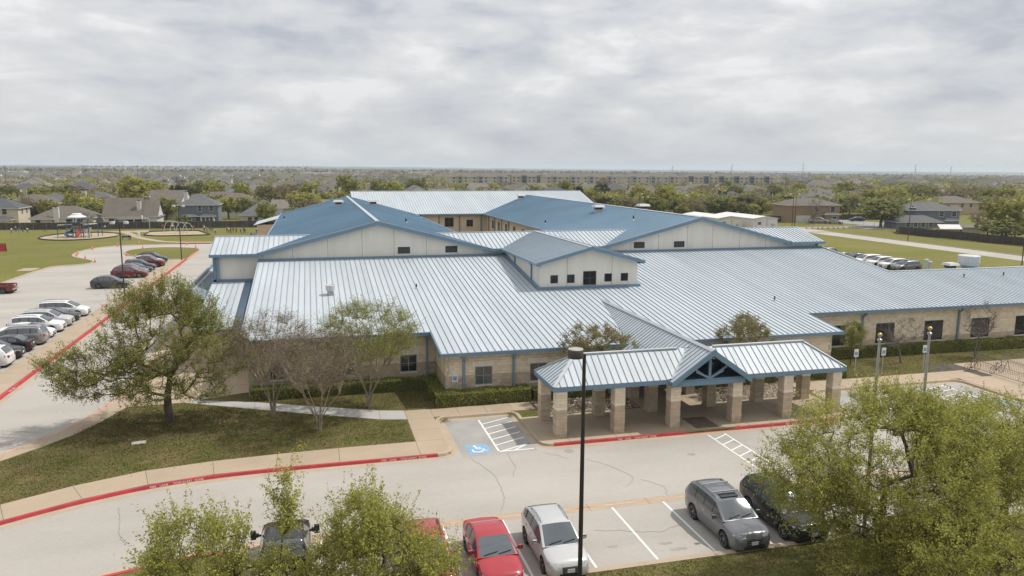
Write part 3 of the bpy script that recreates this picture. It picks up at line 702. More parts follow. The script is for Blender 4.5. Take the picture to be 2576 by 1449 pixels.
# front wall of the office wing
ops = [(11.2-8.99, 12.5-8.99, .2, 1.7), (15.41-8.99, 16.74-8.99, .2, 1.7), (29.0-8.99, 30.3-8.99, .2, 1.7), (36.0-8.99, 37.3-8.99, .2, 1.7), (22.6-8.99, 27.2-8.99, ZB, 1.75)]
w1, pt1 = block_wall((8.99, 53.27), (41.65, 53.27), ZB, 2.72, ops, objs=300, soldiers=[(o[0]-.2, o[1]+.2, 1.7, 2.13) for o in ops[:4]])
for k_, o in enumerate(ops[:4]): window(pt1, o[0], o[1], .32, 1.7, gm='glass_blind' if k_ < 2 else 'glass')
# entrance doors
for k_ in range(4):
    a = 22.6-8.99+k_*1.15; window(pt1, a, a+1.13, ZB, 1.75, 1, 2, 'frame_blue', 'glass', sill=False).name = 'door'
# left, side and right walls
opsL = [(6.23+5.05, 7.52+5.05, .25, 1.7), (-3.49+5.05, -2.26+5.05, .25, 1.7), (1.4+5.05, 2.7+5.05, .25, 1.7)]
wl, ptl = block_wall((-5.05, 58.0), (8.99, 58.0), ZB, 3.35, opsL, soldiers=[(o[0]-.2, o[1]+.2, 1.7, 2.13) for o in opsL])
for o in opsL: window(ptl, o[0], o[1], .36, 1.7)
block_wall((8.99, 58.0), (8.99, 53.27), ZB, 2.72)
block_wall((-5.05, 81), (-5.05, 58.0), ZB, 3.4)
block_wall((41.65, 53.27), (41.65, 58.1), ZB, 2.72)
rw = [(45.0, 46.75), (50.09, 52.12), (55.48, 57.6), (60.92, 63.08), (66.2, 68.3), (71.5, 73.6)]
opsR = [(a-41.6, b-41.6, .15, 2.14) for a, b in rw]
wr, ptr = block_wall((41.6, 58.1), (89, 58.1), ZB, 3.36, opsR, split=.62, soldiers=[(o[0]-.15, o[1]+.15, 2.14, 2.57) for o in opsR])
for o in opsR: window(ptr, o[0], o[1], .25, 2.14, fm='frame_dark')
# downspouts
def downspout(x, yw, yf, zt, zb=ZB+.05, parent=None):
    mb = MB(); mb.box((x-.1, yf-.02, zt-.28), (x+.1, yf+.2, zt), 'trim_blue'); mb.beam((x, yf+.1, zt-.25), (x, yw-.1, zt-.5), .14, .12, 'trim_blue')
    mb.box((x-.08, yw-.17, zb), (x+.08, yw-.03, zt-.42), 'trim_blue'); bpart('downspout', mb, parent)
downspout(10.33, 53.27, 52.75, 2.72); downspout(14.1, 53.27, 52.75, 2.72); downspout(8.33, 58.0, 57.5, 3.35); downspout(0.0, 58.0, 57.5, 3.35)
downspout(48.5, 58.1, 57.55, 3.36); downspout(59.3, 58.1, 57.55, 3.36); downspout(69.8, 58.1, 57.55, 3.36)
mb = MB(); mb.box((53.7, 57.85, 2.42), (53.95, 58.1, 2.5), 'galv'); mb.beam((53.8, 57.95, 2.44), (53.9, 57.6, 2.3), .13, .12, 'galv'); bpart('wall_lamp', mb)

# --- high blocks: stucco wall under the two gables and the cross wing
zg = 7.45; m3 = 0.256
def stucco_wall():
    y = 81.2
    def prof(x):   # underside of the roof along the wall
        g1 = 10.42-m3*abs(x-6.57); g2 = 10.42-m3*abs(x-44.1); return max(7.2, g1, g2)
    xs = sorted(set([-9.9, 60.4, 6.57, 44.1, 6.57-12.58, 6.57+12.58, 44.1-12.58, 44.1+12.58]))
    mb = MB(); pts = [(-9.9, y, 4.2), (60.4, y, 4.2)]+[(x, y, prof(x)) for x in reversed(xs)]; mb.poly(pts, 'stucco')
    mb.box((-9.9, y+.03, ZB), (60.4, y+.3, 6.6), 'stucco')
    for x0, x1 in ((-9.9, -9.85), (60.4, 60.45)): mb.box((x0, y, ZB), (x1, 91, 7.2), 'stucco')
    w = bpart('upper_wall', mb)
    for x in (-2.13, 1.42, 4.95, 8.29, 11.75, 15.12, 35.47, 38.95, 42.63, 45.93, 49.56, 53.1):
        j = MB(); j.box((x-.02, y-.006, 6.5), (x+.02, y+.02, prof(x)-.05), 'stucco_joint'); bpart('expansion_joint', j, w)
    for xa, xb in ((8.69, 9.97), (13.81, 15.11), (35.85, 37.18), (40.92, 42.26)):
        v = MB(); v.box((xa, y-.05, 7.07), (xb, y-.01, 7.13), 'louver'); v.box((xa, y-.05, 7.70), (xb, y-.01, 7.76), 'louver')
        v.box((xa, y-.05, 7.13), (xa+.06, y-.01, 7.7), 'louver'); v.box((xb-.06, y-.05, 7.13), (xb, y-.01, 7.7), 'louver'); v.box((xa, y-.012, 7.1), (xb, y-.004, 7.72), 'pipe_black')
        lv = bpart('louver_vent', v)
        for k in range(5):
            s_ = MB(); zz = 7.16+k*.11; s_.add([(xa+.07, y-.045, zz), (xb-.07, y-.045, zz), (xb-.07, y-.016, zz+.07), (xa+.07, y-.016, zz+.07)], [(0, 1, 2, 3)], 'frame_dark'); bpart('slat', s_, lv)
    fl = MB()   # flashing where the main roof meets the wall
    for x0, x1 in ((-5.54, 20.4), (30.4, 60.9)): fl.box((x0, 80.95, 6.55), (x1, 81.19, 6.84), 'trim_blue')
    fl.box((-9.95, 81.0, 4.62), (-5.54, 81.19, 4.86), 'trim_blue'); bpart('flashing', fl)
stucco_wall()
# cross wing roof
wp = Plane((0, 80.6, zg), (1, 0, 0), (0, 1, 0), .24)
def wing_hi(x):
    r = 5.5
    for c in (6.57, 44.1):
        g = 10.57-m3*abs(x-c)
        if g > zg: r = min(r, 0) if g >= zg+.24*5.5 else r
    return r
def wing_lo(x):
    for c in (6.57, 44.1):
        g = 10.57-m3*abs(x-c)
        if g > zg: return (g-zg)/.24
    return 0
wroof = bpart('wing_roof', MB().box((-9.8, 81.3, 6.9), (60.3, 91, 7.0), 'mortar'))
wing_edges = [-10.05+.5*i for i in range(0, 143)]
vis = [e for e in wing_edges]
panels(wp, wing_edges, wing_lo, lambda x: 5.5 if wing_lo(x) < 5.5 else wing_lo(x), 'roof_metal', wroof, True)
for x0, x1 in ((-10.1, 0.4), (13.2, 37.6), (50.6, 60.9)):
    mb = MB(); mb.box((x0, 85.95, zg+.24*5.5-.03), (x1, 86.25, zg+.24*5.5+.07), 'roof_metal'); bpart('ridge_cap', mb, wroof)
    mb = MB(); q = Plane((0, 91.6, zg), (1, 0, 0), (0, -1, 0), .24); mb.quad(q.P(x0, 0), q.P(x0, 5.5), q.P(x1, 5.5), q.P(x1, 0), 'roof_blue'); bpart('rear_slope', mb, wroof)
for x0, x1 in ((-10.15, -5.5), (18.6, 20.1), (30.5, 32.05), (56.2, 60.95)):
    mb = MB(); mb.box((x0, 80.42, 7.16), (x1, 80.62, 7.44), 'trim_blue'); bpart('gutter', mb, wroof)
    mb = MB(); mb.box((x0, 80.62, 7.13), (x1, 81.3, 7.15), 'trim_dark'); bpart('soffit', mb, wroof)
for x in (-10.1, 60.9):
    mb = MB(); mb.beam(wp.P(x, -.05, -.1), wp.P(x, 5.5, -.1), .08, .22, 'trim_blue'); bpart('rake_trim', mb, wroof)
mb = MB(); mb.box((-9.86, 81.0, 4.6), (-9.6, 81.18, 7.1), 'trim_blue'); mb.box((-9.55, 80.85, 4.75), (-9.33, 81.05, 7.15), 'trim_blue'); bpart('downspout', mb)
mb = MB(); mb.box((60.1, 80.9, 6.7), (60.3, 81.1, 7.15), 'trim_blue'); bpart('downspout', mb)

# --- the two long gable roofs
def gable(c, y0, y1, mname, nm):
    rf = bpart(nm, MB().box((c-11, y0+1, 6.3), (c+11, y1-1, 6.4), 'mortar')); mg = MB(); 
    for sgn in (-1, 1):
        pl = Plane((c+sgn*12.15, y0, 10.57-m3*12.15), (0, 1, 0), (-sgn, 0, 0), m3)
        panels(pl, rng_edges(0, y1-y0, .5), lambda u: 0, lambda u: 12.15, mname, rf, False, mg, rib=.05)
    bpart('roof_panels', mg, rf, kind='stuff')
    mb = MB()
    for sgn in (-1, 1): mb.add([(c, y0-.03, 10.65), (c, y1, 10.65), (c+sgn*.22, y1, 10.59), (c+sgn*.22, y0-.03, 10.59)], [(0, 1, 2, 3) if sgn > 0 else (3, 2, 1, 0)], 'roof_metal')
    bpart('ridge_cap', mb, rf)
    for sgn in (-1, 1):      # rake fascia at the front, gutters along the eaves
        mb = MB(); a = Vector((c, y0-.02, 10.57)); b = Vector((c+sgn*12.2, y0-.02, 10.57-m3*12.2))
        mb.add([a+Vector((0,0,.03)), b+Vector((0,0,.03)), b+Vector((0,0,-.36)), a+Vector((0,0,-.38)), a+Vector((0,.1,.03)), b+Vector((0,.1,.03)), b+Vector((0,.1,-.36)), a+Vector((0,.1,-.38))],
               [(0,1,2,3),(4,5,1,0),(2,6,7,3),(1,5,6,2)] if sgn < 0 else [(3,2,1,0),(0,1,5,4),(3,7,6,2),(2,6,5,1)], 'trim_blue')
        mb.beam(a+Vector((0,-.01,.04)), b+Vector((0,-.01,.04)), .07, .05, 'roof_metal'); bpart('rake_fascia', mb, rf)
        mb = MB(); x = c+sgn*12.2; mb.box((min(x, x+sgn*.16), y0, 7.2), (max(x, x+sgn*.16), y1, 7.46), 'trim_blue'); bpart('gutter', mb, rf)
        mb = MB(); xw = c+sgn*11.55; mb.box((min(xw, xw-sgn*.3), y0+6, ZB), (max(xw, xw-sgn*.3), y1-.3, 7.3), 'tan_wall')
        mb.box((min(x, xw), y0+.1, 7.17), (max(x, xw), y1, 7.19), 'trim_dark'); bpart('side_wall', mb)
    mb = MB(); mb.poly([(c-11.5, y1-.3, ZB), (c-11.5, y1-.3, 7.5), (c, y1-.3, 10.4), (c+11.5, y1-.3, 7.5), (c+11.5, y1-.3, ZB)], 'tan_wall'); bpart('end_wall', mb)
    mb = MB(); mb.box((c-12.1, y0+.05, 7.1), (c-5, y0+.7, 7.12), 'trim_dark') if False else None
    return rf
G1 = gable(6.57, 80.6, 152.0, 'roof_blue', 'gable_roof'); G2 = gable(44.1, 80.6, 157.0, 'roof_blue', 'gable_roof')
# windows and downspouts of the courtyard side of the right block
def wall_pt_x(X, Y0):    # wall facing -x
    return lambda s, z, o: (X-o, Y0-s, z)
pc = wall_pt_x(44.1-11.55-.06, 143)
for s in (4.0, 8.6, 14, 19.5, 25): window(pc, s, s+1.5, 4.9, 6.5, 2, 2, 'frame_blue', 'glass')
for s in (1.8, 6.8, 12, 17): 
    mb = MB(); q = pc(s, 0, .12); mb.box((q[0]-.08, q[1]-.08, ZB), (q[0]+.08, q[1]+.08, 7.0), 'trim_blue'); mb.beam((q[0], q[1], 6.95), (q[0]-.55, q[1], 7.25), .12, .12, 'trim_blue'); bpart('downspout', mb)
# --- rear cross block
bp = Plane((0, 143.4, zg), (1, 0, 0), (0, 1, 0), .256)
broof = bpart('rear_roof', MB().box((9, 144.5, 6.3), (56, 158, 6.4), 'mortar')); mg = MB()
def b_lo(x): return max(0.0, (10.57-m3*abs(x-44.1)-zg)/.256)
panels(bp, rng_edges(7.6, 56.7, .5), lambda x: b_lo(x) if x > 31.9 else 0, lambda x: 15.0, 'roof_metal', broof, False, mg); bpart('roof_panels', mg, broof, kind='stuff')
zb_ = zg+.256*15
mb = MB(); mb.box((7.5, 158.2, zb_-.04), (56.8, 158.6, zb_+.08), 'roof_metal'); bpart('ridge_cap', mb, broof)
mb = MB(); mb.quad((7.6, 158.4, zb_), (56.7, 158.4, zb_), (56.7, 173.4, zg), (7.6, 173.4, zg), 'roof_blue'); bpart('rear_slope', mb, broof)
mb = MB()
for x in (7.55, 56.75): mb.beam(bp.P(x, 0, -.1), bp.P(x, 15, -.1), .08, .25, 'trim_blue')
bpart('rake_trim', mb, broof)
mb = MB(); mb.box((18.7, 143.2, 7.18), (32.0, 143.4, 7.45), 'trim_blue'); bpart('gutter', mb, broof)
mb = MB(); mb.box((7.8, 144.0, ZB), (56.5, 144.3, 7.3), 'tan_wall'); bpart('rear_wall', mb)
pb = lambda s, z, o: (s, 143.94-o, z)
window(pb, 24.41, 26.12, 4.93, 6.69, 2, 2, 'frame_dark'); window(pb, 28.64, 29.9, 4.91, 6.26, 2, 2, 'frame_dark')
for x in (23.3, 27.25, 31.5): mb = MB(); mb.box((x-.1, 143.8, 0), (x+.1, 143.98, 7.2), 'trim_blue'); bpart('downspout', mb)
# small tan extension beyond the left block
mb = MB(); mb.box((-10.5, 155, ZB), (-4, 166, 5.0), 'tan_wall'); bpart('extension_wall', mb)
mb = MB(); mb.add([(-11, 154.6, 4.95), (-3.6, 154.6, 7.0), (-3.6, 166.4, 7.0), (-11, 166.4, 4.95)], [(0, 1, 2, 3)], 'roof_metal'); mb.box((-11.1, 154.5, 4.75), (-10.95, 166.5, 5.0), 'trim_blue'); bpart('extension_roof', mb)

# --- clerestory over the entrance axis
croof = bpart('clerestory_roof', MB().box((20.6, 68, 6.9), (30.2, 81, 7.0), 'mortar'))
yc0 = 67.0; cx = 25.36
for sgn in (-1, 1):
    pl = Plane((cx+sgn*5.33, yc0, 7.45), (0, 1, 0), (-sgn, 0, 0), .262)
    def c_hi(u, pl=pl):                       # stops where it meets the cross wing
        return 5.33
    def c_lo(u):
        dy = yc0+u-80.6
        return max(0.0, .24*dy/.262) if dy > 0 else 0.0
    panels(pl, rng_edges(0, 18.9, .5), c_lo, c_hi, 'roof_metal', croof, sgn < 0, None if sgn < 0 else MB()) if sgn < 0 else None
    if sgn > 0:
        mg = MB(); panels(pl, rng_edges(0, 18.9, .5), c_lo, c_hi, 'roof_metal', croof, False, mg); bpart('roof_panels', mg, croof, kind='stuff')
    mb = MB(); a = Vector((cx, yc0-.02, 7.45+.262*5.33)); b = Vector((cx+sgn*5.4, yc0-.02, 7.44))
    mb.add([a+Vector((0,0,.03)), b+Vector((0,0,.03)), b+Vector((0,0,-.27)), a+Vector((0,0,-.29)), a+Vector((0,.1,.03)), b+Vector((0,.1,.03)), b+Vector((0,.1,-.27)), a+Vector((0,.1,-.29))],
           [(0,1,2,3),(4,5,1,0),(2,6,7,3),(1,5,6,2)] if sgn < 0 else [(3,2,1,0),(0,1,5,4),(3,7,6,2),(2,6,5,1)], 'trim_blue'); bpart('rake_fascia', mb, croof)
    x = cx+sgn*5.36; mb = MB(); mb.box((min(x, x+sgn*.14), yc0, 7.2), (max(x, x+sgn*.14), 80.7, 7.44), 'trim_blue'); bpart('gutter', mb, croof)
    mb = MB(); mb.box((min(x, cx+sgn*4.9), yc0+.1, 7.16), (max(x, cx+sgn*4.9), 80.7, 7.18), 'trim_dark'); bpart('soffit', mb, croof)
mb = MB()
for sgn in (-1, 1): mb.add([(cx, yc0-.03, 8.92), (cx, 85.9, 8.92), (cx+sgn*.2, 85.9, 8.86), (cx+sgn*.2, yc0-.03, 8.86)], [(0, 1, 2, 3) if sgn > 0 else (3, 2, 1, 0)], 'roof_metal')
bpart('ridge_cap', mb, croof)
mb = MB(); yw = 67.65
mb.poly([(20.45, yw, 4.7), (30.32, yw, 4.7), (30.32, yw, 7.3), (25.36, yw, 8.72), (20.45, yw, 7.3)], 'stucco')
mb.quad((20.45, 81.2, 4.9), (20.45, yw, 4.7), (20.45, yw, 7.3), (20.45, 81.2, 7.3), 'stucco'); mb.quad((30.32, yw, 4.7), (30.32, 81.2, 4.9), (30.32, 81.2, 7.3), (30.32, yw, 7.3), 'stucco')
cw = bpart('clerestory_wall', mb)
for x in (23.13, 27.67): j = MB(); j.box((x-.02, yw-.006, 5.1), (x+.02, yw+.02, 7.9), 'stucco_joint'); bpart('expansion_joint', j, cw)
pw = lambda s, z, o: (s, yw-.052-o, z)
for a, b, c, d, n in ((21.49, 22.22, 5.43, 6.2, 1), (23.14, 23.88, 5.42, 6.21, 1), (24.75, 26.06, 5.17, 6.49, 2), (26.92, 27.66, 5.43, 6.2, 1), (28.6, 29.34, 5.44, 6.2, 1)):
    window(pw, a, b, c, d, n, n, 'frame_dark', 'glass', sill=False)
mb = MB(); mb.box((20.15, yw-.28, 4.88), (30.45, yw-.01, 5.11), 'trim_blue')
a = mp.P(20.33, 67.4, .1); b = mp.P(20.33, 81.1, .1); mb.beam(a, b, .28, .26, 'trim_blue'); a = mp.P(30.44, 67.4, .1); b = mp.P(30.44, 81.1, .1); mb.beam(a, b, .28, .26, 'trim_blue'); bpart('flashing', mb)
for y in (70.2, 76.5):
    mb = MB(); mb.box((20.3, y, mp.P(0, y).z), (20.44, y+.15, 6.95), 'trim_blue'); mb.beam((20.37, y+.07, 6.9), (20.0, y+.07, 7.25), .13, .13, 'trim_blue'); bpart('downspout', mb)
# --- low roofs on the left flank
lroof = bpart('side_roof', MB().box((-9.7, 66.6, 2.4), (-6.8, 81, 2.5), 'mortar'))
lp = Plane((0, 81.1, 4.62-.13*20.6), (1, 0, 0), (0, 1, 0), .13); lp.O = Vector((0, 66.4, 4.62-.13*14.7))
panels(lp, rng_edges(-9.98, -6.86, .52), lambda x: 0, lambda x: 14.7, 'roof_metal', lroof, True)
mb = MB(); mb.quad(lp.P(-6.86, 0, -.05), lp.P(-5.5, 0, -.05), lp.P(-5.5, 14.7, -.05), lp.P(-6.86, 14.7, -.05), 'trim_blue'); mb.beam(lp.P(-6.2, 0, .02), lp.P(-6.2, 14.7, .02), .05, .1, 'trim_dark'); bpart('valley_flashing', mb, lroof)
mb = MB(); mb.box((-10.05, 66.25, 2.46), (-5.5, 66.4, 2.70), 'trim_blue'); bpart('gutter', mb, lroof)
block_wall((-9.7, 67.2), (-5.06, 67.2), ZB, 2.5, name='side_wall'); block_wall((-9.7, 81), (-9.7, 67.2), ZB, 2.5, name='side_wall')
lean = bpart('lean_to_roof', MB().box((-11.4, 76, 3.2), (-10.1, 118, 3.3), 'mortar')); mg = MB()
tp = Plane((-10.0, 75.5, 3.72), (0, 1, 0), (-1, 0, 0), .42); panels(tp, rng_edges(0, 44, .42), lambda u: 0, lambda u: 1.55, 'roof_metal', lean, False, mg, rib=.05); bpart('roof_panels', mg, lean, kind='stuff')
mb = MB(); mb.box((-11.75, 75.4, 4.1), (-11.55, 119.6, 4.78), 'trim_blue'); mb.box((-11.56, 75.4, 4.3), (-11.3, 119.6, 4.42), 'roof_metal'); bpart('fascia', mb, lean)
for y in np.arange(77, 119, 6): mb = MB(); mb.box((-11.75, y, ZB), (-11.4, y+.35, 4.15), 'tan_wall'); bpart('post', mb, lean)

# --- roof furniture
def pipe(P, h=.45, r=.07, m='pipe_black'):
    mb = MB(); mb.tube([P, (P[0], P[1], P[2]+h)], r, m, 10); mb.lathe([(r*2.1, 0), (r*1.1, .12)], 'galv', 10, P); bpart('vent_pipe', mb, None, 40)
for x, y in ((9.06, 69.35), (41.4, 61.33), (67.84, 66.27), (73.22, 66.33)): pipe(tuple(mp.P(x, y)), .42)
def g1z(x): return 10.57-m3*abs(x-6.57)
def g2z(x): return 10.57-m3*abs(x-44.1)
for x, y, f in ((-4.41, 127.96, g1z), (11.2, 94.74, g1z), (18.0, 131.05, g1z), (40.32, 91.7, g2z), (33.76, 109.2, g2z)): pipe((x, y, f(x)-.03), .55, .1)
def hood(x, y, z, s=1.0):
    mb = MB(); mb.box((x-.55*s, y-.5*s, z-.4), (x+.55*s, y+.5*s, z+.35*s), 'galv'); mb.box((x-.5*s, y-.46*s, z+.35*s), (x+.5*s, y+.46*s, z+.7*s), 'louver')
    a = .85*s; mb.add([(x-a, y-a*.9, z+.7*s), (x+a, y-a*.9, z+.7*s), (x+a, y+a*.9, z+.7*s), (x-a, y+a*.9, z+.7*s), (x-a*.8, y-a*.7, z+1.0*s), (x+a*.8, y-a*.7, z+1.0*s), (x+a*.8, y+a*.7, z+1.0*s), (x-a*.8, y+a*.7, z+1.0*s)],
        [(0,1,5,4),(1,2,6,5),(2,3,7,6),(3,0,4,7),(4,5,6,7),(3,2,1,0)], 'galv_white'); bpart('exhaust_hood', mb)
for x, y, f in ((4.08, 125.4, g1z), (10.03, 131.2, g1z), (41.06, 106.3, g2z), (41.16, 150.3, g2z), (45.6, 100.5, g2z)): hood(x, y, f(x))
hood(72.2, 72.6, 4.55, .9)
def mushroom(x, y, z, s=1.0, base=True):
    mb = MB()
    if base: mb.box((x-.42*s, y-.42*s, z-.2), (x+.42*s, y+.42*s, z+.32*s), 'galv')
    mb.lathe([(.36*s, .32*s), (.38*s, .5*s), (.60*s, .62*s), (.64*s, 1.30*s), (.60*s, 1.34*s), (.56*s, 1.24*s), (.2*s, 1.2*s), (.001, 1.22*s)], 'galv_white', 24, (x, y, z)); bpart('exhaust_fan', mb, None, 40)
p = mp.P(1.3, 68.3); mushroom(p.x, p.y, p.z+.02, .66)
mb = MB(); x, y, z = 74.8, 72.6, 4.5
mb.box((x-.5, y-.5, z-.3), (x+.5, y+.5, z+.35), 'galv'); mb.lathe([(.7, .35), (.95, .5), (1.1, .62), (1.14, .9), (1.18, .92), (1.18, 1.7), (1.12, 1.76), (.001, 1.7)], 'galv_white', 28, (x, y, z))
mb.tube([(x+.4, y-1.0, z+.5), (x+.7, y-1.0, z+.35), (x+.9, y-1.0, z-.1)], .05, 'galv', 6); bpart('exhaust_fan', mb, None, 40)
for x, h in ((68.7, 1.15), (69.2, .9)):
    mb = MB(); mb.tube([(x, 72.5, 4.4), (x, 72.5, 4.75+h-.1)], .13, 'galv', 12); mb.lathe([(.13, 0), (.25, .04), (.25, .16), (.001, .2)], 'galv_white', 12, (x, 72.5, 4.65+h)); bpart('flue', mb, None, 40)
# ------------------------------------------------------------------ entrance canopy
CR = Vector((23.9, 43.9, 0))
canopy = thing('entrance_canopy', 'blue hipped entrance canopy with a trussed gable on stone block columns', 'canopy', CR)
def cpart(name, mb, parent=None, smooth=None, kind=None):
    if parent is None: return part(name, mb, canopy, smooth, loc=-CR, kind=kind)
    return part(name, mb, parent, smooth, kind=kind)
colx = [14.18, 17.95, 21.72, 26.07, 29.8, 33.5]; HW = .34
nblk = 0
for row, yc in enumerate((42.35, 45.6)):
    for i, x in enumerate(colx):
        core = MB(); core.box((x-HW+.03, yc-HW+.03, -.02), (x+HW-.03, yc+HW-.03, 2.86), 'mortar'); co = cpart('column', core)
        rest = MB(); ch = .191
        for k in range(15):
            z0 = k*ch; z1 = z0+ch-.012; g = .006; r = random.Random(i*100+k+row*31)
            m = 'block_dark' if k < 9 else ('block_pale' if k == 9 or k == 14 else 'block_light')
            j = r.uniform(-.012, .012) if k < 9 else r.uniform(-.004, .004)
            f = .1 if k % 2 else -.1
            bs = [((x-HW-j, yc-HW-j, z0), (x+f-g, yc+HW+j, z1)), ((x+f+g, yc-HW-j*.6, z0), (x+HW+j*.6, yc+HW+j*.6, z1))] if (k//1) % 3 != 2 else [((x-HW-j, yc-HW-j, z0), (x+HW+j, yc+f-g, z1)), ((x-HW-j*.6, yc+f+g, z0), (x+HW+j*.6, yc+HW+j, z1))]
            for a, b in bs:
                if nblk < 300: cpart('block', MB().box(a, b, m), co); nblk += 1
                else: rest.box(a, b, m)
        if rest.f: cpart('block_course', rest, co, kind='stuff')
ex0, ex1, ey0, ey1, ez = 13.6, 34.0, 41.85, 45.95, 3.22
mr = .70; rz = ez+mr*(ey1-ey0)/2; yr = (ey0+ey1)/2; run = (ey1-ey0)/2
croof2 = cpart('roof', MB().box((ex0+.3, ey0+.3, 2.92), (ex1-.3, ey1-.3, 2.96), 'trim_dark'))
gx = 23.9; gw = 2.72; gz0 = 3.12; gy0 = 41.4; gzr = 5.02
def cpanels(pl, edges, lo, hi, parent=croof2):
    for ua, ub in zip(edges[:-1], edges[1:]):
        e = 1e-4; la, lb, ha, hb = lo(ua+e), lo(ub-e), hi(ua+e), hi(ub-e)
        if ha-la < .02 and hb-lb < .02: continue
        ha = max(ha, la); hb = max(hb, lb); mb = MB(); q = [pl.P(ua, la), pl.P(ub, lb), pl.P(ub, hb), pl.P(ua, ha)]
        if abs(ha-la) < .02: q = [q[0], q[1], q[2]]
        if abs(hb-lb) < .02: q = [q[0], q[1], q[3]]
        if (q[1]-q[0]).cross(q[-1]-q[0]).z < 0: q = q[::-1]
        mb.poly(q, 'roof_metal')
        if ha-la > .06:
            a = pl.P(ua, la); b = pl.P(ua, ha); w = pl.U*.016; n = pl.P(ua, la, .045)-a
            mb.add([a-w, a+w, b+w, b-w, a-w+n, a+w+n, b+w+n, b-w+n], [(0,1,5,4),(1,2,6,5),(2,3,7,6),(3,0,4,7),(4,5,6,7)], 'roof_seam_shaded')
        cpart('roof_panel', mb, parent)
def hip_hi(x): return min(run, x-ex0, ex1-x)
# front slope, cut by the gable's valleys
fp = Plane((0, ey0, ez), (1, 0, 0), (0, 1, 0), mr)
sg = (gzr-gz0)/gw
def fr_hi(x):
    h = hip_hi(x); d = abs(x-gx)
    return h
def fr_lo(x):
    d = abs(x-gx); zgab = gzr-sg*d
    return max(0.0, (zgab-ez)/mr) if d < gw else 0.0
eds = rng_edges(ex0, ex1, .435)
cpanels(fp, eds, fr_lo, fr_hi)
bp2 = Plane((0, ey1, ez), (1, 0, 0), (0, -1, 0), mr); cpanels(bp2, eds, fr_lo, fr_hi)
for sgn, x in ((1, ex0), (-1, ex1)):
    sp = Plane((x, ey0, ez), (0, 1, 0), (sgn, 0, 0), mr); cpanels(sp, rng_edges(0, ey1-ey0, .42), lambda u: 0, lambda u: min(u, ey1-ey0-u))
# gable roof running back on to the main roof
KY = lambda x: 0
def main_z(Y): Ym = Y/KS; return CAM_H*(1-KS)+KS*(2.96+M_*(Ym-52.7))
for sgn in (-1, 1):
    gp = Plane((gx+sgn*gw, gy0, gz0), (0, 1, 0), (-sgn, 0, 0), sg)
    def g_lo(u):
        Y = gy0+u
        if Y < ey0: return 0.0
        if Y < yr: z = ez+mr*(Y-ey0)
        elif Y < ey1: z = ez+mr*(ey1-Y)
        elif Y < 50.1: return .0
        else: z = main_z(Y)-.01
        return max(0.0, (z-gz0)/sg)
    cpanels(gp, rng_edges(0, 18.9, .42), g_lo, lambda u: gw)
    mb = MB(); a = Vector((gx, gy0-.02, gzr)); b = Vector((gx+sgn*(gw+.06), gy0-.02, gz0-.04))
    mb.add([a+Vector((0,0,.04)), b+Vector((0,0,.04)), b+Vector((0,0,-.30)), a+Vector((0,0,-.36)), a+Vector((0,.12,.04)), b+Vector((0,.12,.04)), b+Vector((0,.12,-.30)), a+Vector((0,.12,-.36))],
           [(0,1,2,3),(4,5,1,0),(2,6,7,3),(1,5,6,2),(7,6,5,4)] if sgn < 0 else [(3,2,1,0),(0,1,5,4),(3,7,6,2),(2,6,5,1),(4,5,6,7)], 'trim_blue'); cpart('rake_fascia', mb, croof2)
    mb = MB(); mb.beam((gx+sgn*.95, gy0+.45, gz0+.48), (gx+sgn*.04, gy0+.45, 3.18), .13, .13, 'trim_blue'); mb.beam((gx+sgn*1.05, gy0+.45, gz0+1.02), (gx, gy0+.45, 3.2), .13, .13, 'trim_blue') if False else None
    mb.beam((gx+sgn*1.3, gy0+.45, 3.95), (gx+sgn*.06, gy0+.45, 3.12), .10, .12, 'trim_blue'); cpart('truss_brace', mb)
    mb = MB(); mb.beam((gx+sgn*gw, gy0+.2, gz0-.12), (gx+sgn*gw, 50.4, gz0-.12), .12, .26, 'trim_blue'); cpart('gutter', mb, croof2)
mb = MB()
for sgn in (-1, 1): mb.add([(gx, gy0-.04, gzr+.07), (gx, 60.2, gzr+.07), (gx+sgn*.2, 60.2, gzr-.06), (gx+sgn*.2, gy0-.04, gzr-.06)], [(0, 1, 2, 3) if sgn > 0 else (3, 2, 1, 0)], 'roof_metal')
cpart('ridge_cap', mb, croof2)
mb = MB()
for x0, x1 in ((ex0+run-.1, gx-1.3), (gx+1.3, ex1-run+.1)): mb.box((x0, yr-.13, rz-.02), (x1, yr+.13, rz+.06), 'roof_metal')
cpart('ridge_cap', mb, croof2)
for sx, x, xr in ((1, ex0, ex0+run), (-1, ex1, ex1-run)):
    for y in (ey0, ey1): mb = MB(); mb.beam((x, y, ez+.03), (xr, yr, rz+.03), .22, .05, 'roof_metal'); cpart('hip_cap', mb, croof2)
for sgn in (-1, 1):    # valley flashing
    d = gw*(gzr-ez)/(gzr-gz0); mb = MB(); mb.beam((gx+sgn*d, ey0, ez+.025), (gx+sgn*(gzr-rz)/sg, yr, rz+.025), .16, .03, 'roof_metal'); cpart('valley_flashing', mb, croof2)
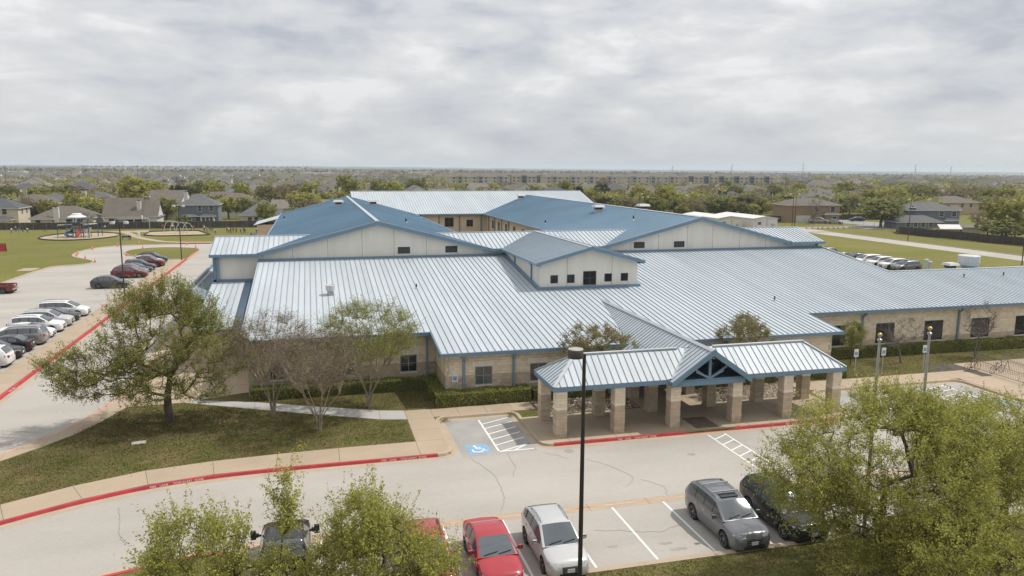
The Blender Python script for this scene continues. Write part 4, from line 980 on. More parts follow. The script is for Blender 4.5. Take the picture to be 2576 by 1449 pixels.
# fascia ring
mb = MB(); t = .10; zl = 2.93
mb.box((ex0-.02, ey0-.03, zl), (gx-gw+.02, ey0+t, ez), 'trim_blue'); mb.box((gx+gw-.02, ey0-.03, zl), (ex1+.02, ey0+t, ez), 'trim_blue'); mb.box((ex0-.02, ey1-t, zl), (ex1+.02, ey1+.03, ez), 'trim_blue')
mb.box((ex0-.03, ey0+t, zl), (ex0+t, ey1-t, ez), 'trim_blue'); mb.box((ex1-t, ey0+t, zl), (ex1+.03, ey1-t, ez), 'trim_blue'); cpart('fascia', mb, croof2)
mb = MB(); mb.box((21.4, gy0+.35, 2.72), (26.4, gy0+.6, 3.02), 'trim_blue'); mb.box((21.6, gy0+.38, 3.02), (26.2, gy0+.57, 3.12), 'trim_blue'); cpart('tie_beam', mb)
mb = MB(); mb.box((gx-.08, gy0+.38, 3.12), (gx+.08, gy0+.52, 4.75), 'trim_blue'); cpart('king_post', mb)
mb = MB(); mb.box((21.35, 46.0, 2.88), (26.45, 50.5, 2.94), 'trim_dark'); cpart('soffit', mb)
# the walkway columns between canopy and doors
for x in (21.72, 26.07):
    for y in (48.6,):
        core = MB(); core.box((x-.3, y-.3, -.02), (x+.3, y+.3, 2.9), 'mortar')
        for k in range(15): core.box((x-HW, y-HW, k*.191), (x+HW, y+HW, k*.191+.179), 'block_dark' if k < 9 else 'block_light')
        cpart('column', core)
# notice board on a post
nb = thing('notice_board', 'blue notice board with white sheet behind the canopy columns', 'notice board', (19.6, 46.9, 0))
part('post', MB().box((-.07, -.07, 0), (.07, .07, 1.7), 'trim_blue'), nb); bd = part('board', MB().box((-.42, -.05, 1.0), (.42, .05, 2.0), 'trim_blue'), nb); part('sheet', MB().box((-.3, -.06, 1.25), (.3, -.052, 1.6), 'sign_white'), nb)
# ------------------------------------------------------------------ trees, hedges
def seg_mesh(name, P0, P1, R0, R1, m, n=5):
    P0, P1, R0, R1 = map(np.asarray, (P0, P1, R0, R1)); t = P1-P0; L = np.linalg.norm(t, axis=1, keepdims=True); t = t/np.maximum(L, 1e-6)
    ref = np.where(np.abs(t[:, 2:3]) < .9, np.array([[0, 0, 1.]]), np.array([[1., 0, 0]])); a = np.cross(t, ref); a /= np.linalg.norm(a, axis=1, keepdims=True); b = np.cross(t, a)
    an = 2*np.pi*np.arange(n)/n; ca, sa = np.cos(an), np.sin(an)
    ring = a[:, None, :]*ca[None, :, None]+b[:, None, :]*sa[None, :, None]
    V = np.concatenate([P0[:, None]+ring*R0[:, None, None], P1[:, None]+ring*R1[:, None, None]], 1).reshape(-1, 3)
    k = np.arange(n); base = (np.arange(len(P0))*2*n)[:, None]
    F = np.stack([base+k, base+(k+1) % n, base+n+(k+1) % n, base+n+k], 2).reshape(-1, 4)
    return V, F
def leaf_arrays(rs, C, size, asp=.5, up=0.0, flat=None):
    n = len(C); u = rs.normal(size=(n, 3)); u[:, 2] += up; u /= np.linalg.norm(u, axis=1, keepdims=True)
    w = rs.normal(size=(n, 3)); v = np.cross(u, w); v /= np.linalg.norm(v, axis=1, keepdims=True)
    s = size*rs.uniform(.65, 1.3, (n, 1)); u = u*s; v = v*s*asp
    V = np.stack([C-u*.5, C+v*.5-u*.05, C+u*.5, C-v*.5-u*.05], 1).reshape(-1, 3)
    F = (np.arange(n)*4)[:, None]+np.arange(4); return V, F
def make_tree(seed, trunk, lobes, ncl, ntw, nlf, leafm, barkm, twigm, lsize, r_trunk=None, stems=None, tw_len=.45, jitter=.18, asp=.5, spread=.10, lower=.0, curve=.12, tipr=.007, shell=.35, shoots=0, stem_r=None):
    """lobes: (cx, cy, cz, rx, ry, rz, weight) ellipsoids in local metres; returns (trunk mesh, crown mesh)"""
    rs = np.random.RandomState(seed); wts = np.array([l[6] for l in lobes], float); wts /= wts.sum()
    pts = []
    while len(pts) < ncl:
        l = lobes[rs.choice(len(lobes), p=wts)]; d = rs.normal(size=3); d /= np.linalg.norm(d); r = rs.uniform(shell, 1)**(1/2.2)
        p = np.array(l[:3])+d*r*np.array(l[3:6])
        if p[2] > lower: pts.append(p)
    pts = np.array(pts)
    nodes = []; par = []; lvl = []
    for st in (stems or [trunk]):
        prev = -1
        for q in st: nodes.append(np.array(q, float)); par.append(prev); prev = len(nodes)-1
    start = len(nodes); top = np.array(trunk[-1], float)
    order = np.argsort(np.linalg.norm((pts-top)*np.array([1, 1, .8]), axis=1)); tips = []
    for i in order:
        p = pts[i]; A = np.array(nodes); d = np.linalg.norm(A-p, axis=1); d = d+np.maximum(0, A[:, 2]-p[2])*.9; d[0] += 2
        j = int(np.argmin(d)); a = A[j]; L = np.linalg.norm(p-a); k = max(1, int(L/.55)); prev = j
        side = rs.normal(size=3)*L*curve; side[2] = abs(side[2])*.4-.03*L
        for s in range(1, k+1):
            f = s/k; q = a+(p-a)*f+side*math.sin(math.pi*f)+(rs.normal(size=3)*jitter*.22 if s < k else 0)
            nodes.append(q); par.append(prev); prev = len(nodes)-1
        tips.append(prev)
    N = np.array(nodes); par = np.array(par); area = np.zeros(len(N)); area[np.array(tips)] = tipr**1.95
    for i in range(len(N)-1, -1, -1):
        if area[i] == 0: area[i] = tipr**1.95*.3
        if par[i] >= 0: area[par[i]] += area[i]
    rad = area**(1/1.95)
    if r_trunk: rad = rad*min(1.25, max(.7, r_trunk/rad[0])) if rad[0] > 0 else rad
    if stem_r is not None:
        k0 = 0
        for st in (stems or [trunk]):
            for q in range(len(st)): rad[k0+q] = max(rad[k0+q] if not stems else 0, stem_r[0]+(stem_r[1]-stem_r[0])*q/max(1, len(st)-1))
            k0 += len(st)
    ii = np.where(par >= 0)[0]
    # twigs
    T = N[np.array(tips)]; T = np.repeat(T, ntw, 0); Dv = rs.normal(size=T.shape); Dv[:, 2] = Dv[:, 2]*.7+.30; out = (T-top); out /= np.maximum(np.linalg.norm(out, axis=1, keepdims=True), .3); Dv = Dv/np.linalg.norm(Dv, axis=1, keepdims=True)+out*.85
    Dv /= np.linalg.norm(Dv, axis=1, keepdims=True); Lw = tw_len*rs.uniform(.45, 1.25, (len(T), 1)); E = T+Dv*Lw
    SH = None
    if shoots:      # long wispy shoots standing out of the crown
        tp = N[np.array(tips)]; far = np.linalg.norm((tp-top)*np.array([1, 1, 1.2]), axis=1); pick = tp[np.argsort(-far)[:max(shoots, len(tp)//2)]]; pick = pick[rs.choice(len(pick), shoots, replace=len(pick) < shoots)]
        o2 = pick-top; o2 /= np.maximum(np.linalg.norm(o2, axis=1, keepdims=True), .3); dd = o2*.8+rs.normal(size=pick.shape)*.35+np.array([0, 0, .55]); dd /= np.linalg.norm(dd, axis=1, keepdims=True); SH = (pick, pick+dd*rs.uniform(.6, 1.5, (shoots, 1))*tw_len/.75)
        T = np.concatenate([T, SH[0]]); E = np.concatenate([E, SH[1]])
    V1, F1 = seg_mesh('', N[par[ii]], N[ii], np.minimum(rad[par[ii]], rad[ii]*1.6+.004), rad[ii], 0, 6); V2, F2 = seg_mesh('', T, E, np.full(len(T), tipr*.8), np.full(len(T), tipr*.25), 0, 3)
    tm = fast_mesh('trunk', np.concatenate([V1, V2]), np.concatenate([F1, F2+len(V1)]), [barkm, twigm], np.concatenate([np.zeros(len(F1)), np.ones(len(F2))]))
    tm.shade_smooth()
    cm = None
    if nlf:
        nt_ = len(T)-(len(SH[0]) if SH is not None else 0); nl = nt_*nlf; idx = np.repeat(np.arange(nt_), nlf); f = rs.uniform(.1, 1.08, (nl, 1)); C = T[idx]+(E[idx]-T[idx])*f+rs.normal(size=(nl, 3))*spread
        if SH is not None:
            a, b = SH; idx = np.repeat(np.arange(len(a)), 34); f = rs.uniform(.05, 1.05, (len(idx), 1)); C = np.concatenate([C, a[idx]+(b[idx]-a[idx])*f+rs.normal(size=(len(idx), 3))*spread*(1.5-f)])
        V, F = leaf_arrays(rs, C, lsize, asp, .25); cm = fast_mesh('crown', V, F, [leafm] if isinstance(leafm, str) else leafm)
    return tm, cm
def place_tree(name, meshes, label, loc, rot=0, group=None, scale=1.0, cat='tree'):
    t = thing(name, label, cat, loc, rot, group); a = link('trunk', meshes[0], t); 
    if meshes[1]: link('crown', meshes[1], t)
    if scale != 1.0: t.scale = (scale,)*3 if isinstance(scale, (int, float)) else scale
    return t
# big oak leaning over the lawn on the left
oak = make_tree(11, [(0,0,-.1), (-.02,0,.6), (-.05,.05,1.2), (-.05,.1,1.8), (.1,.1,2.5)], [(-.1,0,5.6,3.7,3.4,2.7,5), (-4.0,-.3,4.0,2.9,2.3,1.2,2.6), (-3.4,.3,2.7,2.9,2.2,.9,1.7), (2.7,.2,4.4,2.3,2.3,2.4,2.2), (.2,.1,8.0,1.5,1.5,1.2,1.1), (1.8,0,7.2,1.3,1.4,1.2,.9), (-1.8,0,7.3,1.3,1.4,1.2,.9), (-.6,-1.7,2.7,2.0,1.4,.9,1.2), (2.2,-1.2,2.6,1.6,1.3,.8,.7), (-.6,-.4,4.6,1.7,1.6,1.5,1.2)],
    900, 7, 13, 'leaf_oak', 'bark', 'bark', .095, .27, tw_len=.75, lower=1.35, spread=.06, tipr=.0048, shoots=420, stem_r=(.31, .2))
place_tree('oak_tree', oak, 'spreading oak with thin foliage standing beside the left drive', (-9.28, 50.6, 0), 0)
# three crape myrtles in front of the left wall
def myrtle(seed, h, w, lm, nlf, nst=7):
    rs = np.random.RandomState(seed); stems = []
    for k in range(nst):
        a = 2*math.pi*k/nst+rs.uniform(-.3, .3); r = .10; sp = w*rs.uniform(.13, .25)
        p3 = (sp*math.cos(a+.2), sp*math.sin(a+.2), h*rs.uniform(.36, .44)); stems.append([(r*math.cos(a)*.7, r*math.sin(a)*.7, -.05), (r*1.8*math.cos(a), r*1.8*math.sin(a), h*.13), (sp*.55*math.cos(a+.1), sp*.55*math.sin(a+.1), h*.26), p3])
        for q in (-1, 0, 1):
            b_ = a+.2+q*.5; s2 = w*rs.uniform(.24, .44); stems.append([p3, ((p3[0]+s2*math.cos(b_))*.5, (p3[1]+s2*math.sin(b_))*.5, h*.52), (s2*math.cos(b_), s2*math.sin(b_), h*rs.uniform(.6, .72))])
    return make_tree(seed, [(0,0,0), (0,0,h*.5)], [(0,0,h*.74,w*.5,w*.48,h*.25,5), (0,0,h*.60,w*.46,w*.44,h*.14,2)], 330, 13, nlf, lm, 'bark_myrtle', 'twig', .075, .085, stems=stems, tw_len=.8, lower=h*.40, spread=.05, tipr=.0046, curve=.06, stem_r=(.055, .024))
place_tree('crape_myrtle', myrtle(21, 6.9, 5.8, 'leaf_myrtle', 3), 'brownish multi-stemmed crape myrtle nearest the big oak', (-2.95, 50.5, 0), .4, 'crape myrtles on the lawn')
place_tree('crape_myrtle', myrtle(22, 6.3, 5.6, 'leaf_myrtle', 3), 'bare-looking multi-stemmed crape myrtle standing nearest the front kerb', (-.05, 46.9, 0), 1.3, 'crape myrtles on the lawn')
place_tree('crape_myrtle', myrtle(23, 7.3, 6.6, 'leaf_myrtle_green', 9), 'greenest multi-stemmed crape myrtle, right of the two brownish ones', (3.3, 50.8, 0), 2.2, 'crape myrtles on the lawn')
# trees in the strip below the parking row, seen from above
def low_tree(seed, h, w, lm, ncl=300, top=None, nlf=15, ls=.085, ntw=8, sh=120, low=.26):
    lobes = top or [(0,0,h*.62,w*.5,w*.48,h*.30,5), (-w*.22,.2,h*.55,w*.3,w*.3,h*.25,1.5), (w*.22,-.2,h*.58,w*.3,w*.3,h*.26,1.5)]
    return make_tree(seed, [(0,0,-.1), (.03,0,h*.14), (-.04,.03,h*.28), (.02,0,h*.42)], lobes, ncl, ntw, nlf, lm, 'bark', 'twig_grey', ls, .20, tw_len=.75, lower=h*low, spread=.055, tipr=.005, shoots=sh, stem_r=(.19, .10))
place_tree('elm_tree', low_tree(31, 6.6, 6.4, 'leaf_spring', 250, [(-.2,-.3,3.5,2.2,1.6,.85,2.6), (-2.0,.2,4.6,1.45,1.4,1.25,2.6), (.42,0,6.0,.30,.34,1.05,.42), (.45,0,4.6,.25,.3,.8,.2), (1.6,-.5,3.6,1.3,1.3,.9,1.2)]), 'pale green elm with one tall sprig in front of the black pickup', (-1.55, 22.7, 0), 0)
place_tree('elm_tree', low_tree(32, 6.1, 5.6, 'leaf_spring', 310, [(.3,0,3.6,2.1,2.0,1.5,4), (-.45,.3,5.3,.75,.9,1.05,1.2), (1.6,.2,3.2,1.1,1.3,.8,1.4), (2.2,-.3,2.5,1.2,1.4,.8,1.2), (.6,.1,4.8,.5,.7,.85,.6)]), 'bushy pale green elm covering the bonnet of the red SUV', (1.55, 22.4, 0), 1)
place_tree('elm_tree', low_tree(33, 8.0, 10.5, 'leaf_spring', 1080, [(0,0,5.0,3.9,3.6,2.3,5), (-3.3,.4,4.5,1.9,2.0,1.3,1.3), (3.4,-.3,4.9,1.9,2.1,1.9,1.7), (.4,.4,6.6,1.8,1.8,.9,1.0), (-1.2,-.5,3.0,2.2,2.2,1.2,1.2), (1.6,-1,3.0,2.4,2.2,1.4,1.2), (.2,-1.3,1.9,2.6,1.6,1.0,1.2), (2.6,-1.2,2.0,2.2,1.5,1.0,.8), (-2.7,.2,3.2,1.6,1.6,1.1,1.0), (-1.6,-.9,1.7,2.2,1.4,.8,.7)], sh=260, low=.12), 'largest pale green elm in front of the right-hand parking spaces', (21.7, 24.0, 0), 0)
place_tree('elm_tree', low_tree(34, 6.9, 7.5, 'leaf_spring', 620), 'pale green elm cut off by the right edge of the picture', (28.6, 24.6, 0), 0)
place_tree('elm_tree', low_tree(35, 4.6, 6.4, 'leaf_spring', 330), 'low pale green elm at the lower right corner', (22.6, 19.6, 0), 2)
# two small trees rising behind the canopy
def yaupon(seed, h, w): return make_tree(seed, [(0,0,-.05), (.05,0,h*.2), (0,.05,h*.4)], [(0,0,h*.68,w*.5,w*.42,h*.22,3), (-w*.22,0,h*.8,w*.22,w*.2,h*.17,1), (w*.2,0,h*.84,w*.2,w*.2,h*.14,1)], 110, 11, 12, 'leaf_olive', 'bark', 'twig_grey', .095, .08, tw_len=.5, lower=h*.3, spread=.08)
place_tree('small_tree', yaupon(41, 5.6, 5.4), 'small olive tree rising behind the left half of the canopy', (19.0, 48.4, 0), 0)
place_tree('small_tree', yaupon(42, 5.5, 5.2), 'small olive tree rising behind the right half of the canopy', (30.4, 48.4, 0), 1)
# right-hand lawn
place_tree('small_tree', make_tree(43, [(0,0,-.05), (.03,0,.6), (0,0,1.3), (.03,0,2.1)], [(0,0,2.6,.9,.9,.95,3), (.5,0,2.2,.8,.8,.7,1)], 70, 9, 12, 'leaf_oak', 'bark', 'twig_grey', .09, .06, tw_len=.4, lower=1.0, spread=.07), 'small leafy tree beside the access sign on the right lawn', (43.2, 52.75, 0))
place_tree('bare_tree', make_tree(44, [(0,0,-.05), (-.1,0,.5), (-.25,0,1.0)], [(0,0,2.7,2.0,1.6,1.0,3), (-.9,0,2.0,1.0,1,.7,1)], 70, 10, 0, None, 'twig_grey', 'twig_grey', .1, .075, tw_len=.7, lower=1.2, tipr=.008), 'leafless small tree between the two flagpoles on the right lawn', (47.86, 52.3, 0))
place_tree('bare_tree', make_tree(45, [(0,0,-.05), (0,0,.6), (.05,0,1.2)], [(.2,0,3.5,1.4,1.3,1.3,3), (.1,0,2.4,1.3,1.2,.8,1)], 80, 12, 0, None, 'twig_grey', 'twig_grey', .1, .07, stems=[[(.05*k-.1,.04*(k % 2),-.05), (.12*k-.24,.05,.6), (.25*k-.5,.1*(k % 2),1.3)] for k in range(5)], tw_len=.7, lower=1.2, tipr=.007), 'leafless multi-stemmed shrub tree beside the bike racks', (55.8, 52.5, 0))
# hedges
def hedge(pl, w, h, label, seed, lm='leaf_hedge', dens=420, ls=.085):
    rs = np.random.RandomState(seed); C = []; core = MB(); o0 = Vector(pl[0]); t = thing('hedge', label, 'hedge', (o0.x, o0.y, 0), 0, 'clipped hedges along the school walls')
    for a, b in zip(pl[:-1], pl[1:]):
        a = np.array(a); b = np.array(b); L = np.linalg.norm(b-a); d = (b-a)/L; n = np.array([-d[1], d[0]])
        N = int(dens*(L+w)*(w+2*h)); s = rs.uniform(-w*.45, L+w*.45, N); q = rs.uniform(0, w+2*h, N)
        off = np.where(q < h, -w/2, np.where(q < h+w, q-h-w/2, w/2)); z = np.where(q < h, q, np.where(q < h+w, h, q-h-w))
        bul = .06*np.sin(s*2.1+seed)+.05*np.sin(s*5.3+z*4)
        off = off*(1+bul)+rs.normal(size=N)*.035; z = z*(1+bul*.6)+rs.normal(size=N)*.035
        C.append(np.stack([a[0]+d[0]*s+n[0]*off, a[1]+d[1]*s+n[1]*off, np.maximum(z, .03)], 1))
        A = a-d*(w*.4)-n*(w*.42); 
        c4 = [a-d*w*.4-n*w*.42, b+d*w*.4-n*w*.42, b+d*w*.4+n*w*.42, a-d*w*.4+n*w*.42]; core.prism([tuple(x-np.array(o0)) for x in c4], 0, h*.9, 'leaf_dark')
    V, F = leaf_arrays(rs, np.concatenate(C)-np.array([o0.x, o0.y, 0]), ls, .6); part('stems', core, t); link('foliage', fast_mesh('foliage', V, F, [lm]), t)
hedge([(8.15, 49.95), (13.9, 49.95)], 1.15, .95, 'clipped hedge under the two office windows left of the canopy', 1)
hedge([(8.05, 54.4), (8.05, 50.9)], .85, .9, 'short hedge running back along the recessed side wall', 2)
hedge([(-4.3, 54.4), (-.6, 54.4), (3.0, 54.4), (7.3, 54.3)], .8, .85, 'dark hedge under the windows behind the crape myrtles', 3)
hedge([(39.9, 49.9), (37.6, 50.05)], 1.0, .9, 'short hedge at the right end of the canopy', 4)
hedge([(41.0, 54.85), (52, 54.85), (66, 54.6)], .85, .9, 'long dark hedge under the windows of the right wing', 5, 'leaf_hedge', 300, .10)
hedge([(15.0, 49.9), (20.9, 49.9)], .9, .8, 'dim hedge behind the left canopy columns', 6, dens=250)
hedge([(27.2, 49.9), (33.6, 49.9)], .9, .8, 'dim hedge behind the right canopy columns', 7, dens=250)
def shrub_tuft(x, y, s, label, seed):
    rs = np.random.RandomState(seed); C = rs.normal(size=(160, 3))*np.array([.16, .16, .08])*s+np.array([0, 0, .14*s]); C[:, 2] = np.abs(C[:, 2]); V, F = leaf_arrays(rs, C, .10, .3, .8)
    tag(link('weed_tuft', fast_mesh('weed_tuft', V, F, ['leaf_olive']), None, (x, y, ZR)), label, 'weeds')
shrub_tuft(7.85, 46.9, 1.0, 'weeds in the back left corner of the accessible bay', 1); shrub_tuft(12.3, 46.95, .9, 'weeds in the back right corner of the accessible bay', 2)

# ------------------------------------------------------------------ grass blades and leaf litter on the lawns
def in_poly(px, py, poly):
    ins = np.zeros(len(px), bool); n = len(poly)
    for i in range(n):
        (x1, y1), (x2, y2) = poly[i], poly[(i+1) % n]
        c_ = ((y1 > py) != (y2 > py)) & (px < (x2-x1)*(py-y1)/((y2-y1) if y2 != y1 else 1e-9)+x1); ins ^= c_
    return ins
mat('blade', (0.120, 0.135, 0.030), 0.8, col2=(0.205, 0.165, 0.075), island=0.45, spec=0.05, trans=0.2, scale=.6, world=True); mat('litter', (0.15, 0.105, 0.06), 0.9, island=0.45, spec=0.05)
def turf(poly, dens, label, seed, clump=.35):
    rs = np.random.RandomState(seed); P = np.array(poly); x0, y0 = P.min(0); x1, y1 = P.max(0); n = int((x1-x0)*(y1-y0)*dens); x = rs.uniform(x0, x1, n); y = rs.uniform(y0, y1, n)
    f = .5+.5*np.sin(x*1.7+2.1*np.sin(y*.9))*np.sin(y*2.3+1.3*np.sin(x*1.1)); k = in_poly(x, y, poly) & (rs.uniform(size=n) < clump+(1-clump)*f); x, y = x[k], y[k]
    V, F = leaf_arrays(rs, np.stack([x, y, np.full(len(x), .02)], 1), .085, .42, 1.1); tag(link('grass', fast_mesh('grass', V, F, ['blade'])), label, 'grass', kind='stuff')
turf([(-14.6, 40.1), (-12.3, 41.35), (-9.1, 42.6), (-5.8, 43.15), (-2.4, 43.4), (5.4, 43.5), (5.4, 47.5), (3.8, 47.9), (-.3, 50.0), (-4.2, 52.05), (-9.1, 54.7), (-12.5, 54.55), (-13.5, 51.5), (-14.4, 49.4), (-15.7, 47.5), (-17.1, 45.7), (-20.4, 41.4), (-18, 38)], 260, 'short patchy grass on the lawn under the oak', 1)
turf([(-7.6, 55.0), (-4.2, 53.85), (-.2, 51.85), (3.9, 49.95), (5.5, 49.55), (7.4, 49.5), (7.5, 53.8), (-4.3, 53.95)], 240, 'short grass strip between the grey walk and the hedge', 2)
turf([(39.9, 49.25), (50.7, 49.25), (50.9, 51.1), (66, 51.1), (66, 54.1), (41, 54.4)], 120, 'short grass on the right-hand lawn', 3)
turf([(9, 22), (24, 22), (24, 26.8), (9, 26.8)], 260, 'short grass below the front parking row', 4)
rs_ = np.random.RandomState(8); n_ = 5200; q_ = rs_.normal(size=(n_, 2))*np.array([3.4, 2.6])+np.array([-9.6, 49.6]); k_ = in_poly(q_[:, 0], q_[:, 1], [(-14, 41), (5, 44), (5, 47), (-9, 54.6), (-12.5, 54.4), (-15.6, 47.4)]); q_ = q_[k_]
V_, F_ = leaf_arrays(rs_, np.concatenate([q_, np.full((len(q_), 1), .03)], 1), .09, .6, .1); tag(link('leaf_litter', fast_mesh('leaf_litter', V_, F_, ['litter'])), 'brown leaf litter scattered under the oak', 'leaves', kind='stuff')
# ------------------------------------------------------------------ vehicles
def interp(tab, x):
    if x <= tab[0][0]: return tab[0][1]
    for (a, va), (b, vb) in zip(tab[:-1], tab[1:]):
        if x <= b: 
            t = (x-a)/(b-a); return va+(vb-va)*t
    return tab[-1][1]
SPECS = {
 # x measured from the nose; top = bonnet/boot line, roof = greenhouse profile
 'suv': dict(L=4.88, W=1.92, R=.37, xf=.95, xr=3.74, clear=.24, shoulder=[(0,.62),(.12,.80),(.5,.92),(1.3,1.0),(2.5,1.06),(4.0,1.10),(4.75,1.10),(4.88,.95)],
    top=[(0,.66),(.06,.82),(.18,.95),(.7,1.05),(1.32,1.13),(2.5,1.12),(4.3,1.14),(4.8,1.10),(4.88,.96)], roof=[(1.12,1.10),(1.5,1.34),(1.98,1.63),(2.3,1.70),(3.2,1.73),(4.05,1.70),(4.35,1.62),(4.72,1.14)],
    cowl=1.14, wt=1.98, rt=4.30, rb=4.70, pillars=[(2.05,2.12),(2.82,2.90),(3.62,3.70)], side=(1.45,4.32), rails=True),
 'crossover': dict(L=4.62, W=1.85, R=.36, xf=.93, xr=3.58, clear=.22, shoulder=[(0,.55),(.12,.74),(.5,.86),(1.3,.96),(2.5,1.04),(4.0,1.10),(4.5,1.08),(4.62,.9)],
    top=[(0,.60),(.06,.76),(.18,.88),(.7,1.0),(1.3,1.09),(2.5,1.10),(4.1,1.14),(4.55,1.08),(4.62,.92)], roof=[(1.08,1.06),(1.5,1.30),(2.0,1.58),(2.35,1.64),(3.0,1.65),(3.7,1.58),(4.1,1.47),(4.48,1.14)],
    cowl=1.10, wt=2.0, rt=3.85, rb=4.46, pillars=[(2.10,2.16),(2.85,2.93),(3.55,3.70)], side=(1.45,4.05), rails=True),
 'sedan': dict(L=4.60, W=1.78, R=.32, xf=.90, xr=3.56, clear=.17, shoulder=[(0,.48),(.12,.64),(.5,.76),(1.3,.86),(2.5,.92),(3.7,.97),(4.45,.96),(4.60,.75)],
    top=[(0,.54),(.06,.66),(.18,.76),(.7,.88),(1.32,.97),(2.5,.98),(3.7,1.04),(4.4,1.06),(4.55,1.0),(4.60,.78)], roof=[(1.15,.95),(1.6,1.18),(2.1,1.38),(2.4,1.44),(2.9,1.455),(3.3,1.41),(3.65,1.28),(4.05,1.04)],
    cowl=1.17, wt=2.08, rt=3.30, rb=4.0, pillars=[(2.12,2.17),(2.78,2.86),(3.5,3.7)], side=(1.5,3.62), rails=False),
 'minivan': dict(L=5.10, W=1.98, R=.35, xf=.98, xr=3.98, clear=.2, shoulder=[(0,.58),(.12,.74),(.5,.86),(1.2,.98),(2.5,1.05),(4.0,1.08),(4.95,1.08),(5.1,.9)],
    top=[(0,.62),(.06,.76),(.18,.88),(.6,1.0),(1.15,1.11),(2.5,1.10),(4.5,1.12),(5.0,1.08),(5.1,.92)], roof=[(.95,1.07),(1.4,1.34),(1.95,1.62),(2.3,1.70),(3.4,1.735),(4.4,1.70),(4.75,1.62),(5.02,1.12)],
    cowl=.98, wt=1.95, rt=4.66, rb=5.0, pillars=[(2.05,2.13),(2.95,3.03),(3.98,4.07)], side=(1.35,4.62), rails=True),
 'pickup': dict(L=5.80, W=2.02, R=.40, xf=1.0, xr=4.6, clear=.34, shoulder=[(0,.72),(.1,.95),(.4,1.06),(1.3,1.12),(2.5,1.16),(3.6,1.16),(5.7,1.16),(5.8,1.05)],
    top=[(0,.80),(.06,1.0),(.15,1.10),(.7,1.18),(1.35,1.22),(2.5,1.2),(3.8,1.20),(5.74,1.20),(5.8,1.06)], roof=[(1.22,1.19),(1.6,1.45),(2.02,1.80),(2.3,1.88),(2.9,1.90),(3.45,1.88),(3.62,1.80),(3.82,1.20)],
    cowl=1.25, wt=2.02, rt=3.52, rb=3.80, pillars=[(2.1,2.17),(2.82,2.90)], side=(1.55,3.55), rails=False, bed=(3.95,5.70)),
}
WHEEL = {}
def wheel_meshes(r, rimm):
    key = (round(r, 2), rimm)
    if key in WHEEL: return WHEEL[key]
    t = MB(); w = .11
    t.lathe([(r*.66, -w*.8), (r*.70, -w), (r*.93, -w), (r, -w*.7), (r, w*.7), (r*.93, w), (r*.70, w), (r*.66, w*.8)], 'rubber', 28, axis='y')
    rm = MB(); y = w*.72
    rm.lathe([(r*.70, w*.98), (r*.66, w*.9), (r*.62, w*.4), (r*.3, w*.35), (.001, w*.35)], 'plastic_black', 28, axis='y')
    rm.lathe([(r*.70, w*1.0), (r*.655, w*.96)], rimm, 28, axis='y'); rm.lathe([(r*.17, w*.4), (r*.16, y+.01), (.001, y+.012)], rimm, 14, axis='y')
    for k in range(10):
        a = 2*math.pi*k/10+(.12 if k % 2 else -.12); c, s = math.cos(a), math.sin(a); q = r*.035; 
        rm.add([(c*r*.12-s*q, y, s*r*.12+c*q), (c*r*.12+s*q, y, s*r*.12-c*q), (c*r*.67+s*q, y+.008, s*r*.67-c*q), (c*r*.67-s*q, y+.008, s*r*.67+c*q)], [(0, 1, 2, 3), (3, 2, 1, 0)], rimm)
    WHEEL[key] = (t.mesh('wheel', 40), rm.mesh('rim', 30)); return WHEEL[key]
CARM = {}
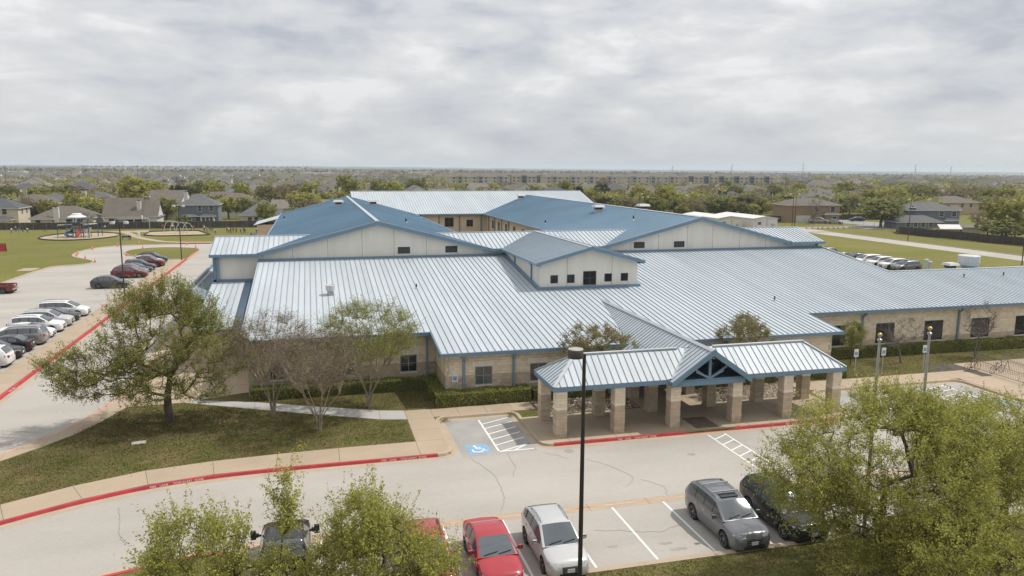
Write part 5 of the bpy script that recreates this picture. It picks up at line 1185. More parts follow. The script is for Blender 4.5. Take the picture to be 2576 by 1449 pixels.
def car_parts(kind, paint):
    key = (kind, paint)
    if key in CARM: return CARM[key]
    S = SPECS[kind]; L, W, Rw = S['L'], S['W'], S['R']; P = 'paint_'+paint
    st = sorted(set([round(L*i/46, 3) for i in range(47)]+[.03, .08, .14, L-.03, L-.08, L-.14]+[round(S[a]+d, 3) for a in ('xf', 'xr') for d in np.linspace(-Rw*1.18, Rw*1.18, 11)]))
    st = [x for x in st if 0 <= x <= L]
    def hw(x):
        e = min(x, L-x); f = 1.0-.20*max(0, 1-e/.75)**2.2-(.10*max(0, 1-e/.14)**1.5)
        return W/2*f
    def arch(x):
        z = S['clear']
        if x < .2: z = S['clear']+.06*(1-x/.2)
        if x > L-.25: z = S['clear']+.12*(1-(L-x)/.25)
        for a in ('xf', 'xr'):
            d = abs(x-S[a]); ra = Rw*1.17
            if d < ra: z = max(z, Rw+math.sqrt(max(0, ra*ra-d*d)))
        return z
    X = lambda x: L/2-x         # nose points to +x
    # lower body
    body = MB(); rows = []
    for x in st:
        w = hw(x); zb = arch(x); zs = interp(S['shoulder'], x); zt = max(interp(S['top'], x), zs+.005); zm = max(zb+.02, S['clear']+.45*(zs-S['clear']))
        r = [(w*.93 if zb < Rw else w*.985, zb), (w*.985, max(zb+.012, zb+.35*(zm-zb))), (w, zm if zm > zb else zb+.02), (w*.992, max(zs-.10, zm+.01)), (w*.965, max(zs, zm+.015)), (w*.90, zs+(zt-zs)*.55), (w*.62, zs+(zt-zs)*.92), (0, zt+.012)]
        rows.append([(X(x), y, z) for y, z in r])
    n = len(rows[0]); vs = []
    for r in rows: vs += r+[(p[0], -p[1], p[2]) for p in r[-2::-1]]
    k = 2*n-1; fs = []
    bx0, bx1 = S.get('bed', (99, 99))
    for i in range(len(rows)-1):
        xm = (st[i]+st[i+1])/2
        for j in range(k-1):
            if bx0 < xm < bx1 and 5 <= j <= k-7: continue
            fs.append((i*k+j, i*k+j+1, (i+1)*k+j+1, (i+1)*k+j))
    body.add(vs, fs, P); body.add(rows[0]+[(p[0], -p[1], p[2]) for p in rows[0][-2::-1]], [tuple(range(k))[::-1]], P); body.add(rows[-1]+[(p[0], -p[1], p[2]) for p in rows[-1][-2::-1]], [tuple(range(k))], P)
    # greenhouse
    gs = sorted(set([round(S['roof'][0][0]+(S['roof'][-1][0]-S['roof'][0][0])*i/30, 3) for i in range(31)]+[S['wt'], S['rt'], S['cowl'], S['rb']]+[q for p in S['pillars'] for q in p]+list(S['side'])))
    gs = [x for x in gs if S['roof'][0][0] <= x <= S['roof'][-1][0]]
    wind, rear, sides = MB(), MB(), [MB() for _ in range(2*(len(S['pillars'])+1))]; roofr = []
    belt = lambda x: min(interp(S['top'], x), interp(S['shoulder'], x)+.03)
    def sect(x):
        zb = belt(x)-.02; zr = interp(S['roof'], x); wb = hw(x)*.955; h = max(0, zr-zb); wr = wb-.34*h
        return [(wb, zb), (wb-.34*h*.10, zb+.10*h), (wb-.34*h*.80, zb+.86*h), (wr-.02, zb+.965*h), (wr*.90, zr), (wr*.5, zr+.018*min(1, h*2)), (0, zr+.028*min(1, h*2))], h
    G = [sect(x) for x in gs]; m = 7
    for i in range(len(gs)-1):
        xm = (gs[i]+gs[i+1])/2; hm = min(G[i][1], G[i+1][1])
        for sgn in (1, -1):
            for j in range(m-1):
                q = [(X(gs[i]), sgn*G[i][0][j][0], G[i][0][j][1]), (X(gs[i]), sgn*G[i][0][j+1][0], G[i][0][j+1][1]), (X(gs[i+1]), sgn*G[i+1][0][j+1][0], G[i+1][0][j+1][1]), (X(gs[i+1]), sgn*G[i+1][0][j][0], G[i+1][0][j][1])]
                if sgn < 0: q = q[::-1]
                tgt, mm = body, P
                if j >= 4 and S['cowl'] < xm < S['wt']: tgt, mm = wind, 'car_glass'
                elif j >= 4 and S['rt'] < xm < S['rb']: tgt, mm = rear, 'car_glass'
                elif j == 1 and S['side'][0] < xm < S['side'][1] and hm > .10 and not any(a < xm < b for a, b in S['pillars']):
                    kk = sum(1 for a, b in S['pillars'] if xm > b); tgt, mm = sides[kk*2+(0 if sgn > 0 else 1)], 'car_glass'
                elif j in (1, 2) and S['side'][0] < xm < S['side'][1]: mm = 'plastic_black' if j == 1 else P
                tgt.poly(q, mm)
    # weld duplicates for smooth shading
    def weld(mb, name, ang):
        me = mb.mesh(name); b = bmesh.new(); b.from_mesh(me); bmesh.ops.remove_doubles(b, verts=b.verts, dist=.0008); bmesh.ops.recalc_face_normals(b, faces=b.faces) if name == 'body' and False else None; b.to_mesh(me); b.free(); me.shade_smooth(); me.set_sharp_from_angle(angle=R(ang)); return me
    out = [('body', weld(body, 'body', 38), None)]
    for nm, q in (('windshield', wind), ('rear_window', rear)): out.append((nm, weld(q, nm, 60), None))
    for q in sides:
        if q.f: out.append(('side_window', weld(q, 'side_window', 60), None))
    und = MB(); und.box((-L/2+.12, -W/2*.80, .20), (L/2-.12, W/2*.80, S['clear']+.42), 'car_under'); out.append(('underbody', und.mesh('underbody'), None))
    def fx(x): return interp(S['top'], x), hw(x)
    ztop, w0 = interp(S['shoulder'], .16), hw(.10)
    for sgn in (1, -1):
        zh = interp(S['top'], .16)-.10; a = MB()
        a.add([(X(.01), sgn*w0*.50, zh-.055), (X(.07), sgn*w0*.86, zh-.06), (X(.30), sgn*hw(.30)*1.003, zh+.02), (X(.10), sgn*w0*.50, zh+.035), (X(.13), sgn*w0*.86, zh+.06), (X(.34), sgn*hw(.34)*.99, zh+.075)], [(0,1,4,3),(1,2,5,4)] if sgn > 0 else [(3,4,1,0),(4,5,2,1)], 'lamp_clear'); out.append(('headlight', a.mesh('headlight'), None))
        zt = interp(S['shoulder'], L-.1)-.12; a = MB(); wr = hw(L-.06)
        a.add([(X(L+.012), sgn*wr*.62, zt-.10), (X(L+.012), sgn*wr*.95, zt-.10), (X(L-.26), sgn*hw(L-.26)*1.006, zt-.03), (X(L+.0), sgn*wr*.62, zt+.09), (X(L-.0), sgn*wr*.93, zt+.11), (X(L-.26), sgn*hw(L-.26)*1.004, zt+.10)], [(0,3,4,1),(1,4,5,2)] if sgn > 0 else [(1,4,3,0),(2,5,4,1)], 'lamp_red'); out.append(('tail_light', a.mesh('tail_light'), None))
        xm_ = S['cowl']+.42; zz = belt(xm_)+.06; a = MB(); y0 = hw(xm_)*.95; a.box((X(xm_)-.05, min(sgn*y0, sgn*(y0+.10)), zz-.02), (X(xm_)+.02, max(sgn*y0, sgn*(y0+.10)), zz+.03), 'plastic_black')
        a.box((X(xm_)-.08, min(sgn*(y0+.08), sgn*(y0+.30)), zz-.03), (X(xm_)+.09, max(sgn*(y0+.08), sgn*(y0+.30)), zz+.13), P); me = a.mesh('mirror')
        b = bmesh.new(); b.from_mesh(me); bmesh.ops.bevel(b, geom=b.edges, offset=.03, segments=2, affect='EDGES'); b.to_mesh(me); b.free(); out.append(('mirror', me, None))
        for xd in (S['pillars'][0][1]+.55, (S['pillars'][1][1] if len(S['pillars']) > 1 else 3)+.5):
            a = MB(); y = hw(xd)*.998; zd = interp(S['shoulder'], xd)-.13; a.box((X(xd)-.10, min(sgn*y, sgn*(y+.03)), zd), (X(xd)+.10, max(sgn*y, sgn*(y+.03)), zd+.035), 'chrome' if paint in ('silver', 'grey') else P); out.append(('door_handle', a.mesh('door_handle'), None))
        if S['rails']:
            a = MB(); xs_ = [S['wt']+.15+i*.25 for i in range(int((S['rt']-S['wt']-.2)/.25)+1)]; pts = []
            for i, x in enumerate(xs_): q, h = sect(x); pts.append((X(x), sgn*(q[4][0]*.97), q[4][1]+(.06 if 0 < i < len(xs_)-1 else .005)))
            a.tube(pts, .022, 'rim' if paint in ('grey', 'silver', 'dark_grey') else 'plastic_black', 6); out.append(('roof_rail', a.mesh('roof_rail', 40), None))
    g = MB(); zg_ = interp(S['top'], .05)-.10; gw_ = hw(.05)*.62
    g.box((X(.05), -gw_*.78, zg_-.24), (X(-.012), gw_*.78, zg_+.05), 'plastic_black')
    for k_ in range(3): g.box((X(.02), -gw_*.76, zg_-.17+k_*.085), (X(-.022), gw_*.76, zg_-.145+k_*.085), 'chrome')
    out.append(('grille', g.mesh('grille'), None))
    lg = MB(); lg.box((X(.06), -gw_*1.05, S['clear']+.05), (X(-.008), gw_*1.05, S['clear']+.20), 'plastic_black'); out.append(('front_bumper_grille', lg.mesh('front_bumper_grille'), None))
    for xx, d in ((-.03, .02), (L+.004, .02)):
        p = MB(); zp = (S['clear']+.24) if xx < 0 else interp(S['shoulder'], L-.1)-.22; p.box((X(xx)-.012, -.155, zp), (X(xx)+.012, .155, zp+.15), 'plate'); out.append(('licence_plate', p.mesh('licence_plate'), None))
    wp_ = MB()
    for y0, y1 in ((.05, .58), (-.55, .02)):
        q0, _ = sect(S['cowl']+.06); q1, _ = sect(S['cowl']+.16); z0_ = q0[5][1]+.015; z1_ = q1[5][1]+.02
        wp_.beam((X(S['cowl']+.05), y0, z0_), (X(S['cowl']+.15), y1, z1_), .03, .02, 'plastic_black')
    out.append(('wiper', wp_.mesh('wiper'), None))
    if S['rails'] and kind == 'suv' and paint == 'grey':
        for xb in (2.55, 3.45):
            q, _ = sect(xb); c_ = MB(); c_.beam((X(xb), -q[4][0], q[4][1]+.11), (X(xb), q[4][0], q[4][1]+.11), .08, .035, 'chrome'); out.append(('cross_bar', c_.mesh('cross_bar'), None))
        q, _ = sect(2.3); sr = MB(); sr.box((X(2.50), -.42, q[6][1]-.02), (X(2.12), .42, q[6][1]+.012), 'glass'); out.append(('sunroof', sr.mesh('sunroof'), None))
    if 'bed' in S:
        a = MB(); b0, b1 = S['bed']; wi = W/2*.80; zf = .72; zt = interp(S['top'], 4.5)
        a.quad((X(b0), -wi, zf), (X(b0), wi, zf), (X(b1), wi, zf), (X(b1), -wi, zf), 'plastic_black')
        for sg_ in (1, -1): a.quad((X(b0), sg_*wi, zf), (X(b1), sg_*wi, zf), (X(b1), sg_*W/2*.88, zt), (X(b0), sg_*W/2*.88, zt), P)
        a.quad((X(b0), -wi, zf), (X(b0), wi, zf), (X(b0), wi, zt), (X(b0), -wi, zt), P); a.quad((X(b1), -wi, zf), (X(b1), wi, zf), (X(b1), wi, zt-.02), (X(b1), -wi, zt-.02), P); out.append(('cargo_bed', a.mesh('cargo_bed'), None))
        bm_ = MB(); bm_.box((X(L+.08), -W/2*.92, .50), (X(L-.05), W/2*.92, .68), 'chrome'); out.append(('rear_bumper', bm_.mesh('rear_bumper'), None))
    CARM[key] = out; return out
def car(name, kind, paint, label, x, y, rz, group=None, z=ZR, rimm='rim', cat='car', s=1.0):
    S = SPECS[kind]; t = thing(name, label, cat, (x, y, z), rz, group)
    for nm, me, _ in car_parts(kind, paint): link(nm, me, t)
    tm, rm = wheel_meshes(S['R'], rimm)
    for a in ('xf', 'xr'):
        for sgn in (1, -1):
            w = link('wheel', tm, t, (S['L']/2-S[a], sgn*(S['W']/2-.115), S['R']), 0 if sgn > 0 else math.pi); link('rim', rm, w)
    if s != 1.0: t.scale = (s, s, s)
    return t
PK = R(-90)                                             # nose towards the camera
car('suv', 'suv', 'grey', 'metallic grey SUV with roof bars and a glinting windscreen', 17.78, 29.15, PK, cat='SUV')
car('suv', 'suv', 'charcoal', 'dark SUV half hidden by the largest elm', 20.75, 29.2, PK, cat='SUV')
car('suv', 'crossover', 'silver', 'silver crossover parked beside the tall lamp post', 9.45, 28.85, PK, cat='SUV')
car('sedan', 'sedan', 'red', 'bright red sedan next to the silver crossover', 6.72, 28.75, PK)
car('suv', 'crossover', 'red', 'red SUV with black roof rails partly covered by leaves', 4.05, 28.9, PK, cat='SUV', s=.97)
bt = car('pickup_truck', 'pickup', 'black', 'black pickup with wide towing mirrors behind the left elm', -1.55, 29.85, R(90), cat='pickup')
for sgn in (1, -1):
    mb = MB(); mb.beam((1.25, sgn*.95, 1.25), (1.25, sgn*1.18, 1.27), .05, .06, 'plastic_black'); mb.box((1.16, min(sgn*1.16, sgn*1.38), 1.12), (1.32, max(sgn*1.16, sgn*1.38), 1.46), 'plastic_black'); part('tow_mirror', mb, bt)
gl = 'cars nosed up to the median in the left parking row'
def lot(nm, kind, paint, label, y, rear=False, x=-26.75, **k): car(nm, kind, paint, label, x, y, math.pi if rear else 0, gl, **k)
lot('minivan', 'minivan', 'white', 'white minivan, farthest of the near group in the left row', 91.6, cat='minivan')
lot('sedan', 'sedan', 'charcoal', 'dark grey sedan right beside the far white minivan', 88.8)
lot('suv', 'suv', 'silver', 'silver estate-like SUV between the dark sedan and a white SUV', 86.0, cat='SUV')
lot('suv', 'suv', 'white', 'white SUV with dark side windows in the left parking row', 83.2, cat='SUV')
lot('sedan', 'sedan', 'white', 'white sedan hidden behind a silver minivan', 80.5)
lot('minivan', 'minivan', 'light_grey', 'silver minivan backed in, its red tail lights to the median', 77.6, True, cat='minivan')
lot('sedan', 'sedan', 'black', 'black sedan backed in beside the silver minivan', 74.8, True)
lot('suv', 'crossover', 'black', 'black crossover nosed in between the black sedan and white SUV', 72.1, cat='SUV')
lot('suv', 'suv', 'white', 'boxy white SUV backed in at the left edge of the picture', 69.3, True, cat='SUV')
lot('suv', 'crossover', 'blue', 'dark blue crossover nearest the camera in the left row', 66.5, cat='SUV')
lot('suv', 'crossover', 'dark_grey', 'grey crossover standing alone beside the first field lamp post', 111.9, cat='SUV')
lot('suv', 'suv', 'dark_red', 'dark red SUV nearest the lone grey crossover', 121.8, x=-26.4, cat='SUV')
lot('suv', 'crossover', 'grey', 'grey crossover next to the dark red SUV in the far group', 125.0, cat='SUV')
lot('sedan', 'sedan', 'black', 'black sedan between two grey crossovers in the far group', 127.8)
lot('suv', 'crossover', 'dark_grey', 'charcoal crossover left of the dark red pickup', 130.6, cat='SUV')
lot('pickup_truck', 'pickup', 'dark_red', 'dark red pickup in the far group by the loop', 134.2, x=-26.6, cat='pickup')
lot('suv', 'crossover', 'white', 'white crossover second from the loop island', 137.2, cat='SUV')
lot('suv', 'suv', 'charcoal', 'dark SUV nearest the loop island', 140.3, cat='SUV')
car('pickup_truck', 'pickup', 'dark_red', 'dark red pickup cut off by the left edge near the field', -40.4, 110.2, math.pi, None, cat='pickup')
gr = 'cars parked behind the right wing'
for k_, (kd, pt, lb, y) in enumerate((('suv', 'white', 'white SUV nearest the roof vents behind the right wing', 104.8), ('suv', 'white', 'white SUV second from the roof vents behind the right wing', 107.8), ('minivan', 'white', 'white van third from the roof vents behind the right wing', 110.8),
        ('crossover', 'charcoal', 'dark crossover beside the white van behind the right wing', 113.8), ('sedan', 'black', 'black sedan backed in behind the right wing', 116.6), ('suv', 'black', 'black SUV towards the far end of the row behind the right wing', 122.4), ('sedan', 'white', 'white sedan next to the far black SUV behind the right wing', 125.2), ('sedan', 'dark_grey', 'grey sedan at the far end of the row behind the right wing', 128.2))):
    car(kd if kd != 'crossover' else 'suv', kd, pt, lb, 92.6, y, math.pi if k_ != 4 else 0, gr, z=.02, cat={'sedan': 'car', 'minivan': 'van'}.get(kd, 'SUV'))
car('suv', 'suv', 'grey', 'grey SUV just showing above the blue roof edge by the flues', 92.6, 101.8, math.pi, gr, z=.02, cat='SUV')
car('pickup_truck', 'pickup', 'light_grey', 'silver pickup on the driveway of the brown two-storey house', 147.9, 199.2, R(-38), z=.03, cat='pickup')
car('sedan', 'sedan', 'light_grey', 'grey sedan beside the silver pickup on the driveway', 151.2, 196.0, R(-38), z=.03)
car('sedan', 'sedan', 'charcoal', 'dark sedan parked at the far kerb of the side street', 166.5, 205.4, R(160), z=.03)
# ------------------------------------------------------------------ lamp posts, signs, flagpoles
def drum(mb, x, y, z, r=.29, h=.32, m='pole_head'):
    mb.lathe([(.001, z), (r*.97, z), (r, z+.02), (r, z+h-.02), (r*.97, z+h)], m, 24, (x, y, 0)); mb.lathe([(r*.97, z+h), (r*.9, z+h+.02), (.001, z+h+.03)], 'lamp_top', 24, (x, y, 0))
def lamp_post(x, y, h, heads, label, group='lamp posts of the car parks', z0=0.0, r=.085, pale=False):
    t = thing('lamp_post', label, 'lamp post', (x, y, z0), 0, group)
    mb = MB(); mb.tube([(0,0,0), (0,0,h*.5), (0,0,h)], [r*1.05, r*.92, r*.75], 'pole_bronze', 12); mb.cbox((0,0,.02), (.34,.34,.04), 'pole_bronze'); part('pole', mb, t, 50)
    for hx, hy in heads:
        a = MB(); drum(a, hx, hy, h-.12, m='galv_white' if pale else 'pole_head'); part('lamp_head', a, t, 40)
        b = MB(); b.beam((0,0,h-.06), (hx*.6,hy*.6,h-.02), .07, .09, 'pole_bronze'); part('arm', b, t)
lamp_post(9.42, 25.45, 9.5, [(-.34, 0)], 'tall dark lamp post with one drum head beside the silver crossover', r=.088)
lamp_post(-22.6, 100.8, 9.35, [(-.75, 0), (.75, 0)], 'twin-headed lamp post on the median by the lone grey crossover', pale=True)
lamp_post(-22.4, 142.3, 9.3, [(-.75, 0), (.75, 0)], 'twin-headed lamp post by the loop island', pale=True)
lamp_post(132.4, 145.8, 9.4, [(-.6, 0)], 'lamp post beside the curving service drive on the right', pale=True)
lamp_post(132.2, 189.6, 9.2, [(-.9, 0)], 'left one of the lamp posts by the chain-link gate', pale=True); lamp_post(133.6, 190.4, 9.2, [(.9, 0)], 'right one of the lamp posts by the chain-link gate', pale=True)
lamp_post(118.5, 104.0, 9.3, [(-.6, 0)], 'lamp post at the right edge of the picture behind the wing', pale=True)
lamp_post(86.0, 192.0, 9.3, [(.7, 0)], 'single-headed lamp post behind the right gable roof', pale=True); lamp_post(89.5, 196.0, 8.2, [(-.8, 0), (.8, 0)], 'twin-headed lamp post behind the right gable roof', pale=True)
def flagpole(x, y, h, label):
    t = thing('flagpole', label, 'flagpole', (x, y, 0), 0, 'flagpoles'); mb = MB(); mb.tube([(0,0,0), (0,0,h*.5), (0,0,h)], [.085, .075, .05], 'alu', 14); part('pole', mb, t, 50)
    mb = MB(); mb.lathe([(.055, h), (.10, h+.03), (.10, h+.10), (.03, h+.14), (.02, h+.22)], 'alu', 12); part('truck', mb, t, 40)
    mb = MB(); n = 10; mb.lathe([(.001+.09*math.sin(math.pi*i/n), h+.29-.09*math.cos(math.pi*i/n)) for i in range(n+1)], 'gold', 16); part('finial', mb, t, 60)
flagpole(22.9, 26.3, 9.05, 'left bare flagpole with a gold ball above the big elm'); flagpole(25.42, 26.3, 9.2, 'right bare flagpole with a gold ball above the big elm')
def access_sign(x, y, zt, label, rz=0):
    t = thing('access_sign', label, 'sign', (x, y, 0), rz, 'accessible parking signs'); mb = MB(); mb.tube([(0,0,0), (0,0,zt)], .03, 'galv', 8); part('post', mb, t)
    mb = MB(); mb.box((-.2, -.045, zt-.62), (.2, -.03, zt), 'sign_white'); p = part('panel', mb, t); s = MB(); s.box((-.12, -.05, zt-.48), (.12, -.0455, zt-.22), 'sign_blue'); part('symbol_field', s, p)
    q = MB(); q.box((-.02, -.054, zt-.30), (.02, -.051, zt-.26), 'sign_white'); q.box((-.03, -.054, zt-.38), (.0, -.051, zt-.31), 'sign_white'); q.box((-.0, -.054, zt-.38), (.05, -.051, zt-.35), 'sign_white'); part('symbol', q, p)
access_sign(41.0, 49.5, 2.25, 'access sign on a post beside the small leafy tree'); access_sign(43.46, 49.4, 2.25, 'access sign on a post right of the small leafy tree'); access_sign(47.4, 49.4, 2.25, 'access sign nearest the bike racks'); access_sign(9.2, 50.62, 2.05, 'access sign behind the front hedge by the wall corner')
# ------------------------------------------------------------------ bikes and racks
def rack(x, y0, y1, label):
    t = thing('bike_rack', label, 'bike rack', (x, y0, 0.018), 0, 'grid bike racks on the pad'); L = y1-y0
    mb = MB(); mb.tube([(0,0,.82), (0,L,.82)], .022, 'rack', 6); mb.tube([(0,0,.14), (0,L,.14)], .022, 'rack', 6); part('rail', mb, t)
    bm = MB().tube([(0,0,.14), (0,0,.82)], .011, 'rack', 5, False).mesh('bar')
    for k in range(int(L/.155)+1): link('bar', bm, t, (0, k*.155, 0))
    for y in np.linspace(0, L, max(2, int(L/2.6)+1)):
        for s in (-1, 1): mb = MB(); mb.tube([(s*.38, y, .01), (s*.30, y, .06), (0, y, .84)], .022, 'rack', 6); part('leg', mb, t)
rack(52.15, 44.3, 49.2, 'grid bike rack nearest the camera, with the red bicycle'); rack(54.45, 45.2, 51.0, 'middle grid bike rack on the pad'); rack(57.2, 44.6, 50.8, 'farthest right grid bike rack on the pad')
def bicycle(x, y, rz, frame, label, lean=0):
    mm = 'paint_'+frame; t = thing('bicycle', label, 'bicycle', (x, y, .018), rz); t.rotation_euler = (lean, 0, rz); r = .34
    for px in (-.53, .53):
        mb = MB(); n = 24; prof = [(r-.025, 0), (r-.012, .022), (r, .012), (r, -.012), (r-.012, -.022), (r-.025, 0)]; mb.lathe(prof, 'rubber', n, axis='y'); w = part('wheel', mb, t, 50, loc=(px, 0, r)); s = MB()
        for k in range(12): a = 2*math.pi*k/12; s.tube([(0,0,0), ((r-.03)*math.cos(a), 0, (r-.03)*math.sin(a))], .004, 'rack', 3, False)
        part('spokes', s, w)
    f = MB(); bb = (-.05,0,.30); st = (-.18,0,.80); hd = (.36,0,.86); hl = (.40,0,.70); ra = (-.53,0,r); fa = (.53,0,r)
    for a, b in ((bb, st), (st, hd), (bb, hl), (bb, ra), (st, ra), (hd, hl), (hl, fa)): f.tube([a, b], .019, mm, 6)
    part('frame', f, t); mb = MB(); mb.add([(-.32,-.07,.90), (-.32,.07,.90), (-.02,.02,.89), (-.02,-.02,.89), (-.32,-.06,.86), (-.32,.06,.86), (-.02,.02,.86), (-.02,-.02,.86)], [(0,3,2,1),(0,1,5,4),(1,2,6,5),(2,3,7,6),(3,0,4,7),(4,5,6,7)], 'plastic_black'); mb.tube([st, (-.2,0,.88)], .016, 'rack', 6); part('saddle', mb, t)
    mb = MB(); mb.tube([hd, (.34,0,.98)], .018, 'rack', 6); mb.tube([(.28,-.31,1.0), (.34,-.1,.99), (.34,.1,.99), (.28,.31,1.0)], .015, 'plastic_black', 6); part('handlebar', mb, t)
    mb = MB(); mb.lathe([(.001,-.01), (.09,-.01), (.09,.01), (.001,.01)], 'plastic_black', 14, bb, axis='y'); mb.beam((-.05,.05,.30), (.04,.05,.16), .02, .02, 'rack'); mb.beam((-.05,-.05,.30), (-.14,-.05,.44), .02, .02, 'rack'); part('crank', mb, t)
bicycle(51.6, 48.75, R(2), 'red', 'red mountain bicycle parked at the front bike rack', R(6)); bicycle(53.0, 47.7, R(8), 'charcoal', 'dark bicycle leaning inside the bike rack', R(5))
# ------------------------------------------------------------------ playground
def playground():
    t = thing('play_structure', 'blue and tan climbing frame under a white roof on bark', 'playground', (-51.6, 193.0, .02))
    def pl(nm, mb): part(nm, mb, t)
    posts = [(-4.1, -1.6, 3.0), (-1.9, -2.6, 3.2), (3.6, .6, 3.1), (2.6, -3.0, 3.0), (1.4, -2.6, 3.2), (-1.3, 1.4, 4.6), (-2.8, 4.2, 3.0), (.3, 1.4, 4.6), (-1.3, -.4, 4.6), (.3, -.4, 4.6), (2.0, 1.2, 3.4), (2.0, -.6, 3.4), (4.0, 2.6, 3.0)]
    for x, y, h in posts: mb = MB(); mb.tube([(x, y, 0), (x, y, h)], .09, 'play_blue', 8); mb.lathe([(.12, h), (.12, h+.1), (.001, h+.16)], 'play_blue', 8, (x, y, 0)); pl('post', mb)
    mb = MB(); mb.lathe([(2.0, 4.5), (1.9, 4.62), (1.1, 5.0), (1.05, 5.2), (.8, 5.35), (.001, 5.42)], 'play_white', 24, (-.5, .5, 0)); mb.lathe([(2.0, 4.5), (.001, 4.6)], 'play_white', 24, (-.5, .5, 0)); pl('roof', mb)
    for x0, x1, y0, y1, z in ((-1.4, .4, -.5, 1.5, 1.5), (.4, 2.1, -.7, 1.3, 1.1), (-2.9, -1.3, .2, 1.6, 1.1)): mb = MB(); mb.box((x0, y0, z-.06), (x1, y1, z), 'play_blue'); pl('platform', mb)
    for (x0, y0, x1, y1, z, m) in ((-1.4, -.5, .4, -.5, 1.5, 'play_tan'), (.4, -.7, 2.1, -.7, 1.1, 'play_blue'), (-2.9, .2, -1.4, .2, 1.1, 'play_tan'), (2.1, -.7, 2.1, 1.3, 1.1, 'play_tan')):
        mb = MB()
        for k in range(7): f = k/6; mb.tube([(x0+(x1-x0)*f, y0+(y1-y0)*f, z), (x0+(x1-x0)*f, y0+(y1-y0)*f, z+.9)], .03, m, 5)
        mb.tube([(x0, y0, z+.9), (x1, y1, z+.9)], .04, m, 5); pl('railing', mb)
    mb = MB(); mb.tube([(-4.1, -1.6, 2.85), (-1.3, -.4, 2.9)], .07, 'play_tan', 6); mb.tube([(-4.1, -1.2, 2.85), (-1.3, 0, 2.9)], .07, 'play_tan', 6)
    for k in range(8): f = k/7; mb.tube([(-4.1+2.8*f, -1.6+1.2*f, 2.86), (-4.1+2.8*f, -1.2+1.2*f, 2.86)], .035, 'play_tan', 5)
    pl('overhead_ladder', mb)
    mb = MB(); mb.tube([(.3, -.4, 3.2), (2.0, -.6, 3.1), (3.6, .6, 2.95)], .07, 'play_tan', 6); mb.tube([(1.4, -2.6, 2.9), (3.6, .6, 2.95)], .06, 'play_tan', 6); pl('overhead_rail', mb)
    mb = MB(); pts = [(-1.9+.7*math.cos(a), -1.5+.7*math.sin(a), 1.6-a*.22) for a in np.linspace(0, 6.2, 16)]; mb.tube(pts, .26, 'play_blue', 8, False); pl('spiral_slide', mb)
    mb = MB(); mb.add([(-.2, -.5, 1.5), (.5, -.5, 1.5), (.5, -2.8, .3), (-.2, -2.8, .3), (-.2, -.5, 1.75), (.5, -.5, 1.75), (.5, -2.8, .5), (-.2, -2.8, .5)], [(0,1,2,3),(0,3,7,4),(1,5,6,2)], 'play_red'); pl('slide', mb)
    mb = MB(); mb.box((-.15, -.58, 1.6), (.35, -.52, 2.6), 'play_red'); pl('panel', mb)
    for x, y in ((2.0, -1.6), (1.2, -1.4)):
        mb = MB(); mb.tube([(x, y, 0), (x, y, 2.0)], .05, 'play_tan', 6); mb.tube([(x+.5, y, 0), (x+.5, y, 2.0)], .05, 'play_tan', 6)
        for k in range(5): mb.tube([(x, y, .3+k*.38), (x+.5, y, .3+k*.38)], .04, 'play_tan', 5)
        pl('climber', mb)
playground()
def swings():
    t = thing('swing_set', 'arched metal swing set on the right-hand bark area', 'swing set', (-31.4, 197.6, .02), R(-52))
    for k in range(4):
        x = -4.2+k*2.8
        for s in (1,): 
            pts = [(x, -1.5, 0), (x, -1.2, 1.6), (x, -.7, 2.5), (x, 0, 2.85), (x, .7, 2.5), (x, 1.2, 1.6), (x, 1.5, 0)]; mb = MB(); mb.tube(pts, .05, 'galv_white', 8); part('arch', mb, t, 60)
        if k < 3:
            for q in (.75, 2.0):
                mb = MB(); mb.tube([(x+q-.22, 0, 2.8), (x+q-.22, 0, .55)], .012, 'rack', 4, False); mb.tube([(x+q+.22, 0, 2.8), (x+q+.22, 0, .55)], .012, 'rack', 4, False); mb.box((x+q-.24, -.1, .5), (x+q+.24, .1, .55), 'plastic_black'); part('swing', mb, t)
    mb = MB(); mb.tube([(-4.2, 0, 2.85), (4.2, 0, 2.85)], .05, 'galv_white', 8); part('top_bar', mb, t)
swings()
b = thing('bench', 'dark bench beside the play path', 'bench', (-39.9, 183.4, .0), R(6))
part('seat', MB().box((-1.0, -.22, .42), (1.0, .22, .48), 'play_blue'), b); part('backrest', MB().box((-1.0, .2, .55), (1.0, .26, .9), 'play_blue'), b)
for x in (-.8, .8): part('leg', MB().box((x-.04, -.2, 0), (x+.04, .24, .88), 'plastic_black'), b)
mb = MB(); mb.lathe([(.28, 0), (.33, .9), (.36, .92), (.30, .95), (.001, .9)], 'play_white', 18); single('trash_can', mb, 'white round trash can on the path near the swings', 'trash can', smooth=40, loc=(-39.1, 191.9, .02))
h = thing('basketball_hoop', 'curved basketball post with white backboard on the play court', 'basketball hoop', (-39.9, 209.1, 0))
mb = MB(); mb.tube([(0,0,0), (0,0,2.6), (-.25,0,3.1), (-.9,0,3.3), (-1.5,0,3.35)], .07, 'galv', 8); part('post', mb, h, 60); part('backboard', MB().box((-1.66, -.6, 2.9), (-1.58, .6, 3.9), 'play_white'), h); mb = MB(); mb.lathe([(.22, 0), (.24, .02), (.22, .03)], 'orange', 14, (-1.9, 0, 3.05)); part('rim', mb, h)
cone_mb = MB(); cone_mb.box((-.2, -.2, 0), (.2, .2, .04), 'orange'); cone_mb.lathe([(.15, .04), (.09, .36), (.06, .5), (.03, .72), (.001, .73)], 'orange', 10); cone_mb.lathe([(.096, .36), (.066, .5)], 'play_white', 10); cm_ = cone_mb.mesh('traffic_cone', 40)
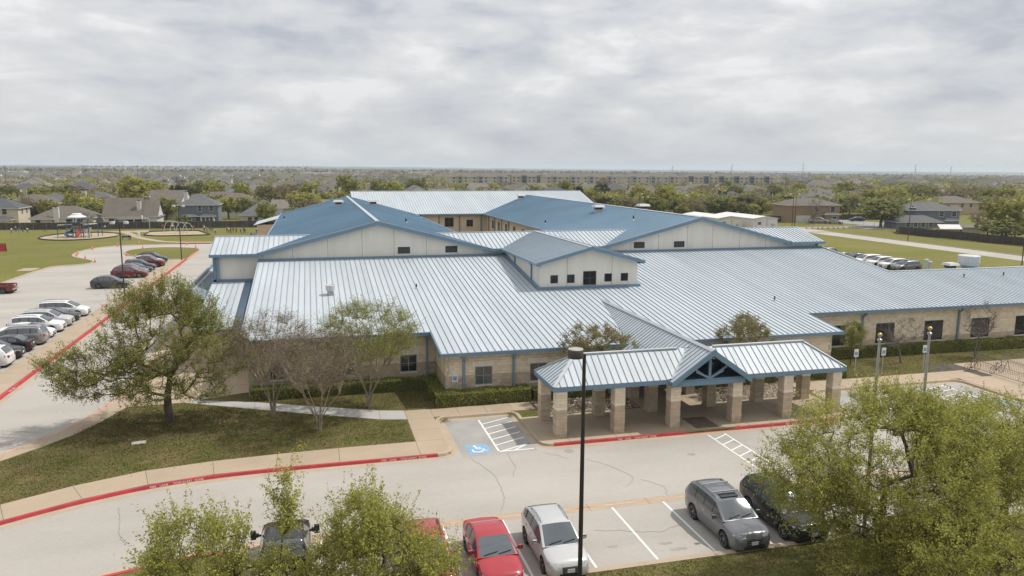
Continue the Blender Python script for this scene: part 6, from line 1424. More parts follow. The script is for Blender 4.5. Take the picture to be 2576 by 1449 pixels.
cl = ['traffic cone on the field kerb above the lone pickup', 'cone at the top bend of the turning loop', 'cone on the far kerb left of the swing set', 'upper cone of the pair at the pinch of the loop kerb', 'lower cone of the pair at the pinch of the loop kerb', 'cone on the grass nose of the loop kerb', 'cone nearest the empty stalls at the loop', 'cone at the left tip of the loop island', 'cone on the far edge of the loop island', 'cone on the far kerb in line with the loop lamp post', 'cone at the upper right tip of the loop island', 'cone beside the parked dark SUV at the loop island']
for (x, y), lb in zip([(-41.9, 164.0), (-38.6, 169.5), (-35.2, 172.6), (-42.4, 156.2), (-41.6, 152.3), (-39.0, 147.8), (-36.0, 141.9), (-33.2, 151.8), (-33.0, 164.8), (-25.7, 170.6), (-23.1, 164.7), (-31.1, 149.0)], cl):
    tag(link('traffic_cone', cm_, None, (x, y, 0.0 if x < -34 else ZR)), lb, 'cone', 'traffic cones round the turning loop')
t = thing('goal_frame', 'red mesh goal standing on the field at the left edge', 'goal', (-58.0, 162.6, 0), R(12))
for x in (-1.6, 1.6): part('post', MB().tube([(x, 0, 0), (x, 0, 1.5), (x, 1.1, 0)], .05, 'plastic_black', 6), t)
part('net', MB().box((-1.55, -.01, .05), (1.55, .03, 1.4), 'red_plastic'), t); part('crossbar', MB().tube([(-1.6, 0, 1.5), (1.6, 0, 1.5)], .06, 'plastic_black', 6), t)
# picnic tables / benches by the service drive
for k_, x in enumerate((132.5, 137.5, 142.5)):
    t = thing('bleacher_bench', ['metal bench nearest the lamp post by the chain-link gate', 'middle metal bench by the chain-link gate', 'metal bench nearest the street by the chain-link gate'][k_], 'bench', (x, 181.0, .015), R(-3), 'metal benches by the gate'); part('seat', MB().box((-2.1, -.15, .42), (2.1, .15, .47), 'alu'), t); part('foot_plank', MB().box((-2.1, -.55, .18), (2.1, -.35, .22), 'alu'), t)
    for q in (-1.8, 0, 1.8): part('leg', MB().box((q-.03, -.5, 0), (q+.03, .1, .42), 'alu'), t)
# ------------------------------------------------------------------ people
mat('skin_a', (0.42, 0.27, 0.19), 0.6); mat('skin_b', (0.20, 0.11, 0.07), 0.6); mat('hair_dark', (0.02, 0.015, 0.012), 0.6); mat('shoe', (0.10, 0.10, 0.11), 0.7)
for nm, c in dict(white=(.72,.72,.72), black=(.02,.02,.022), red=(.5,.03,.04), navy=(.03,.05,.12), blue=(.12,.28,.5), grey=(.25,.25,.26), purple=(.14,.05,.16), green=(.07,.2,.1), denim=(.06,.10,.17), khaki=(.35,.28,.18), light=(.45,.6,.68)).items(): mat('cloth_'+nm, c, .85)
POSE = {}
def pose_mesh(pose):
    if pose in POSE: return POSE[pose]
    J = dict(pel=(0,0,.68), spine=(0,.01,.86), chest=(0,.0,1.02), neck=(0,0,1.13), head=(0,-.01,1.24), top=(0,0,1.32),
             sl=(-.13,0,1.06), el=(-.19,.02,.86), wl=(-.20,-.03,.66), hl=(-.20,-.05,.57), sr=(.13,0,1.06), er=(.19,.02,.86), wr=(.20,-.03,.66), hr=(.20,-.05,.57),
             jl=(-.075,0,.64), kl=(-.085,-.01,.36), al=(-.085,.02,.06), tl=(-.09,-.11,.03), jr=(.075,0,.64), kr=(.085,-.01,.36), ar=(.085,.02,.06), tr=(.09,-.11,.03))
    if pose == 'walk': J.update(kl=(-.085,-.16,.38), al=(-.085,-.12,.10), tl=(-.09,-.26,.08), kr=(.085,.06,.36), ar=(.085,.26,.10), tr=(.09,.16,.03), el=(-.19,.12,.88), wl=(-.18,.10,.70), hl=(-.18,.08,.62), er=(.19,-.10,.88), wr=(.16,-.22,.78), hr=(.15,-.28,.74))
    if pose == 'run': J.update(kl=(-.085,-.26,.46), al=(-.085,-.10,.24), tl=(-.09,-.22,.20), kr=(.085,.10,.38), ar=(.085,.36,.24), tr=(.09,.32,.14), el=(-.20,.18,.94), wl=(-.18,.04,.80), hl=(-.18,-.02,.80), er=(.20,-.14,.94), wr=(.14,-.28,1.0), hr=(.12,-.33,1.03), head=(0,-.06,1.24), top=(0,-.06,1.32))
    if pose == 'reach': J.update(el=(-.22,0,1.22), wl=(-.20,-.04,1.42), hl=(-.20,-.05,1.50), er=(.24,-.06,.94), wr=(.26,-.22,.94), hr=(.26,-.28,.95))
    if pose == 'sit':
        for k in ('pel','spine','chest','neck','head','top','sl','el','wl','hl','sr','er','wr','hr','jl','jr'): x, y, z = J[k]; J[k] = (x, y, z-.24)
        J.update(kl=(-.09,-.33,.44), al=(-.09,-.34,.10), tl=(-.09,-.46,.05), kr=(.09,-.33,.44), ar=(.09,-.34,.10), tr=(.09,-.46,.05), wl=(-.14,-.22,.50), hl=(-.12,-.28,.49), wr=(.14,-.22,.50), hr=(.12,-.28,.49))
    rad = dict(pel=.095, spine=.088, chest=.10, neck=.045, head=.085, top=.06, sl=.052, el=.038, wl=.028, hl=.03, sr=.052, er=.038, wr=.028, hr=.03, jl=.075, kl=.052, al=.036, tl=.03, jr=.075, kr=.052, ar=.036, tr=.03)
    ks = list(J); E = [('pel','spine'),('spine','chest'),('chest','neck'),('neck','head'),('head','top'),('chest','sl'),('sl','el'),('el','wl'),('wl','hl'),('chest','sr'),('sr','er'),('er','wr'),('wr','hr'),('pel','jl'),('jl','kl'),('kl','al'),('al','tl'),('pel','jr'),('jr','kr'),('kr','ar'),('ar','tr')]
    me = bpy.data.meshes.new('p'); me.from_pydata([J[k] for k in ks], [(ks.index(a), ks.index(b)) for a, b in E], []); o = bpy.data.objects.new('p', me); COL.objects.link(o)
    sk = o.modifiers.new('s', 'SKIN')
    for i, k in enumerate(ks): me.skin_vertices[0].data[i].radius = (rad[k],)*2; me.skin_vertices[0].data[i].use_root = (k == 'pel')
    sb = o.modifiers.new('d', 'SUBSURF'); sb.levels = 1; sb.render_levels = 1
    dg = bpy.context.evaluated_depsgraph_get(); dg.update(); r = bpy.data.meshes.new_from_object(o.evaluated_get(dg)); bpy.data.objects.remove(o)
    V = {k: np.array(J[k]) for k in ks}; idx = []
    grp = dict(pel=2, spine=1, chest=1, neck=0, head=0, top=3, sl=1, el=1, wl=0, hl=0, sr=1, er=1, wr=0, hr=0, jl=2, kl=2, al=2, tl=4, jr=2, kr=2, ar=2, tr=4)
    KA = np.array([J[k] for k in ks]); GA = [grp[k] for k in ks]; hy = J['head'][1]
    for p in r.polygons:
        c = np.array(p.center); g = GA[int(np.argmin(((KA-c)**2).sum(1)))]
        if g == 0 and c[2] > J['head'][2]-.06 and (c[1] > hy+.02): g = 3
        idx.append(g)
    r.materials.clear()
    for _ in range(5): r.materials.append(None)
    r.polygons.foreach_set('material_index', idx); r.shade_smooth(); POSE[pose] = r; return r
PM = {}
def person(x, y, pose, shirt, pants, rz, label, s=1.0, skin='skin_a', z=0.0, group='children on the playing field'):
    key = (pose, shirt, pants, skin)
    if key not in PM:
        me = pose_mesh(pose).copy(); me.name = 'person'
        for i, m in enumerate((skin, 'cloth_'+shirt, 'cloth_'+pants, 'hair_dark', 'shoe')): me.materials[i] = MATS[m]
        PM[key] = me
    o = tag(link('person', PM[key], None, (x, y, z), rz), label, 'person', group); o.scale = (s, s, s); return o
KIDS = [(-69.8,206.1,'walk','white','denim',90,'child in a white top walking at the far left of the field'),(-70.4,210.5,'stand','grey','navy',20,'child in grey behind the white-topped child at the far left'),(-67.6,204.3,'walk','blue','khaki',-60,'child in blue among the far left group'),(-68.6,209.8,'stand','navy','navy',140,'child in dark clothes among the far left group'),
 (-66.7,206.9,'reach','white','black',30,'child in white top and black trousers right of the far left group'),(-63.6,209.2,'walk','black','denim',120,'child in black walking between the far left group and the climbing frame'),(-50.7,211.2,'walk','light','navy',40,'child in pale blue behind the climbing frame'),(-50.0,211.9,'stand','navy','denim',200,'child in navy right behind the climbing frame'),
 (-37.2,211.1,'stand','red','black',10,'child in a red top left of the swings'),(-34.7,209.7,'walk','white','black',80,'child in white behind the left end of the swings'),(-33.4,208.6,'run','blue','navy',100,'child in blue running behind the swings'),(-30.0,208.8,'stand','grey','black',0,'child in grey right of the swings'),(-29.4,207.7,'stand','red','black',60,'child in dark red right of the swings'),
 (-26.3,203.4,'reach','white','black',-20,'child in white with one arm up beside the swing bark'),(-25.5,201.6,'walk','grey','denim',70,'child in grey following the one with a raised arm'),(-24.9,203.2,'run','black','black',-80,'child in black running near the swing bark'),(-24.0,200.0,'walk','navy','grey',-70,'child in navy running right of the swing bark'),(-22.8,195.2,'stand','light','black',30,'child in pale blue standing alone nearest the loop'),
 (-20.7,200.8,'stand','grey','black',0,'leftmost child of the middle queue'),(-20.1,199.0,'stand','white','black',40,'child in white in the middle queue'),(-19.4,196.2,'walk','black','black',100,'child in black in front of the middle queue'),(-19.0,198.4,'stand','red','denim',-30,'child in red in the middle queue'),(-18.2,197.3,'stand','red','black',10,'child in dark red left of the right-hand queue'),
 (-17.5,199.6,'stand','grey','denim',90,'child in grey behind the right-hand queue'),(-17.2,197.2,'stand','khaki','navy',200,'child in tan in the right-hand queue'),(-16.4,196.6,'walk','black','black',-40,'child in black in the right-hand queue'),(-15.9,194.1,'stand','navy','grey',0,'child in navy nearest the school in the right-hand queue'),
 (-13.4,195.8,'stand','white','black',10,'child in white by the roof edge'),(-12.7,195.4,'stand','black','black',30,'child in black by the roof edge'),(-12.1,196.2,'stand','red','black',-10,'child in a bright red top by the roof edge'),(-11.3,194.2,'walk','white','denim',80,'child in white and denim closest to the roof edge')]
rk = random.Random(5)
for x, y, ps, sh, pa, rz, lb in KIDS: person(x, y, ps, sh, pa, R(rz), lb, rk.uniform(1.0, 1.22), rk.choice(('skin_a', 'skin_b')))
for k_, (x, y, sh) in enumerate(((-15.0, 190.0, 'light'), (-14.2, 189.8, 'black'), (-13.4, 190.1, 'blue'), (-12.4, 190.4, 'navy'))): person(x, y, 'sit', sh, 'navy', R(180+k_*20), ['child in pale blue sitting in the grass left of the roof edge', 'child in black sitting in the grass', 'child in blue sitting in the grass', 'child in navy sitting nearest the roof edge'][k_], 1.0, z=-.36)
person(-39.3, 183.25, 'sit', 'black', 'denim', R(10), 'person in black sitting on the bench by the play path', 1.2, z=-.05, group=None)
# ------------------------------------------------------------------ fences
def fence(pl, h, label, m='wood_fence', board=.3, seed=0, group='board fences'):
    o0 = Vector(pl[0]); t = thing('wooden_fence', label, 'fence', (o0.x, o0.y, 0), 0, group); rs = random.Random(seed); n = 0
    variants = []
    for v in range(4):
        mb = MB(); x = 0
        while x < 2.4-.05: mb.box((x+.01, 0, .03), (min(x+board, 2.4)-.01, .03+rs.uniform(0, .012), h+rs.uniform(-.05, .04)), m); x += board
        mb.box((0, .035, .4), (2.4, .09, .5), m); mb.box((0, .035, h-.4), (2.4, .09, h-.3), m); variants.append(mb.mesh('panel'))
    for a, b in zip(pl[:-1], pl[1:]):
        a = Vector(a); b = Vector(b); L = (b-a).length; k = max(1, round(L/2.4)); d = (b-a)/L; an = math.atan2(d.y, d.x)
        for i in range(k):
            p = a+d*(L*i/k); o = link('panel', variants[rs.randrange(4)], t, (p.x-o0.x, p.y-o0.y, rs.uniform(-.04, .04)), an); o.scale = (L/k/2.4, 1, 1)
fence([(-98, 219), (-53, 215.6), (-14, 214.8), (30, 214), (80, 214)], 1.85, 'long dark board fence behind the playing field', seed=1)
fence([(144.4, 162.2), (146.2, 146), (147.6, 133), (150.5, 108)], 1.9, 'dark board fence along the right-hand field', seed=2)
fence([(144.4, 162.2), (149.0, 168.5)], 1.9, 'short grey board fence beside the blue house', 'wood_fence_light', seed=3)
fence([(96, 213), (128, 212), (147, 206)], 1.8, 'dark board fence behind the portable classrooms', seed=4)
fence([(158, 214), (185, 208)], 1.8, 'brown board fence across the side street', seed=5)
def chain_fence(pl, label):
    o0 = Vector(pl[0]); t = thing('chain_link_fence', label, 'fence', (o0.x, o0.y, 0)); mbr = MB()
    pm = MB().tube([(0,0,0), (0,0,1.9)], .035, 'chainlink', 6).mesh('post')
    for a, b in zip(pl[:-1], pl[1:]):
        a = Vector(a); b = Vector(b); L = (b-a).length; k = max(1, round(L/3.0))
        for i in range(k+1): p = a+(b-a)*i/k; link('post', pm, t, (p.x-o0.x, p.y-o0.y, 0))
        for z in (.1, 1.88): mbr.tube([(a.x-o0.x, a.y-o0.y, z), (b.x-o0.x, b.y-o0.y, z)], .02, 'chainlink', 5)
        for i in range(int(L/.6)):      # woven wire, drawn as sparse diagonals
            p = a+(b-a)*(i*.6/L)-o0.xy if False else a+(b-a)*(i*.6/L)-o0; q = a+(b-a)*(min(L, i*.6+1.7)/L)-o0
            mbr.tube([(p.x, p.y, .1), (q.x, q.y, 1.88)], .006, 'chainlink', 3, False); mbr.tube([(q.x, q.y, .1), (p.x, p.y, 1.88)], .006, 'chainlink', 3, False)
    part('rail_and_mesh', mbr, t)
chain_fence([(-98, 217.6), (-53, 214.2), (-8, 213.4)], 'chain-link fence standing in front of the far board fence'); chain_fence([(133.5, 186.0), (144.3, 183.6), (147.0, 174.3), (148.6, 169.2)], 'chain-link fence along the side street on the right')
# ------------------------------------------------------------------ neighbourhood
for nm, c in dict(white=(.66,.64,.60), cream=(.60,.52,.40), grey=(.36,.37,.38), blue=(.155,.18,.21), slate_blue=(.12,.145,.175), brick=(.30,.21,.13), tan=(.46,.36,.25), beige=(.52,.46,.38)).items(): mat('wall_'+nm, c, .9, var=.06, scale=.5)
for nm, c in dict(brown=(.145,.127,.105), grey=(.125,.127,.13), slate=(.088,.093,.10), tan=(.185,.162,.135), dark=(.085,.085,.088), red=(.28,.07,.06)).items(): mat('shingle_'+nm, c, .95, var=.10, scale=.6, fine=.10, fscale=2.5)
mat('win_dark', (.035,.04,.045), .15); mat('trim_white', (.70,.69,.66), .7); mat('garage', (.62,.61,.58), .7)
def roof_mesh(mb, w, d, h, kind, pitch, oh, m):
    """hip or gable roof over a w x d box with eaves at h; returns ridge height"""
    W, D = w/2+oh, d/2+oh; t = .16
    if kind == 'hip':
        if w >= d: r = D*pitch; a = W-D; rp = [(-a, 0, h+r), (a, 0, h+r)]; fs = [(0,1,5,4),(2,3,4,5),(1,2,5),(3,0,4)]
        else: r = W*pitch; a = D-W; rp = [(0, -a, h+r), (0, a, h+r)]; fs = [(0,1,4),(2,3,5),(1,2,5,4),(3,0,4,5)]
    elif kind == 'gable_x': r = D*pitch; rp = [(-W, 0, h+r), (W, 0, h+r)]; fs = [(0,1,5,4),(2,3,4,5)]
    else: r = W*pitch; rp = [(0, -D, h+r), (0, D, h+r)]; fs = [(1,2,5,4),(3,0,4,5)]
    cs = [(-W, -D, h), (W, -D, h), (W, D, h), (-W, D, h)]
    mb.add(cs+rp, fs, m); lo = [(x, y, z-t) for x, y, z in cs]
    mb.add(cs+lo, [(0,4,5,1),(1,5,6,2),(2,6,7,3),(3,7,4,0)], 'trim_white'); mb.add(lo, [(3,2,1,0)], 'trim_white'); return h+r
def gable_fill(mb, w, d, h, kind, pitch, oh, m):
    if kind == 'gable_x':
        r = (d/2+oh)*pitch
        for s in (-1, 1): mb.add([(s*w/2, -d/2, h-.2), (s*w/2, d/2, h-.2), (s*w/2, d/2, h+oh*pitch-.05), (s*w/2, 0, h+r-.05), (s*w/2, -d/2, h+oh*pitch-.05)], [(0,1,2,3,4) if s > 0 else (4,3,2,1,0)], m)
    elif kind == 'gable_y':
        r = (w/2+oh)*pitch
        for s in (-1, 1): mb.add([(-w/2, s*d/2, h-.2), (w/2, s*d/2, h-.2), (w/2, s*d/2, h+oh*pitch-.05), (0, s*d/2, h+r-.05), (-w/2, s*d/2, h+oh*pitch-.05)], [(0,1,2,3,4) if s < 0 else (4,3,2,1,0)], m)
def wpart(parent, x, y, z, w, h, face, fm='trim_white'):
    t = .09; f = MB(); g = MB()
    def P(a, b, o): return {'-y': (x+a, y-o, z+b), '+x': (x+o, y+a, z+b), '-x': (x-o, y-a, z+b)}[face]
    def bx(mb, a0, a1, b0, b1, o0, o1, m):
        mb.add([P(a0,b0,o1),P(a1,b0,o1),P(a1,b1,o1),P(a0,b1,o1),P(a0,b0,o0),P(a1,b0,o0),P(a1,b1,o0),P(a0,b1,o0)], [(0,1,2,3),(4,5,1,0),(1,5,6,2),(3,2,6,7),(4,0,3,7)], m)
    bx(f, -w/2-t, w/2+t, -t, 0, 0, .06, fm); bx(f, -w/2-t, w/2+t, h, h+t, 0, .06, fm); bx(f, -w/2-t, -w/2, 0, h, 0, .06, fm); bx(f, w/2, w/2+t, 0, h, 0, .06, fm); bx(f, -w/2, w/2, h*.48, h*.52, 0, .05, fm)
    o = part('window', f, parent); bx(g, -w/2, w/2, 0, h, 0, .03, 'win_dark'); part('pane', g, o)
NEAR = []
def house(name, label, x, y, rz, boxes, group='houses beyond the fences', z=-.05, chimneys=(), windows=(), doors=(), nick=None):
    """boxes: (cx, cy, w, d, eave height, roof kind, pitch, wall, roof material)"""
    t = thing(name, label, 'house', (x, y, z), rz, group)
    for cx, cy_, w, d, h, kind, pitch, wm, rm in boxes:
        mb = MB(); mb.box((-w/2, -d/2, -.3), (w/2, d/2, h), wm); gable_fill(mb, w, d, h, kind, pitch, .45, wm); part('wall', mb, t, loc=(cx, cy_, 0))
        rb = MB(); roof_mesh(rb, w, d, h, kind, pitch, .45, rm); ro = part('roof', rb, t, loc=(cx, cy_, 0))
    for cx, cy_, w, d, z0, z1, m in chimneys:
        mb = MB(); mb.box((cx-w/2, cy_-d/2, z0), (cx+w/2, cy_+d/2, z1), m); mb.box((cx-w/2-.08, cy_-d/2-.08, z1), (cx+w/2+.08, cy_+d/2+.08, z1+.15), 'trim_white'); mb.box((cx-.2, cy_-.2, z1+.15), (cx+.2, cy_+.2, z1+.45), 'plastic_black'); part('chimney', mb, t)
    for q in windows: wpart(t, *q)
    for dx, dy, w, h, m in doors: part('door', MB().box((dx-w/2, dy-.06, 0), (dx+w/2, dy, h), m), t)
    NEAR.append((x, y, nick or label)); return t
W_ = lambda xs, y, z, w=1.1, h=1.4: [(x, y, z, w, h, '-y') for x in xs]
house('house', 'cream two-storey house with dark hip roof at the left edge', -81.2, 233, 0, [(0,0,11.5,9,5.0,'hip',.5,'wall_cream','shingle_slate'), (2.2,-5.6,4.5,2.6,2.1,'hip',.5,'wall_cream','shingle_slate')], windows=W_([-1, 2.6], -4.5, 3.4)+[(5.75, -1.5, 3.4, 1.0, 1.3, '+x'), (5.75, 2, 3.4, 1, 1.3, '+x')], nick='cream two-storey house')
house('house', 'low tan-roofed house with a tall white chimney behind the climbing frame', -64.7, 232.5, 0, [(0,0,15,11,2.35,'hip',.5,'wall_white','shingle_brown'), (-4.6,-5.2,5,3,2.2,'hip',.5,'wall_beige','shingle_brown')], chimneys=[(-1.2,-5.7,1.3,.8,0,5.0,'wall_white')], windows=W_([-5.6, -3.4, 1.6, 4.2], -5.5, .7, 1.3, 1.3)+W_([-5.4], -6.7, .6, 1.2, 1.3), nick='low house with the tall white chimney')
house('house', 'steep brown-roofed house with white chimney behind the basketball post', -48.4, 233.4, 0, [(-2.0,0,9.0,10.5,2.35,'gable_x',.88,'wall_white','shingle_brown'), (4.4,.3,4.6,9.6,2.35,'gable_x',.86,'wall_white','shingle_brown'), (.6,-5.6,6.2,2.4,2.0,'gable_x',.35,'wall_grey','shingle_brown')], chimneys=[(2.1,-3.2,1.0,1.0,3.0,6.4,'wall_white'), (3.4,2.5,1.1,1.1,5.5,7.5,'wall_brick')], windows=W_([-4.6, -2.9], -5.25, .6, 1.3, 1.3)+W_([.2, 2.4], -6.8, .5, 1.8, 1.3)+[(6.7, -1, 3.9, 1.0, 1.2, '+x')], nick='steep brown-roofed house')
house('house', 'blue two-storey house with grey hip roof and white-framed windows', -30.8, 232.6, 0, [(0,0,10.4,9,5.55,'hip',.52,'wall_blue','shingle_grey'), (-2.2,-5.0,3.4,1.4,2.5,'hip',.45,'wall_blue','shingle_grey'), (2.4,-5.0,3.6,1.4,2.5,'hip',.45,'wall_white','shingle_slate')], chimneys=[(-4.3,4.6,1.0,1.0,3,8.6,'wall_white')], windows=W_([.4, 3.4], -4.5, 3.85, .95, 1.5)+W_([-2.2, 1.4, 2.4, 3.4], -5.72, .8, .8, 1.3), nick='blue two-storey house')
house('house', 'grey-roofed low house with beige walls beside the left gable roof', -13.6, 233.5, 0, [(0,0,12.6,12.4,2.6,'hip',.62,'wall_beige','shingle_grey')], windows=W_([-3.6, -1.9, 0.6], -6.2, .6, 1.1, 1.4), nick='grey-roofed low house')
house('house', 'white gable-fronted house with an arched attic vent and dark roof', -87.2, 297, 0, [(0,0,6.2,13,4.2,'gable_y',.62,'wall_white','shingle_slate'), (5.6,1.5,6,9,3.6,'hip',.5,'wall_white','shingle_slate'), (-4.2,2,4,8,3,'hip',.5,'wall_white','shingle_dark')], windows=W_([0], -6.5, 4.6, 1.0, .6)+W_([.6], -6.5, 1.9, 2.6, 1.3), nick='white gable-fronted house')
house('house', 'grey hip-roofed house with a blue and white chimney', -74.0, 307, 0, [(0,0,10,9,4.0,'hip',.58,'wall_white','shingle_grey')], chimneys=[(-4.9,-3,1.3,1.2,0,7.0,'wall_white')], windows=W_([-3, 0, 2.6], -4.5, 2.3, 1.3, 1.2), nick='house with the blue and white chimney')
house('house', 'brown-roofed house whose long ridge shows behind the blue house', -33.6, 296, 0, [(2,0,7.2,9,4.6,'gable_x',.5,'wall_tan','shingle_brown'), (-4,1.2,6.5,8,4.0,'gable_x',.5,'wall_tan','shingle_brown')], windows=W_([.5, 3], -4.5, 2.6), nick='long-ridged brown house')
house('house', 'pale house with arched front window beyond the left gable roof', 4.5, 300, 0, [(0,0,8.5,10,4.6,'gable_y',.5,'wall_cream','shingle_tan')], chimneys=[(-3.8,-3,1,1,3,7.6,'wall_cream'), (6.0,0,1,1,2,8.4,'wall_white')], windows=W_([-1.2, 2.2], -5, 3.2, 1.2, 1.6), nick='pale house with arched window')
house('house', 'broad brown roof right behind the peak of the left gable roof', -2.5, 262, 0, [(0,0,20,11,3.0,'gable_x',.42,'wall_tan','shingle_tan')], nick='broad brown roof')
house('house', 'brown two-storey brick house with a pickup on its driveway', 149.5, 208.0, R(-8), [(0,0,17,10,5.4,'hip',.36,'wall_brick','shingle_brown'), (5.5,-5.2,4.6,2.2,2.6,'hip',.5,'wall_brick','shingle_brown')], windows=W_([1.0, 6.2], -5, 3.4, 1.3, 1.4)+W_([6.2], -6.3, .7, 1.3, 1.2), doors=[(-3.2,-5,4.6,2.2,'garage')], nick='brown two-storey brick house')
house('house', 'grey hip-roofed two-storey house behind the brown brick house', 184.5, 252, 0, [(0,0,14,10,5.2,'hip',.42,'wall_white','shingle_grey')], windows=W_([-4, 0, 4], -5, 3.2), nick='grey hip-roofed house behind the brick house')
house('house', 'blue-grey two-storey house with a lower hipped wing beside the right fence', 170.5, 184.5, R(-10), [(1.5,0,15.5,9.5,4.9,'hip',.40,'wall_blue','shingle_grey'), (-5.6,-6.4,13,6.5,1.9,'hip',.46,'wall_blue','shingle_grey'), (6.2,-5.4,4,1.6,2.1,'hip',.5,'wall_blue','shingle_slate')], chimneys=[(-4.6,-4.2,1.4,1.2,1.5,5.6,'wall_slate_blue')], windows=W_([3.8, 7.6], -4.75, 3.2, 1.3, 1.3)+W_([-9, -6.8, -4.6, -2.4], -9.65, .6, 1.1, 1.1), nick='blue-grey two-storey house')
house('house', 'tan two-storey house with a tall brick chimney at the right', 228.5, 233, R(-6), [(0,0,16,11,4.6,'hip',.36,'wall_tan','shingle_brown'), (-6,-6,8,5,2.3,'gable_x',.5,'wall_tan','shingle_brown')], chimneys=[(-7.6,-3,1.5,1.2,2,6.4,'wall_tan')], windows=W_([1, 4.5], -5.5, 2.8), nick='tan two-storey house')
house('house', 'grey-roofed house between the leafy trees behind the portables', 172.5, 333, 0, [(0,0,11,9,3.0,'hip',.5,'wall_white','shingle_grey')], windows=W_([-2, 2], -4.5, 1.2), nick='grey-roofed house behind the portables')
house('house', 'dark-walled two-storey house behind the portables', 188.5, 318, 0, [(0,0,10.5,9,3.4,'hip',.52,'wall_slate_blue','shingle_slate')], windows=W_([-2.4], -4.5, 1.4, 1.3, 1.4), nick='dark-walled house')
house('house', 'small dark-roofed house with a white porch gable behind the portables', 196, 300, 0, [(0,0,10,8,2.4,'hip',.5,'wall_blue','shingle_dark'), (-2.8,-4.6,4.4,2.4,2.2,'gable_y',.5,'wall_white','shingle_dark')], nick='white-porched house')
house('shed', 'tan garden shed with a pale roof behind the right fence', 160.2, 163.0, R(-20), [(0,0,4.6,3.2,1.2,'gable_x',.5,'wall_tan','trim_white'), (6.5,1.4,6,3.2,1.6,'gable_x',.3,'wall_beige','shingle_tan')], nick='garden shed')
# portable classrooms
def portable(x, y, L, label):
    w = 7.4; t = thing('portable_classroom', label, 'portable building', (x, y, 0), 0, 'portable classrooms')
    mb = MB(); mb.box((-w/2, 0, 0), (w/2, L, 3.0), 'wall_white'); gable_fill(mb, w, L, 3.0, 'gable_y', .17, .2, 'wall_white') if False else None
    mb.add([(-w/2, -.002, 2.9), (w/2, -.002, 2.9), (0, -.002, 3.55)], [(0,1,2)], 'wall_white')
    for k in range(18): mb.box((-w/2+.2+k*.41, -.03, .1), (-w/2+.24+k*.41, 0, 3.0), 'wall_white')
    part('wall', mb, t); r = MB(); W2 = w/2+.3
    r.add([(-W2, -.3, 3.0), (0, -.3, 3.62), (0, L+.3, 3.62), (-W2, L+.3, 3.0), (W2, -.3, 3.0), (W2, L+.3, 3.0), (-W2, -.3, 2.86), (0, -.3, 3.48), (W2, -.3, 2.86)], [(0,1,2,3)[::-1],(1,4,5,2)[::-1],(0,6,7,1),(1,7,8,4)], 'trim_white'); part('roof', r, t)
    wpart(t, -1.8, 0, 1.3, 1.0, .7, '-y'); part('air_conditioner', MB().box((2.0, -.55, .5), (2.8, 0, 1.4), 'galv'), t); part('conduit', MB().box((.4, -.12, .2), (.55, 0, 2.9), 'galv'), t); part('door', MB().box((-3.2, -.05, .3), (-2.3, 0, 2.4), 'garage'), t)
portable(109.4, 184.5, 20, 'left white portable classroom behind the right gable'); portable(118.6, 182.0, 20, 'right white portable classroom with an air conditioner')
# apartment blocks
def apartment(x, y, rz, w, d, label, dark):
    t = thing('apartment_block', label, 'apartment block', (x, y, -.2), rz, 'three-storey apartment blocks'); h = 8.4
    mb = MB(); mb.box((-w/2, -d/2, -.3), (w/2, d/2, h), 'wall_beige'); part('wall', mb, t); r = MB(); roof_mesh(r, w, d, h, 'hip', .38, .7, 'shingle_brown'); part('roof', r, t)
    n = max(2, int(w/14))
    for k in range(n):
        bx_ = -w/2+w*(k+.5)/n; b = MB(); b.box((bx_-2.1, -d/2-1.6, -.3), (bx_+2.1, -d/2+1, h+1.1), 'wall_slate_blue' if dark else 'wall_grey'); bay = part('bay', b, t)
        for f in range(3): g = MB(); g.box((bx_-1.2, -d/2-1.68, .8+f*2.8), (bx_+1.2, -d/2-1.6, 2.5+f*2.8), 'win_dark'); part('balcony_opening', g, bay)
        for q in (-5.2, 5.2):
            if abs(bx_+q) < w/2-1:
                for f in range(3): wpart(t, bx_+q, -d/2, .9+f*2.8, 1.6, 1.4, '-y')
for a in ((142, 660, 0, 54, 16, 'apartment block farthest left, above the white rear roof', False), (190, 690, 0, 44, 15, 'second apartment block from the left above the rear roof', True), (234, 655, R(-3), 68, 17, 'widest apartment block above the right gable roof', False), (303, 655, R(-4), 54, 16, 'apartment block right of the widest one', False), (378, 650, R(-8), 88, 18, 'long shaded apartment block on the right', True)): apartment(*a)
# ------------------------------------------------------------------ tree templates
def tmpl(seed, kind):
    rs = np.random.RandomState(seed); lm = {'y': 'far_yellow', 'Y': 'far_yellow', 'g': 'far_green', 'o': 'far_olive', 'b': 'far_brown', 'd': 'far_dark', 'bare': 'far_brown'}[kind]
    lob = [(rs.uniform(-.16,.16), rs.uniform(-.16,.16), .60+rs.uniform(-.08,.1), rs.uniform(.24,.36), rs.uniform(.24,.36), rs.uniform(.18,.30), 1) for _ in range(6)]+[(0,0,.58,.42,.42,.30,2)]
    if kind == 'bare': return make_tree(seed, [(0,0,0), (0,0,.18), (.01,0,.32)], lob, 90, 9, 0, None, 'twig_grey', 'twig_grey', .05, .03, tw_len=.13, jitter=.02, lower=.25, curve=.1, tipr=.0022)
    leafn = 9 if kind != 'b' else 5
    return make_tree(seed, [(0,0,0), (0,0,.16), (.01,0,.3)], lob, 75, 6, leafn, lm, 'bark' if kind != 'b' else 'twig_grey', 'twig_grey', .052 if kind != 'b' else .034, .028, tw_len=.10, jitter=.02, lower=.22, curve=.1, spread=.022, asp=.7, tipr=.0026 if kind != 'b' else .0034)
TM = {}
for k_, kd in enumerate(('y', 'y', 'g', 'g', 'g', 'o', 'o', 'o', 'b', 'b', 'b', 'd', 'bare', 'Y')): TM.setdefault(kd, []).append(tmpl(100+k_*7, kd))
